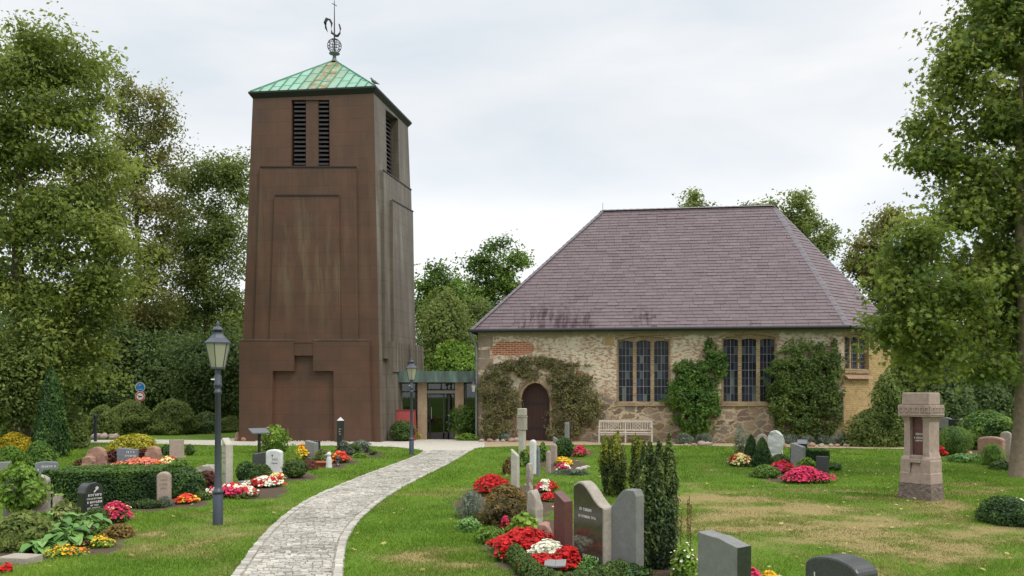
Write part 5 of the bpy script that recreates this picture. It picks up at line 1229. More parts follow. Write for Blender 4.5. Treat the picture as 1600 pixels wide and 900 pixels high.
def cross_emblem(mat, x=0, z=.8):
    def f(g, w, h, y):
        b = MB(); bar(b, (x * w, y - .001, (z - .07) * h), (x * w, y - .001, (z + .07) * h), .014, .003); bar(b, (x * w - .04 * h, y - .0025, (z + .03) * h), (x * w + .04 * h, y - .0025, (z + .03) * h), .002, .014); b.build('cross_emblem', mat, g)
    return f
TXT = [(-.32, .34, .56, .075), (-.38, .40, .46, .05), (-.36, .36, .34, .075), (-.2, .2, .255, .045), (-.36, .3, .16, .05)]
# left rows
grave('black polished headstone with bell top and white lettering in front of the big hedge', 141, 802, 753, .34, .24, 58, 'bell', G_DARK, None, TXT, M_LET, emblem=flower_emblem(M_LET), bevel=.018)
grave('large headstone almost smothered by bright green ivy at the left edge', 42, 822, 740, .62, .22, 18, 'arch', G_BEIGE, None, None)
grave('short square grey stone beside the ivy covered headstone', 90, 797, 772, .13, .13, 12, 'flat', G_BEIGE)
grave('long low slate slab with a white cross behind the ivy covered headstone', 73, 745, 721, .50, .22, 28, 'arch', G_SLATE, None, [(-.2, .42, .62, .14), (-.2, .42, .3, .12)], M_LET, emblem=cross_emblem(M_LET, -.36, .5))
grave('light grey slab at the very left edge behind the ivy', -6, 748, 722, .62, .2, 20, 'flat', G_GREY)
grave('red brown boulder headstone left of the pink stone bed', 152, 727, 699, .48, .34, 10, 'rough', G_RUST, sub=2, disp=.05)
grave('small red brown boulder leaning against the larger one', 139, 729, 713, .30, .28, 0, 'rough', G_RUST, sub=2, disp=.05)
grave('low blue grey headstone behind salmon flowers', 200, 724, 699, .56, .22, 14, 'slant', G_SLATE, None, [(-.1, .35, .66, .12), (-.1, .36, .42, .12)], M_LET)
grave('pointed red brown boulder right of the blue grey headstone', 240, 724, 697, .42, .32, 0, 'lozenge', G_RUST, sub=2, disp=.05, bevel=.03)
grave('plain brownish slab on a plinth standing alone before the gravel path', 276, 716, 687, .42, .16, 28, 'flat', G_PINK, (.05, .05, .07))
grave('rounded pinkish stone pillar at the right end of the big hedge', 256.5, 790, 737, .235, .16, 10, 'arch', G_PINK, None, [(-.2, .3, .74, .05), (-.25, .3, .62, .05), (-.2, .25, .5, .04)], m_plain('worn lettering', (.22, .16, .13), .8), bevel=.03)
grave('small pale round stone peeping over the big hedge', 237.5, 748, 727, .22, .14, 0, 'round', G_PINK, bevel=.03)
grave('beige boulder behind the dark red bush', 325, 756, 726, .46, .4, 0, 'rough', G_BEIGE, sub=2, disp=.06)
grave('tall pale limestone pillar right behind the near street lamp', 355.5, 757, 684, .19, .17, -45, 'slant', G_PALE, None, [(-.1, .3, .82, .035), (-.3, .35, .66, .03), (-.3, .35, .56, .03), (-.3, .35, .46, .03), (-.3, .35, .22, .03)], m_plain('carved shadow lines', (.22, .21, .17), .9))
grave('dark granite slab half hidden behind the white headstone', 411, 735, 704, .52, .2, 30, 'slantr', G_DKG)
grave('white marble headstone with black lettering near the tower', 429, 738, 702, .44, .16, -12, 'arch', G_WHITE, None, [(-.05, .3, .52, .09), (-.1, .3, .38, .05)], M_LETD, bevel=.04, emblem=cross_emblem(M_LETD, -.05, .72))
grave('short grey stone with a bronze figure, near the terracotta bowl', 487, 719, 688, .36, .2, -25, 'slant', G_GREY, (.04, .04, .10))
grave('narrow black stone leaning on the grey one by the terracotta bowl', 494.5, 713, 689, .22, .14, -30, 'flat', G_DARK)
grave('tall slim black obelisk with pale pointed tip in front of the tower', 532, 707, 657, .19, .17, -15, 'flat', G_DARK, None, [(-.05, .3, .72, .03), (-.05, .3, .64, .03), (-.05, .3, .56, .03)], M_LET, name='obelisk', cat='obelisk')
p = G(532, 707); hh = 50 / F * p[1]; g = bpy.data.objects['obelisk']; b = MB(); q = .095
b.add([(-q, -q * .9, hh - .002), (q, -q * .9, hh - .002), (q, q * .9, hh - .002), (-q, q * .9, hh - .002), (0, 0, hh + .12)], [(0, 1, 4), (1, 2, 4), (2, 3, 4), (3, 0, 4)]); b.build('tip', G_WHITE, g)
grave('flat dark stone lying among the white and red flowers', 395, 757, 750, .55, .4, 0, 'arch', G_GREY, bevel=.02)
# centre rows: stones face the path, so their edges show
grave('tall pale pillar with a square carved head before the church door', 816, 722, 640, .19, .17, -25, 'flat', G_PALE, name='stone_pillar', cat='pillar', bevel=.03)
p = G(816, 722); g = bpy.data.objects['stone_pillar']; s = p[1] / F
b = MB(); box(b, -.12, .12, -.11, .11, 50 * s, 70 * s); ob = b.build('carved_head', G_BEIGE, g); m = ob.modifiers.new('bevel', 'BEVEL'); m.width = .015; m.segments = 2
b = MB(); box(b, -.115, .115, -.105, .105, 72.6 * s, 84 * s); ob = b.build('cap', G_PALE, g); m = ob.modifiers.new('bevel', 'BEVEL'); m.width = .02; m.segments = 2
b = MB(); box(b, -.128, .128, -.118, .118, 70.1 * s, 72.5 * s); b.build('moulding', G_BEIGE, g)
grave('square pale stone stele nearest the left, behind the red begonias', 805, 777, 701, .155, .13, -20, 'slant', G_PALE, None, None, bevel=.025)
grave('rough weathered grey slab just right of the square pale stele', 827, 772, 722, .14, .10, -55, 'rough', G_BEIGE, sub=2, disp=.05)
grave('slim white stone with rounded top in front of the church door', 833, 741, 687, .17, .12, -30, 'round', G_WHITE, bevel=.04)
grave('thin light grey slab touching the slim white stone', 841, 744, 698, .08, .12, -20, 'arch', G_SLATE, bevel=.03)
grave('small pinkish upright stone left of the yellow flowers', 857, 741, 704, .13, .09, -20, 'arch', G_PINK, bevel=.04)
grave('taller pinkish round topped stone behind the small one', 865, 728, 693, .20, .12, -25, 'round', G_PINK, bevel=.04)
grave('small square grey stone near the church door\'s right side', 868, 708, 682, .15, .12, -20, 'slant', G_GREY)
grave('narrow dark grey post stone in front of the climbing plant', 886, 700, 660, .17, .13, -15, 'flat', G_GREY, bevel=.03)
grave('leaning lozenge shaped beige boulder beside the red granite stele', 838, 834, 764, .22, .17, -40, 'lozenge', G_BEIGE, sub=2, disp=.05, bevel=.03, lean=-6)
grave('rough red brown stone at the foot of the leaning boulder', 851, 842, 817, .18, .2, -20, 'rough', G_RUST, sub=2, disp=.05)
grave('narrow polished red granite stele left of the big granite headstone', 880, 866, 768, .20, .15, -50, 'slant', G_RED, bevel=.006)
hs = grave('largest light granite headstone with polished face and sloping wavy top behind the white begonias', 928, 886, 753, .60, .17, -58, 'wave', G_BEIGE, bevel=.02)
Yh = G(928, 886)[1]; hH = 133 / F * Yh; b = MB(); pts = [(a * .93 - .005, .02 + c * .955) for a, c in outline('wave', .60, hH)]; b.add([(a, -.088, c) for a, c in pts], [tuple(range(len(pts)))[::1]]); pf = b.build('polished_face', G_POL, hs)
glyphs(hs, [(-.16, .08, hH * .66, .035), (-.18, .14, hH * .58, .03)], -.0915, M_LET); glyphs(hs, [(-.1, .2, hH * .12, .035)], -.0915, M_LET, 'inscription')
grave('grey granite stone with hollow curved side, right behind the largest headstone', 974, 893, 763, .46, .17, -40, 'waveb', G_SATIN, bevel=.012)
grave('satin grey headstone with dark right edge, nearest the bottom centre', 1131, 968, 834, .46, .19, -54, 'curve', G_SATIN, bevel=.008)
gg = bpy.data.objects['gravestone.%03d' % max(int(o.name[-3:]) for o in bpy.data.objects if o.name.startswith('gravestone.'))]
b = MB(); Yq = G(1131, 968)[1]; hq = 134 / F * Yq * .84; box(b, .2305, .2335, -.094, .094, 0, hq * 1.06); b.build('dark_edge', G_DARK, gg)
grave('dark speckled granite headstone with curved top in the bottom right corner of the lawn', 1314, 1010, 868, .52, .26, -60, 'arch', G_DKG, bevel=.02, emblem=lambda g, w, h, y: (lambda b: (bar(b, (-.30 * w, y - .001, .3 * h), (-.30 * w, y - .001, .80 * h), .012, .003), b.build('engraved_line', M_LET, g)))(MB()))
# right rows
grave('rough white stone with broken edge between the two round conifers and the church', 1212, 714, 673, .46, .26, -25, 'rough', G_WHITE, sub=2, disp=.05)
grave('rounded grey stone partly hidden behind the conifers', 1191, 706, 678, .4, .2, -15, 'round', G_BEIGE)
grave('squat grey headstone with sloped top in front of the low dark hedge', 1247, 732, 692, .34, .2, -42, 'slant', G_GREY)
grave('black narrow stele beside the row of pink flowers', 1285, 744, 713, .28, .13, -48, 'flat', G_DKG, bevel=.01)
grave('pale round topped stone right behind the stone monument', 1477, 690, 652, .55, .22, -40, 'arch', G_GREY)
grave('broken pale stone under the dark trees right of the monument', 1505, 690, 654, .62, .24, -40, 'rough', G_PALE, sub=2, disp=.05)
grave('black slab between the two pale stones under the trees', 1491, 692, 655, .4, .16, -40, 'flat', G_DARK)
grave('black slab hiding at the right edge of the monument', 1468, 704, 668, .4, .2, -40, 'flat', G_DARK)
grave('rounded brown headstone left of the maple trunk', 1549, 716, 682, .72, .3, -48, 'arch', G_RUST, bevel=.05)
grave('slim pale stone touching the maple trunk', 1572, 712, 674, .3, .2, -40, 'arch', G_BEIGE, bevel=.03)

# ------------------------------------------------------------------ the red sandstone monument
pm = G(1439, 779); mon = thing('stone_monument', 'tall pinkish stone monument with greek key cornice and dark red inset panel', 'monument', pm, math.radians(-54))
G_MON = m_stone('pinkish grey monument stone', (.235, .17, .14), (.35, .27, .225), 9, .85, .2, .3, .5, .55, (.20, .17, .13))
G_MONL = m_stone('raised cornice pattern', (.29, .22, .18), (.40, .315, .265), 9, .85, .2, .2, .3, .2)  # same stone painted lighter, so the raised key looks lit
G_MONF = m_stone('cornice frieze ground', (.20, .145, .12), (.29, .215, .18), 9, .9, .15, .2, .4, .3)  # same stone painted darker, as groove shade behind the key
G_ROCK = m_stone('rock faced base stone', (.16, .125, .105), (.30, .235, .195), 14, .95, .15, .1, 1.6, .4, (.10, .09, .07))
mon.scale = (.82, .86, 1)
def bev(ob, w=.012, s=2): m = ob.modifiers.new('bevel', 'BEVEL'); m.width = w; m.segments = s; return ob
b = MB(); nx_ = 40
hexa(b, [(-.42, -.30, -.05), (.42, -.30, -.05), (.42, .30, -.05), (-.42, .30, -.05)], [(-.385, -.27, .31), (.385, -.27, .31), (.385, .27, .31), (-.385, .27, .31)])
ob = b.build('rock_base', G_ROCK, mon); sm = ob.modifiers.new('sub', 'SUBSURF'); sm.subdivision_type = 'SIMPLE'; sm.levels = sm.render_levels = 5
tx = bpy.data.textures.new('rock', 'CLOUDS'); tx.noise_scale = .07; dm = ob.modifiers.new('disp', 'DISPLACE'); dm.texture = tx; dm.strength = .05; dm.mid_level = .6
for sx in (-1, 1):
    pr = [(.375, .31), (.375, .50), (.36, .52), (.36, .74), (.345, .77), (.345, .80), (.325, .84), (.30, .92), (.30, 1.50), (.335, 1.56), (.335, 1.60)]
    inn = .155; b = MB()
    front = [(-.262, z) for _, z in pr]
    L = []
    for i, (x, z) in enumerate(pr):
        yf = -(.262 if z < .51 else .25 if z < .78 else .235 if z < .83 else .20 + .03 * (z > 1.52)) ; xi = inn - (.03 if z < .8 else 0)
        L.append([(sx * xi, yf, z), (sx * x, yf, z), (sx * x, .25, z), (sx * xi, .25, z)])
    for p, q in zip(L[:-1], L[1:]): b.add(p + q, [(0, 1, 5, 4), (1, 2, 6, 5), (2, 3, 7, 6), (3, 0, 4, 7)] if sx > 0 else [(0, 4, 5, 1), (1, 5, 6, 2), (2, 6, 7, 3), (3, 7, 4, 0)])
    b.add(L[0], [(0, 1, 2, 3)]); b.add(L[-1], [(0, 1, 2, 3)]); b.build('pier', G_MON, mon)
b = MB(); box(b, -.156, .156, -.06, .24, .31, 1.6); b.build('back_wall', G_MON, mon)
b = MB(); box(b, -.14, .14, -.085, -.058, .86, 1.585); pnl = b.build('inset_panel', G_RED, mon)
glyphs(pnl, [(-.10, .10, 1.24, .045), (-.12, .11, 1.17, .04), (-.09, .10, 1.12, .03)], -.087, M_LET)
b = MB(); box(b, -.123, .123, -.285, -.05, .71, .79); box(b, -.15, .15, -.20, -.05, .79, .855); bev(b.build('ledge', G_MON, mon))
b = MB()
hexa(b, [(-.124, -.27, .31), (.124, -.27, .31), (.124, -.05, .31), (-.124, -.05, .31)], [(-.124, -.25, .50), (.124, -.25, .50), (.124, -.05, .50), (-.124, -.05, .50)])
hexa(b, [(-.12, -.235, .501), (.12, -.235, .501), (.12, -.05, .501), (-.12, -.05, .501)], [(-.095, -.20, .70), (.095, -.20, .70), (.085, -.05, .70), (-.085, -.05, .70)]); b.build('flower_trough', G_MON, mon)
b = MB(); box(b, -.40, .40, -.30, .30, 1.602, 1.83); cor = bev(b.build('cornice', G_MON, mon), .01)
def key(b, x0, x1, f):
    n = int(round((x1 - x0) / .13)); w = (x1 - x0) / n; t = .020
    for i in range(n):
        a = x0 + i * w
        for u0, u1, z0, z1 in ((0, w * .86, 1.775, 1.775 + t), (0, t, 1.66, 1.775), (w * .86 - t, w * .86, 1.69, 1.775), (w * .34, w * .86 - t, 1.69, 1.69 + t), (w * .34, w * .34 + t, 1.69 + t, 1.74), (0, w, 1.66 - t, 1.66)): f(b, a + u0, a + u1, z0, z1)
b = MB(); box(b, -.375, .375, -.3025, -.297, 1.655, 1.80); box(b, .397, .4025, -.275, .275, 1.655, 1.80); b.build('frieze', G_MONF, cor)
b = MB(); key(b, -.37, .37, lambda b, a0, a1, z0, z1: box(b, a0, a1, -.316, -.297, z0, z1)); key(b, -.27, .27, lambda b, a0, a1, z0, z1: box(b, .397, .416, a0, a1, z0, z1)); b.build('greek_key', G_MONL, cor)
b = MB(); hexa(b, [(-.335, -.25, 1.832), (.335, -.25, 1.832), (.335, .25, 1.832), (-.335, .25, 1.832)], [(-.325, -.24, 2.07), (.325, -.24, 2.07), (.325, .24, 2.07), (-.325, .24, 2.07)]); bev(b.build('top_block', G_MON, mon), .02)

# ------------------------------------------------------------------ climbers on the church wall
def climber(name, label, patches, leaf, size=.10, thick=.35, cover=2.6, tint=(.5, .2), stems=(), tpl='leaf', woody=None):
    """patches: (px, py, rx, ry[, thickness]) ellipses of leaves standing off the wall, in photograph pixels on the wall."""
    c0 = cw(patches[0][0], 690)[0]; o = thing(name, label, 'climbing plant', cworld(c0, -.3), CA); fb = MB()
    for q in patches:
        px, py, rx, ry = q[:4]; th = q[4] if len(q) > 4 else thick
        t, z = cw(px, py, .2); s = 34 / F; rx, ry = rx * s, ry * s
        n = int(cover * math.pi * rx * ry * 1.6 / (.3 * size * size)); d = rdir(n) * RNG.uniform(.25, 1, (n, 1)) ** .45
        lum = 1 + .95 * (fbm(d[:, 0] * 3 + px, d[:, 2] * 3 + py, 12, 3)[:, None] - .5)
        P = np.stack((t - c0 + d[:, 0] * rx * lum[:, 0], .28 - th * np.abs(d[:, 1]) * lum[:, 0], z + d[:, 2] * ry * lum[:, 0]), 1); P = P[(P[:, 2] > .02) & (fbm(P[:, 0] * 3.1 + 3, P[:, 2] * 3.1 + P[:, 1], 55, 4) > .36)]; n = len(P)
        ti = np.clip(tint[0] + tint[1] * 3.2 * (fbm(P[:, 0] * 2.2, P[:, 2] * 2.2, 40, 3) - .5) + RNG.normal(0, .12, n), 0, 1)
        leaves(fb, P, rdir(n) * .75 + np.array((0, -.8, .45)), size * RNG.uniform(.6, 1.3, n), ti, tpl)
    fb.build('foliage', LEAF[leaf], o); sb = MB()
    for st in stems:
        pts = [(lambda a: (a[0] - c0, .22, a[1]))(cw(px, py, .1)) for px, py in st]; tube(sb, pts, np.linspace(.03, .012, len(pts)), 6)
    sb.build('stem', woody or BARK, o); return o
M_TWIG = m_stone('brown climber wood', (.14, .09, .055), (.25, .17, .11), 9, .9, .15)
climber('climbing_rose', 'sprawling olive green climber framing the arched church door on both sides', [
    (778, 655, 32, 38, .6), (768, 612, 26, 36, .5), (785, 585, 28, 20, .4), (800, 572, 30, 12, .3), (795, 630, 20, 30, .45), (765, 670, 18, 22, .5),
    (882, 605, 28, 34, .5), (902, 622, 36, 34, .55), (888, 652, 30, 36, .6), (918, 640, 28, 30, .5), (872, 585, 22, 22, .35), (870, 675, 18, 16, .45), (858, 567, 26, 9, .25), (835, 563, 40, 7, .25), (900, 570, 26, 4, .15), (905, 595, 22, 14, .3), (825, 585, 20, 12, .15)],
    'olive', .095, .45, 1.35, (.5, .25), [[(806, 690), (805, 640), (812, 600), (838, 575), (870, 572)], [(790, 690), (795, 640), (825, 590), (850, 568)], [(862, 690), (864, 640), (855, 610), (835, 590), (815, 600)], [(810, 690), (800, 650), (815, 605), (840, 583)], [(848, 575), (880, 568), (905, 571), (925, 572)], [(885, 690), (880, 650), (870, 610), (850, 585)]], woody=M_TWIG)
climber('wall_vine', 'light green bushy vine between the two large church windows', [
    (1085, 655, 40, 38, .8), (1080, 612, 42, 36, .65), (1085, 585, 34, 25, .5), (1113, 575, 24, 26, .45), (1112, 548, 12, 16, .3), (1125, 560, 14, 14, .35), (1060, 625, 20, 30, .5), (1100, 635, 28, 40, .7), (1068, 575, 16, 14, .35), (1107, 537, 6, 9, .2)],
    'fresh', .125, .5, 2.2, (.42, .25), [[(1085, 690), (1088, 640), (1095, 590), (1108, 545)], [(1080, 690), (1070, 630), (1062, 590)]], 'leaf')
climber('wall_ivy', 'large rounded mound of dark ivy hanging between the second window and the corner', [
    (1258, 590, 58, 48, .8), (1260, 560, 50, 27, .6), (1240, 630, 44, 44, .8), (1282, 625, 38, 48, .8), (1255, 660, 50, 32, .8), (1222, 595, 25, 42, .55), (1300, 590, 18, 42, .5), (1215, 625, 14, 26, .35), (1305, 545, 5, 18, .15)],
    'ivy', .115, .6, 2.2, (.47, .24), [[(1260, 690), (1255, 640), (1250, 590), (1245, 550)], [(1290, 690), (1295, 600), (1303, 530)]])
p = G(1384, 684); shrub('wall_bush', 'loose green bush growing against the yellow brick end wall of the church', 'bush', 1372, 699, 92, 58, 'oak', 'dome', .10, depth=1.4, amt=.25, cover=2.6)
shrub('wall_bush', 'tall leafy climber bush right of the yellow end wall, under the maple leaves', 'bush', 1396, 699, 56, 118, 'ivy', 'dome', .11, depth=1.2, amt=.3, cover=2.3)
for i, (px, w, h, lab) in enumerate(((1070, 30, 18, 'grey lavender tuft below the light green wall vine, left one'), (1102, 32, 17, 'grey lavender tuft below the light green wall vine, right one'), (1236, 36, 17, 'grey lavender tuft at the left foot of the dark ivy mound'), (1262, 34, 16, 'grey lavender tuft at the middle foot of the dark ivy mound'), (1288, 30, 15, 'grey lavender tuft at the right foot of the dark ivy mound'), (1318, 38, 20, 'grey lavender tuft at the church corner below the yellow wall'), (1350, 34, 16, 'second grey lavender tuft from the church corner'), (1378, 34, 17, 'grey lavender tuft just left of the stone monument'), (868, 26, 18, 'grey lavender tuft right of the church door'), (790, 30, 14, 'grey lavender tuft left of the church door'))):
    shrub('lavender', lab, 'lavender', px, (697.5 if px > 1300 else 694.5) if px > 1000 else 690, w, h, 'grey', 'dome', .10, depth=.7, tpl='needle', cover=4, group='lavender along the church wall', stems=False)
M_BST = [m_stone('border stone', (.28, .22, .18), (.42, .35, .29), 5, .85, .2, .1, .5), G_RUST, G_PINK]
def boulder(name, label, cat, p, r, mat, group=None, sq=.75):
    bm = bmesh.new(); bmesh.ops.create_icosphere(bm, subdivisions=3, radius=1); sd = RNG.uniform(0, 99)
    for v in bm.verts:
        c = v.co; k_ = 1 + .5 * (vnoise(np.array([c.x * 1.3 + sd]), np.array([c.y * 1.3 + c.z * 1.7 + sd]), 2)[0] - .5) + .2 * (vnoise(np.array([c.x * 3.5 + sd]), np.array([c.z * 3.5 + c.y * 3]), 5)[0] - .5)
        v.co = Vector((c.x * r[0], c.y * r[1], (c.z + .55) * r[2])) * k_
    me = bpy.data.meshes.new(name); bm.to_mesh(me); bm.free(); me.materials.append(mat); me.polygons.foreach_set('use_smooth', [True] * len(me.polygons))
    return tag(link(name, me, None, p, RNG.uniform(0, 3)), label, cat, group)
for px, py, w, h, nm in ((371.5, 689, 6, 13, 'taller pink boulder at the left foot of the bell tower'), (382, 689.5, 5.5, 8, 'lower pink boulder at the left foot of the bell tower'), (585, 686, 5, 8, 'dark pink boulder at the right foot of the bell tower'), (591, 687, 7, 8.5, 'pink boulder second from the right corner of the bell tower'), (604, 687, 6.5, 10, 'reddish boulder among the yellow flowers right of the bell tower'), (617, 687, 4.5, 5.5, 'small pale boulder among the yellow flowers by the far lamp')):
    p = G(px, py); s = p[1] / F; boulder('boulder', nm, 'boulder', p, (w * s, w * s * .8, h * s * .62), G_RUST if 'pale' not in nm else G_PINK, 'boulders at the foot of the tower')
bsl = [(755 + i * 11, 690.5) for i in range(6)] + [(1073 + i * 12, 696.5) for i in range(4)] + [(1226 + i * 14, 698) for i in range(13)]
for i, (px, py) in enumerate(bsl):
    p = G(px + RNG.uniform(-3, 3), py); r = RNG.uniform(.10, .19); where = 'left of the church door' if px < 850 else ('below the light green wall vine' if px < 1150 else 'along the lavender towards the church corner')
    boulder('border_stone', 'rounded pinkish border stone edging the bed ' + where, 'stone', p, (r, r * .8, r * .62), M_BST[i % 3], 'border stones edging the bed ' + where)
b = MB()                                                             # pale rubble strip along the tower base
for i in range(420):
    w = RNG.uniform(); p = G(395 + 190 * w, 690.5 + RNG.uniform(-1.1, 1.0)); r = RNG.uniform(.025, .07); 
    d = np.array([(1, 0, 0), (0, 1, 0), (-1, 0, 0), (0, -1, 0), (.1, 0, .9)]) * r * RNG.uniform(.7, 1.2, (5, 1)); b.add(p + d, [(0, 1, 4), (1, 2, 4), (2, 3, 4), (3, 0, 4)], 0, RNG.uniform())
tag(b.build('rubble', G_PALE), 'strip of small pale rubble stones along the foot of the tower', 'rubble', None, 'stuff')

# ------------------------------------------------------------------ bushes
shrub('rhododendron', 'glossy round green bush between the glass door and the church corner', 'bush', 724, 687, 52, 58, 'fresh', 'ball', .13, depth=1.3, amt=.15, tint=(.42, .25))
shrub('low_plants', 'low green plants below the glossy round bush by the glass door', 'plants', 730, 689, 40, 11, 'lime', 'dome', .10, depth=.6, stems=False)
shrub('dome_bush', 'dark olive dome bush in front of the red box', 'bush', 627, 690, 40, 32, 'box', 'ball', .08, depth=1.1, amt=.12)
flowers('yellow_flowers', 'yellow flower clump between boulders at the right corner of the bell tower', 611, 688, 32, 22, {'yellow': 1}, 'lime', .7, .09, .09, cover=.6)
flowers('yellow_flowers', 'small yellow flower clump just right of the far street lamp', 652, 687, 14, 15, {'yellow': 1}, 'lime', .5, .09, .09, cover=.6)
shrub('conifer', 'dark green conical conifer standing behind the golden shrub on the left', 'conifer', 70, 716, 60, 142, 'hedge', 'cone', .10, tpl='spray', amt=.14, tint=(.5, .2), cover=3.4)
shrub('leafy_bush', 'mid green bush just right of the conical conifer', 'bush', 112, 702, 40, 66, 'oak', 'dome', .12, amt=.2)
shrub('leafy_bush', 'mid green bush left of the conical conifer, behind the golden shrub', 'bush', 20, 700, 56, 62, 'oak', 'dome', .12, amt=.2)
for px, py, w, h, lf, lab in ((195, 680, 74, 54, 'oak', 'broad grey green bush below the round signs'), (262, 680, 76, 56, 'oak', 'broad dark green bush right of the round signs'), (150, 684, 46, 50, 'oak', 'shaded bush left of the round signs'), (316, 678, 44, 34, 'dark', 'low dark bush left of the near lamp post, by the tower'), (352, 676, 34, 26, 'oak', 'low light bush against the left edge of the tower')):
    shrub('hedge_bush', lab, 'bush', px, py, w, h, lf, 'dome', .12, amt=.2, depth=1.8, group='bushes at the back of the left lawn')
for i, px in enumerate((150, 163, 178)):
    boulder('fieldstone', 'pale brown fieldstone piled under the bushes below the signs', 'stone', G(px, 686), (.24, .18, .17), G_PINK, 'fieldstones under the back bushes')
b = None
wp = thing('water_post', 'slim dark blue post beside the fieldstones under the signs', 'post', G(149, 690)); bb = MB(); lathe(bb, [(.06, -.02), (.06, 1.0), (.075, 1.02), (.075, 1.1), (.02, 1.16)], 10); bb.build('shaft', m_plain('dark blue post paint', (.02, .028, .05), .5), wp); bb = MB(); tube(bb, [(0, 0, .9), (0, -.14, .92), (0, -.16, .84)], .018, 6); bb.build('spout', M_IRON, wp)
shrub('golden_shrub', 'golden yellow rounded shrub at the far left edge', 'bush', 12, 708, 56, 32, 'golden_shrub', 'dome', .085, amt=.12)
shrub('clipped_bush', 'green rounded bush below the golden shrub at the left edge', 'bush', 6, 728, 50, 30, 'lime', 'dome', .07, amt=.1, tint=(.3, .2))
shrub('clipped_bush', 'mid green rounded bush right of the golden shrub', 'bush', 54, 732, 50, 42, 'fresh', 'dome', .07, amt=.12, tint=(.45, .2))
shrub('variegated_shrub', 'yellow green variegated shrub behind the blue grey headstone', 'bush', 198, 714, 76, 34, 'yellow', 'dome', .11, depth=1.6, amt=.22)
shrub('dark_shrub', 'small dark round bush right of the plain brownish slab', 'bush', 295, 712, 13, 17, 'box', 'ball', .07)
shrub('dark_shrub', 'low juniper between the red brown boulder and the plain brownish slab', 'bush', 258, 712, 26, 16, 'hedge', 'dome', .08)
shrub('maroon_shrub', 'low maroon plant left of the red brown boulders', 'plants', 127, 729, 30, 12, 'maroon', 'dome', .08, depth=.6, stems=False)
shrub('maroon_shrub', 'maroon plant between the blue grey headstone and pointed boulder', 'plants', 221, 723, 26, 22, 'maroon', 'dome', .08, depth=.5, stems=False)
shrub('maroon_shrub', 'maroon plant right behind the first boulder of the salmon flowers', 'plants', 173, 723, 26, 20, 'maroon', 'dome', .08, depth=.5, stems=False)
flowers('salmon_flowers', 'bed of salmon and orange flowers in front of the blue grey headstone', 212, 733, 80, 15, {'salmon': 3, 'orange': 1}, 'box', .8, .07, .075, .9)
flowers('white_red_flowers', 'small red and white flowers at the pointed boulder', 258, 731, 34, 16, {'red': 1, 'cream': 1}, 'box', .6, .07, .075, .8)
shrub('low_plants', 'low green juniper mat right of the red and white flowers by the pointed boulder', 'plants', 272, 735, 34, 16, 'fresh', 'dome', .07, depth=.8, stems=False)
# the big hedge
def hedge(label, px0, px1, py0, py1, top, leaf, size, depth):
    a, c = G(px0, py0), G(px1, py1); m = (a + c) / 2; w = np.linalg.norm(c - a); rz = math.atan2(c[1] - a[1], c[0] - a[0]); h = ((py0 + py1) / 2 - top) / F * m[1]
    nv = np.array((-math.sin(rz), math.cos(rz), 0)) * depth / 2
    t = thing('hedge', label, 'hedge', m + nv, rz); b = MB(); foliage_body(b, w, depth, h, 'box', size, 3.6, 'leaf', .10, (.5, .2), True, .45, maxn=26000); b.build('foliage', LEAF[leaf], t); return t
hedge('broad clipped dark green hedge behind the black bell topped headstone', 66, 240, 793, 789, 737, 'hedge', .055, 1.5)
shrub('hedge_bush', 'dark rounded hedge bush right behind the rounded pinkish pillar', 'bush', 276, 779, 62, 47, 'hedge', 'dome', .055, depth=1.1, amt=.1)
shrub('low_plants', 'fresh green plants sprouting at the near end of the big hedge', 'plants', 225, 795, 60, 14, 'box', 'dome', .05, depth=.3, stems=False, tint=(.2, .15))
shrub('barberry', 'dark brown red round bush left of the near street lamp', 'bush', 320, 770, 38, 33, 'maroon', 'ball', .06, tint=(.35, .3), amt=.12)
shrub('box_ball', 'dark clipped bush just right of the tall limestone pillar', 'bush', 382, 757, 34, 35, 'hedge', 'ball', .055, amt=.1)
shrub('box_ball', 'green bush in front of the dark granite slab by the white headstone', 'bush', 407, 752, 34, 26, 'box', 'dome', .055, amt=.15)
shrub('box_ball', 'round green bush right of the white headstone', 'bush', 458, 747, 42, 27, 'box', 'ball', .055, amt=.12)
shrub('slender_shrub', 'tall pale green flowering shrub before the tower, above the white headstone', 'bush', 427, 707, 42, 42, 'lime', 'dome', .11, amt=.32, cover=2.0, core=False)
shrub('pale_grass', 'feathery light green plant between the white headstone and orange flowers', 'plants', 456, 737, 28, 42, 'lime', 'dome', .09, tpl='needle', amt=.3, cover=2.6, core=False, stems=False)
flowers('white_red_flowers', 'long row of white, pink and red flowers right behind the near street lamp', 355, 781, 80, 22, {'white': 5, 'red': 3, 'pink': 3}, 'box', .7, .055, .06, 1.1)
flowers('white_red_flowers', 'row of white and red flowers leading up to the white headstone', 408, 763, 56, 16, {'white': 4, 'red': 3}, 'box', .6, .055, .06, 1.1)
flowers('white_red_flowers', 'end tuft of white and red flowers below the white headstone', 428, 754, 26, 13, {'cream': 4, 'red': 2}, 'lime', .5, .055, .06, 1.0)
flowers('yellow_red_flowers', 'yellow and orange red flowers at the foot of the rounded pinkish pillar', 283, 789, 34, 14, {'scarlet': 2, 'yellow': 3}, 'box', .5, .05, .055, 1.0)
shrub('low_plants', 'grey green tuft at the foot of the rounded pinkish pillar', 'plants', 252, 793, 28, 16, 'grey', 'dome', .06, depth=.4, tpl='needle', stems=False, tint=(.35, .2))
shrub('low_plants', 'low dark plants between the yellow flowers and the near street lamp', 'plants', 312, 783, 26, 14, 'box', 'dome', .05, depth=.4, stems=False)
flowers('orange_flowers', 'orange flower clump left of the short grey stone', 468, 720, 26, 24, {'orange': 2, 'yellow': 2}, 'lime', .7, .07, .075, .8)
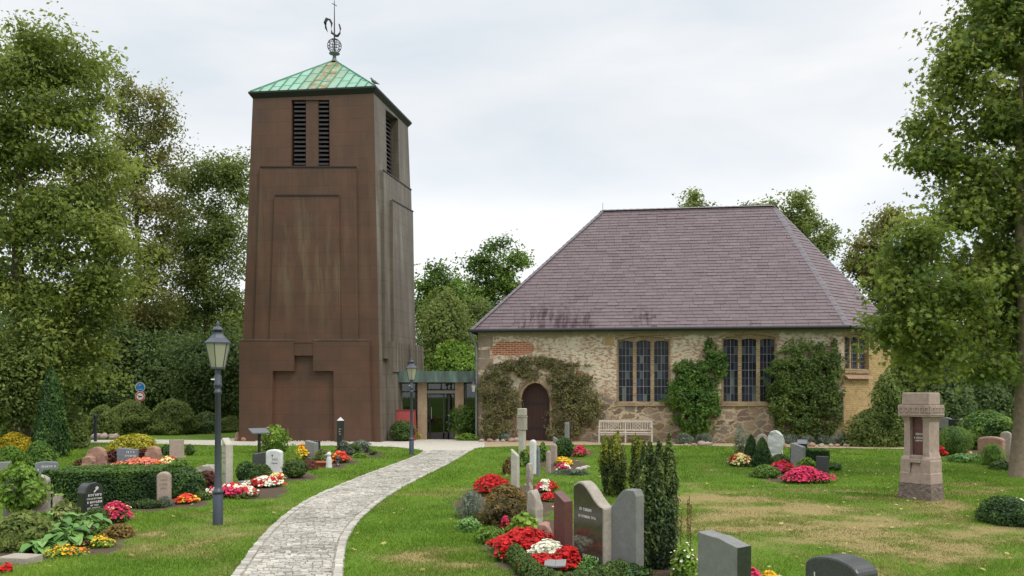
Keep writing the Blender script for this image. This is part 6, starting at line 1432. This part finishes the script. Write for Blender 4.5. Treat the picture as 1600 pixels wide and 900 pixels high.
shrub('maroon_shrub', 'dark pink plant left of the terracotta bowl', 'plants', 480, 735, 26, 16, 'maroon', 'dome', .06, depth=.5, stems=False, tint=(.7, .2))
flowers('white_red_flowers', 'tiny white blossoms left of the terracotta bowl', 484, 733, 8, 9, {'white': 1}, 'box', .3, .05, .05, .8)
shrub('low_plants', 'pale plants growing out of the terracotta bowl', 'plants', 503, 724, 32, 22, 'varieg', 'dome', .06, depth=.5, stems=False)
p = G(498, 729); tb_ = thing('terracotta_bowl', 'long low terracotta bowl beside the white figurine', 'bowl', p); s = p[1] / F
bb = MB(); lathe(bb, [(.30, -.01), (.36, .10), (.40, .11), (.40, .14), (.36, .14), (.34, .10)], 24, sy=.5); bb.build('bowl', m_plain('terracotta', (.36, .10, .05), .8), tb_); bb = MB(); lathe(bb, [(.345, .10), (.0005, .115)], 20, sy=.5); bb.build('soil', m_plain('dark potting soil', (.05, .035, .025), .95), tb_)
p = G(514, 731); s = p[1] / F; fg = thing('stone_figurine', 'small white stone bird figurine beside the terracotta bowl', 'figurine', p, math.radians(20)); bb = MB(); lathe(bb, [(.085, -.01), (.09, .03), (.075, .10), (.08, .18), (.062, .27), (.05, .31)], 14); bb.build('body', G_WHITE, fg)
bb = MB(); lathe(bb, [(.03, .30), (.062, .34), (.064, .38), (.04, .425), (.002, .44)], 12); tube(bb, [(-.05, 0, .37), (-.12, 0, .345)], [.025, .004], 6); bb.build('head', G_WHITE, fg)
flowers('red_flowers', 'orange red flower clump right of the white figurine', 527, 724, 32, 17, {'scarlet': 3, 'orange': 1}, 'box', .7, .065, .07, .9)
p = G(527.5, 728); gl_ = thing('grave_lantern', 'small dark grave lantern among the orange red flowers', 'lantern', p); bb = MB(); lathe(bb, [(.06, 0), (.06, .03), (.045, .04), (.055, .20)], 10); bb.build('glass', m_plain('smoky lantern glass', (.05, .05, .05), .2), gl_); bb = MB(); lathe(bb, [(.08, .20), (.08, .22), (.03, .27), (.005, .29)], 10); bb.build('lid', M_IRON, gl_)
shrub('low_plants', 'dark green round bush right of the black obelisk', 'plants', 552, 711, 22, 17, 'box', 'ball', .06, stems=False)
shrub('low_plants', 'light airy plant behind the dark bush right of the obelisk', 'plants', 562, 708, 34, 20, 'grey', 'dome', .07, stems=False, amt=.3)
shrub('low_plants', 'yellow green cushion in front of the dark bush right of the obelisk', 'plants', 562, 716, 22, 8, 'lime', 'dome', .06, stems=False)
shrub('low_plants', 'grey green plants hiding the foot of the black obelisk', 'plants', 536, 712, 26, 22, 'grey', 'dome', .07, stems=False, tint=(.3, .2))
shrub('low_plants', 'small dark bush at the right end of the obelisk bed', 'plants', 582, 711, 12, 8, 'box', 'ball', .05, stems=False)
p = G(405, 708); ls = thing('lectern', 'black reading stand with slanted board before the tower', 'stand', p, math.radians(35)); bb = MB(); box(bb, -.04, .04, -.04, .04, -.02, .70); bb.build('post', M_DARK, ls)
bb = MB(); hexa(bb, [(-.30, -.22, .66), (.30, -.22, .66), (.30, .22, .80), (-.30, .22, .80)], [(-.30, -.23, .70), (.30, -.23, .70), (.30, .21, .84), (-.30, .21, .84)]); bb.build('board', m_plain('dull grey board', (.16, .17, .18), .35), ls)

# near bed on the left
b_ivy = climber  # (the ivy below is a free standing mass on its stone)
iv = shrub('ivy_mass', 'bright green ivy covering the top of the headstone at the left edge', 'ivy', 31, 826, 60, 74, 'lime', 'ball', .085, depth=.62, amt=.55, tint=(.36, .22), cover=3.4, maxn=12000, core=False, stems=False); iv.location.z += .26; iv.location.y -= .16
shrub('leafy_bush', 'loose green shrub in the left corner in front of the ivy covered headstone', 'bush', 18, 862, 92, 58, 'oak', 'dome', .085, depth=.8, tint=(.6, .2), tpl='leaf', amt=.2)
shrub('variegated_shrub', 'cream edged leafy shrub between the ivy stone and the black headstone', 'bush', 92, 838, 62, 52, 'varieg', 'dome', .085, depth=.5, amt=.2, tint=(.4, .3))
shrub('box_ball', 'round clipped box ball in front of the black headstone', 'bush', 146, 820, 36, 25, 'box', 'ball', .035, amt=.06, tint=(.45, .15))
shrub('box_ball', 'small clipped box ball behind the pink begonias', 'bush', 176, 800, 24, 14, 'box', 'ball', .035, amt=.06, tint=(.5, .15))
flowers('pink_begonias', 'bright pink begonias right of the black headstone', 172, 818, 48, 30, {'pink': 5, 'cream': 1}, 'box', .4, .05, .042, 1.1)
def hosta(label, px, py, w, h):
    p = G(px, py); s = p[1] / F; t = thing('hosta', label, 'hosta', p, 0, 'hostas in the left bed'); lb = MB(); R = w / 2 * s; H = h * s
    for i in range(46):
        a = RNG.uniform(0, 2 * math.pi); r = R * RNG.uniform(.15, .85); L = RNG.uniform(.13, .21); W = L * .86; z0 = H * RNG.uniform(.35, 1) * (1 - .45 * r / R); ti = np.clip(RNG.normal(.5, .2), 0, 1)
        d = np.array((math.cos(a), math.sin(a), 0)); sd = np.array((-math.sin(a), math.cos(a), 0)); V = []
        for u, wv, dz in ((0, .15, 0), (.25, .8, .02), (.55, 1.0, .0), (.82, .62, -.035), (1, .04, -.08)):
            for q in (-1, 0, 1): V.append(d * (r + u * L) + sd * (q * W / 2 * wv) + np.array((0, 0, z0 + dz * L * 4 + abs(q) * .025 * wv)))
        lb.add(V, [(3 * m_ + q, 3 * m_ + q + 1, 3 * m_ + q + 4, 3 * m_ + q + 3) for m_ in range(4) for q in range(2)], 0, ti, True)
        tube(lb, [(0, 0, 0), d * r * .6 + (0, 0, z0 * .7), d * r + (0, 0, z0)], .006, 4, 0, .3, False)
    lb.build('leaf_rosette', LEAF['hosta'], t); return t
hosta('broad leaved hosta under the cream edged shrub', 85, 842, 70, 46); hosta('broad leaved hosta right of the first, near the box ball', 132, 835, 62, 40); hosta('smaller hosta nearest the path, between the two larger ones', 108, 856, 56, 34); hosta('low hosta half hidden at the left edge of the hosta group', 66, 862, 36, 22)
flowers('yellow_flowers', 'yellow sedum mat at the near edge of the hosta bed', 92, 873, 70, 17, {'yellow': 1, 'orange': .6}, 'lime', .35, .05, .03, .16)
flowers('yellow_flowers', 'yellow sedum patch right of the hostas', 148, 858, 44, 18, {'yellow': 1}, 'lime', .35, .05, .03, .14)
shrub('low_plants', 'green orange ground cover at the right tip of the hosta bed', 'plants', 178, 842, 46, 20, 'russet', 'dome', .05, depth=.45, stems=False, tint=(.8, .2))
shrub('low_plants', 'low green plants between hostas and pink begonias', 'plants', 160, 838, 44, 16, 'fresh', 'dome', .05, depth=.35, stems=False)
sl = thing('stone_slab', 'flat grey stone edging slab at the bottom of the left bed', 'slab', G(30, 880), math.radians(-12)); bb = MB(); box(bb, -.2, .2, -.12, .16, -.03, .09); bev(bb.build('slab', G_BEIGE, sl), .012)
flowers('red_flowers', 'single tuft of red blossoms cut by the bottom left corner', 2, 898, 14, 14, {'red': 1}, 'box', .2, .05, .045, .8)

# ------------------------------------------------------------------ the grave beds in the middle
flowers('red_begonias', 'flat topped cluster of red begonias left of the square pale stele', 766, 776, 58, 30, {'red': 1}, 'russet', .75, .055, .055, 1.25)
shrub('heather', 'russet brown heather below the far red begonias', 'plants', 790, 800, 70, 40, 'russet', 'dome', .06, depth=.8, tint=(.55, .25), stems=False)
shrub('heather', 'dark olive heather in front of the leaning boulder', 'plants', 790, 824, 84, 42, 'russet', 'dome', .055, depth=.7, tint=(.28, .25), stems=False)
shrub('grey_santolina', 'silvery grey fine leaved cushion left of the heather', 'plants', 735, 812, 44, 42, 'grey', 'dome', .06, depth=.6, tpl='needle', tint=(.45, .2), stems=False)
shrub('low_plants', 'pale green ground cover at the left corner of the heather bed', 'plants', 733, 832, 36, 22, 'hosta', 'dome', .06, depth=.4, stems=False)
shrub('low_plants', 'yellow green cushion below the heather, near the bare soil', 'plants', 766, 850, 50, 24, 'lime', 'dome', .045, depth=.4, stems=False, tint=(.3, .25))
shrub('leafy_bush', 'lime green large leaved plant behind the big red begonias', 'plants', 817, 840, 48, 36, 'lime', 'dome', .10, depth=.4, amt=.2, stems=False, tpl='round', cover=2)
flowers('pink_begonias', 'small pink begonias left of the lime green leaves', 789, 832, 12, 24, {'pink': 3, 'red': 1}, 'maroon', .2, .045, .045, 1)
flowers('red_begonias', 'dense row of red begonias right in front of the red granite stele', 822, 868, 104, 36, {'red': 1}, 'box', .55, .045, .048, 1.45)
flowers('red_begonias', 'tall red begonias at the left corner of the box hedge', 788, 880, 34, 34, {'red': 1}, 'box', .4, .045, .048, 1.4)
flowers('white_begonias', 'rounded patch of cream white begonias in the middle of the box edged grave', 857, 884, 58, 34, {'white': 1}, 'lime', .4, .04, .042, 1.5)
flowers('red_begonias', 'red begonias in front of the white ones, along the box hedge', 848, 901, 78, 30, {'red': 1}, 'box', .35, .045, .046, 1.0)
flowers('red_begonias', 'red begonias between the white ones and the largest headstone', 888, 893, 50, 34, {'red': 1}, 'box', .35, .045, .046, 1.1)
shrub('low_plants', 'pale green succulent in front of the polished headstone', 'plants', 922, 893, 34, 22, 'hosta', 'dome', .05, depth=.3, stems=False)
def edge_hedge(label, pts, w, h, size=.032):
    g = [G(*q) for q in pts]; c = np.mean(g, 0); t = thing('box_edging', label, 'hedge', c); b = MB()
    for p0, p1 in zip(g[:-1], g[1:]):
        L = np.linalg.norm(p1 - p0); n = max(2, int(L / .15))
        for i in range(n + 1):
            q = p0 + (p1 - p0) * i / n - c; foliage_body(b, w * RNG.uniform(.95, 1.2), w * RNG.uniform(.95, 1.2), h * RNG.uniform(.9, 1.08), 'dome', size, 2.4, amt=.1, c=q, tint=(.5, .16))
    b.build('foliage', LEAF['box'], t); return t
edge_hedge('low clipped box edging round the red and white begonia grave', [(800, 874), (822, 896), (846, 918), (872, 926), (905, 924), (940, 914), (968, 902)], .26, .21)
pq = thing('grave_plaque', 'small flat open book plaque among the red begonias', 'plaque', G(868, 903) + np.array((0, .05, .13)), math.radians(-8)); bb = MB(); hexa(bb, [(-.12, -.07, 0), (.0, -.07, -.012), (.0, .07, .035), (-.12, .07, .045)], [(-.12, -.07, .016), (.0, -.07, .004), (.0, .07, .05), (-.12, .07, .06)]); hexa(bb, [(.003, -.07, -.012), (.12, -.07, 0), (.12, .07, .045), (.003, .07, .035)], [(.003, -.07, .004), (.12, -.07, .016), (.12, .07, .06), (.003, .07, .05)])
bb.build('book', G_GREY, pq); bb = MB(); box(bb, -.02, .02, -.02, .02, -.14, .0); bb.build('stake', M_DARK, pq)
def yew(label, px, py, w, h, leaf, spikes, gold=0.0):
    p = G(px, py); s = p[1] / F; t = thing('columnar_yew', label, 'yew', p + np.array((0, w * s * .4, 0)), 0, 'columnar yews beside the granite headstones'); b = MB(); W, H = w * s, h * s
    foliage_body(b, W, W * .95, H * .90, 'column', .05, 3.4, 'spray', .16, (.42, .2), True, .7, maxn=14000)
    for i in range(spikes):
        a = i * 2.4; r = W * .36 * math.sqrt((i + .5) / spikes); hh = H * RNG.uniform(.80, 1.02); foliage_body(b, W * .42, W * .42, hh * .44, 'cone', .045, 3.2, 'spray', .3, (.62 + .1 * gold, .22), True, .8, c=(r * math.cos(a), r * math.sin(a), hh * .56))
    b.build('foliage', LEAF[leaf], t)
    if gold:
        b = MB()
        for i in range(spikes * 2):
            a = i * 2.4; r = W * .42 * math.sqrt((i + .5) / spikes / 2); hh = H * RNG.uniform(.8, 1.05); foliage_body(b, W * .28, W * .28, hh * .30, 'cone', .045, 1.2, 'spray', .3, (.62, .25), False, .8, c=(r * math.cos(a), r * math.sin(a), hh * .66))
        b.build('golden_shoots', LEAF['yewgold'], t)
    sb = MB(); tube(sb, [(0, 0, -.05), (0, 0, H * .6)], [.04, .015], 6); sb.build('stem', BARK, t); return t
yew('golden tipped columnar yew behind the largest granite headstone, left one', 961, 776, 42, 99, 'yewgold', 5, .6)
yew('golden tipped columnar yew partly hidden behind the big dark yew', 998, 782, 25, 104, 'yewgold', 4, 1)
yew('tallest dark columnar yew right of the grey hollow sided stone', 1030, 893, 68, 208, 'yew', 7, 0)
yew('shorter dark columnar yew touching the grey hollow sided stone', 1003, 893, 36, 150, 'yew', 4, 0)
shrub('low_plants', 'bluish green creeping plants at the foot of the tallest yew', 'plants', 985, 906, 70, 20, 'hedge', 'dome', .06, depth=.4, stems=False, tint=(.5, .2))
flowers('white_flowers', 'yellow green plant with white blossoms between the tallest yew and the satin grey headstone', 1076, 912, 46, 64, {'white': 1}, 'lime', .45, .055, .035, .02)
sd_ = thing('seed_stalks', 'brown dry seed stalks standing above the white flowered plant', 'plants', G(1083, 908) + np.array((0, .3, 0))); bb = MB()
for i, (dx, hh) in enumerate(((-.08, .72), (.0, .86), (.025, .9), (.05, .8))):
    tube(bb, [(dx, i * .03, 0), (dx + .005, i * .03, hh * .6), (dx + .012, i * .03, hh)], .004, 5)
    for q in range(22):
        z = hh * RNG.uniform(.45, 1); lathe(bb, [(.001, -.008), (.009, 0), (.001, .008)], 5, (dx + .01 + RNG.normal(0, .008), i * .03 + RNG.normal(0, .008), z))
bb.build('stalk', m_plain('dry brown stalks', (.12, .07, .03), .9), sd_)
flowers('pink_flowers', 'pink blossoms cut by the bottom edge right of the satin grey headstone', 1181, 918, 24, 24, {'pink': 1}, 'box', .25, .05, .05, 1.0)
flowers('yellow_flowers', 'yellow blossoms cut by the bottom edge right of the satin grey headstone', 1208, 916, 24, 18, {'yellow': 1}, 'box', .25, .05, .045, 1.0)
# small graves before the church door
shrub('box_ball', 'rounded dark green bush behind the yellow flowers near the church door', 'bush', 882, 717, 30, 33, 'hedge', 'ball', .07, amt=.12, tint=(.55, .2))
shrub('slender_shrub', 'low russet bush left of the square pale stele', 'bush', 797, 742, 26, 26, 'russet', 'dome', .07, amt=.25, stems=False)
shrub('low_plants', 'green plants right of the square pale stele', 'plants', 820, 730, 22, 26, 'fresh', 'dome', .07, amt=.25, stems=False)
flowers('red_flowers', 'small orange red blossoms beside the tall pale pillar', 824, 716, 12, 10, {'scarlet': 1}, 'fresh', .3, .06, .06, .9)
shrub('low_plants', 'green plants between the slim white and the pinkish stones', 'plants', 848, 722, 16, 30, 'fresh', 'dome', .07, amt=.25, stems=False)
flowers('yellow_flowers', 'yellow flower row in front of the rounded bush near the church door', 879, 729, 33, 13, {'yellow': 1}, 'box', .5, .06, .06, 1.2)
flowers('pink_flowers', 'pink and white flowers below the yellow flower row', 880, 738, 22, 13, {'pink': 2, 'white': 1}, 'box', .4, .06, .06, 1.1)
flowers('pink_flowers', 'bright pink flower cushion between the rounded bush and golden yew', 907, 715, 24, 17, {'pink': 2, 'red': 1}, 'lime', .6, .07, .07, 1.1)
shrub('low_plants', 'grey green ground cover under the pink and yellow flowers', 'plants', 893, 743, 60, 9, 'grey', 'dome', .05, depth=.5, stems=False, tint=(.25, .2))
flowers('white_red_flowers', 'red, white and red flower trio on the lawn right of the weathered slab', 853, 771, 36, 19, {'pink': 2, 'white': 2, 'red': 2}, 'fresh', .5, .05, .055, 1.1, pattern='bands')
flowers('red_begonias', 'small strip of red begonias left of the red granite stele', 859, 785, 26, 13, {'red': 1}, 'box', .4, .05, .055, 1.2)
for px, py in ((905, 735), (912, 733), (917, 731)): boulder('edging_stone', 'pale edging stone at the right end of the flower bed before the bench', 'stone', G(px, py), (.10, .09, .05), G_PALE, 'pale edging stones before the bench')
lt = thing('grave_lantern', 'small bright grave lantern on the stone beside the church door', 'lantern', G(877, 706)); bb = MB(); lathe(bb, [(.09, 0), (.09, .34)], 4, a0=.78, smooth=False); bb.build('glass', m_plain('dark lantern panes', (.05, .055, .05), .2), lt); bb = MB(); lathe(bb, [(.13, .34), (.12, .37), (.03, .46)], 4, a0=.78, smooth=False); bb.build('lid', m_plain('bright zinc lid', (.45, .47, .48), .35), lt)
# right beds
shrub('dwarf_conifer', 'larger dwarf conifer in front of the rough white stone', 'conifer', 1194, 731, 36, 47, 'hedge', 'cone', .06, tpl='spray', amt=.1, cover=3.4)
shrub('dwarf_conifer', 'smaller dwarf conifer left of the other by the rough white stone', 'conifer', 1176, 717, 27, 37, 'hedge', 'cone', .06, tpl='spray', amt=.1, tint=(.4, .2), cover=3.4)
flowers('white_red_flowers', 'white and red flowers left of the dwarf conifers', 1161, 730, 36, 20, {'cream': 3, 'red': 2}, 'box', .6, .06, .065, 1.0)
flowers('red_flowers', 'crimson flower cushion left of the long pink flower row', 1228, 741, 34, 19, {'red': 1, 'pink': 1}, 'box', .6, .055, .06, 1.3)
flowers('pink_flowers', 'long row of bright pink flowers in front of the black stele', 1264, 757, 78, 25, {'pink': 1}, 'box', .6, .055, .06, 1.5)
shrub('low_plants', 'bright lime mound behind the long pink flower row', 'plants', 1266, 740, 30, 24, 'lime', 'dome', .06, depth=.6, stems=False, tint=(.4, .2))
shrub('low_plants', 'green ground cover left of the crimson flowers', 'plants', 1202, 748, 48, 20, 'fresh', 'dome', .06, depth=.7, stems=False, amt=.25)
shrub('low_plants', 'green plants between dwarf conifer and squat grey headstone', 'plants', 1225, 731, 34, 20, 'box', 'dome', .06, depth=.7, stems=False, amt=.25)
flowers('white_flowers', 'few white blossoms left of the squat grey headstone', 1232, 726, 16, 8, {'white': 1}, 'fresh', .4, .06, .06, .8)
hedge('low dark clipped hedge behind the black narrow stele', 1250, 1296, 725, 725, 703, 'hedge', .06, .9)
shrub('low_plants', 'flat dark juniper right of the black narrow stele', 'plants', 1308, 737, 32, 12, 'hedge', 'spread', .06, depth=.7, stems=False)
gp = thing('lantern_post', 'black lantern post rising behind the squat grey headstone', 'lantern', G(1254, 724), math.radians(-30)); s = G(0, 724)[1] / F; bb = MB(); box(bb, -.05, .05, -.05, .05, -.02, 24 * s); bb.build('post', M_DARK, gp); bb = MB(); box(bb, -.12, .12, -.1, .1, 24 * s, 31 * s); bb.build('box', M_DARK, gp); bb = MB(); hexa(bb, [(-.15, -.13, 31 * s), (.15, -.13, 31 * s), (.15, .13, 31 * s), (-.15, .13, 31 * s)], [(-.12, -.08, 37 * s), (.12, -.08, 37 * s), (.12, .08, 37 * s), (-.12, .08, 37 * s)]); bb.build('lid', m_plain('shiny lid', (.30, .31, .33), .25), gp)
shrub('slender_shrub', 'thin pale shrub before the fieldstone wall under the second window', 'bush', 1160, 712, 26, 44, 'grey', 'dome', .06, amt=.4, cover=.8, core=False, tint=(.5, .25))
# far right
shrub('grass_green_bush', 'bright green round bush right of the stone monument', 'bush', 1499, 713, 58, 46, 'fresh', 'ball', .075, tpl='needle', amt=.12, tint=(.45, .2), cover=4)
shrub('laurel', 'large glossy laurel dome between the monument and the maple trunk', 'bush', 1562, 704, 100, 62, 'fresh', 'dome', .12, amt=.12, tint=(.38, .28), depth=2.2)
flowers('red_flowers', 'dark red flowers peeping out right behind the monument', 1474, 714, 20, 14, {'red': 1}, 'maroon', .5, .06, .07, 1.2)
shrub('fern_clump', 'light green fern like plants in front of the rounded brown headstone', 'plants', 1558, 728, 44, 34, 'lime', 'dome', .10, tpl='needle', amt=.3, stems=False, tint=(.3, .25))
shrub('low_plants', 'grey green ground cover right of the bright round bush', 'plants', 1520, 723, 66, 13, 'hosta', 'dome', .07, depth=.9, stems=False, tint=(.4, .2))
shrub('low_plants', 'dark ground cover left of the maple trunk base', 'plants', 1572, 735, 40, 14, 'box', 'dome', .06, depth=.6, stems=False)
flowers('pink_flowers', 'pale pink blossoms on the ground at the bright round bush', 1514, 712, 14, 8, {'salmon': 1, 'white': 1}, 'box', .4, .06, .06, .9)
shrub('hedge_bush', 'low dark clipped box hedge at the right edge of the lawn', 'hedge', 1592, 823, 84, 44, 'hedge', 'dome', .042, depth=1.0, amt=.08)
flowers('white_flowers', 'white and red blossoms showing over the low hedge at the right edge', 1600, 797, 34, 14, {'white': 3, 'red': 1}, 'box', .5, .05, .055, .7)
# scattered fallen leaves on the lawn
b = MB(); n = 700; yv = RNG.uniform(9, 31, n); xv = RNG.uniform(-.62, .62, n) * yv; xv = np.where(RNG.uniform(0, 1, n) < .45, RNG.uniform(.25, .62, n) * yv, xv)
kp = ~(in_poly(xv, yv, PATHPOLY) | in_poly(xv, yv, FORE) | in_poly(xv, yv, SAND)); P = np.stack((xv, yv, RNG.uniform(.03, .05, n)), 1)[kp]
leaves(b, P, rdir(len(P)) * .35 + np.array((0, 0, 1.0)), RNG.uniform(.05, .10, len(P)), RNG.uniform(.2, 1, len(P)), 'maple')
tag(b.build('fallen_leaves', m_leaf('fallen leaves', (.16, .10, .03), (.36, .26, .08), (.55, .46, .18), .2)), 'small yellow and brown fallen leaves scattered over the lawn', 'leaves', None, 'stuff')
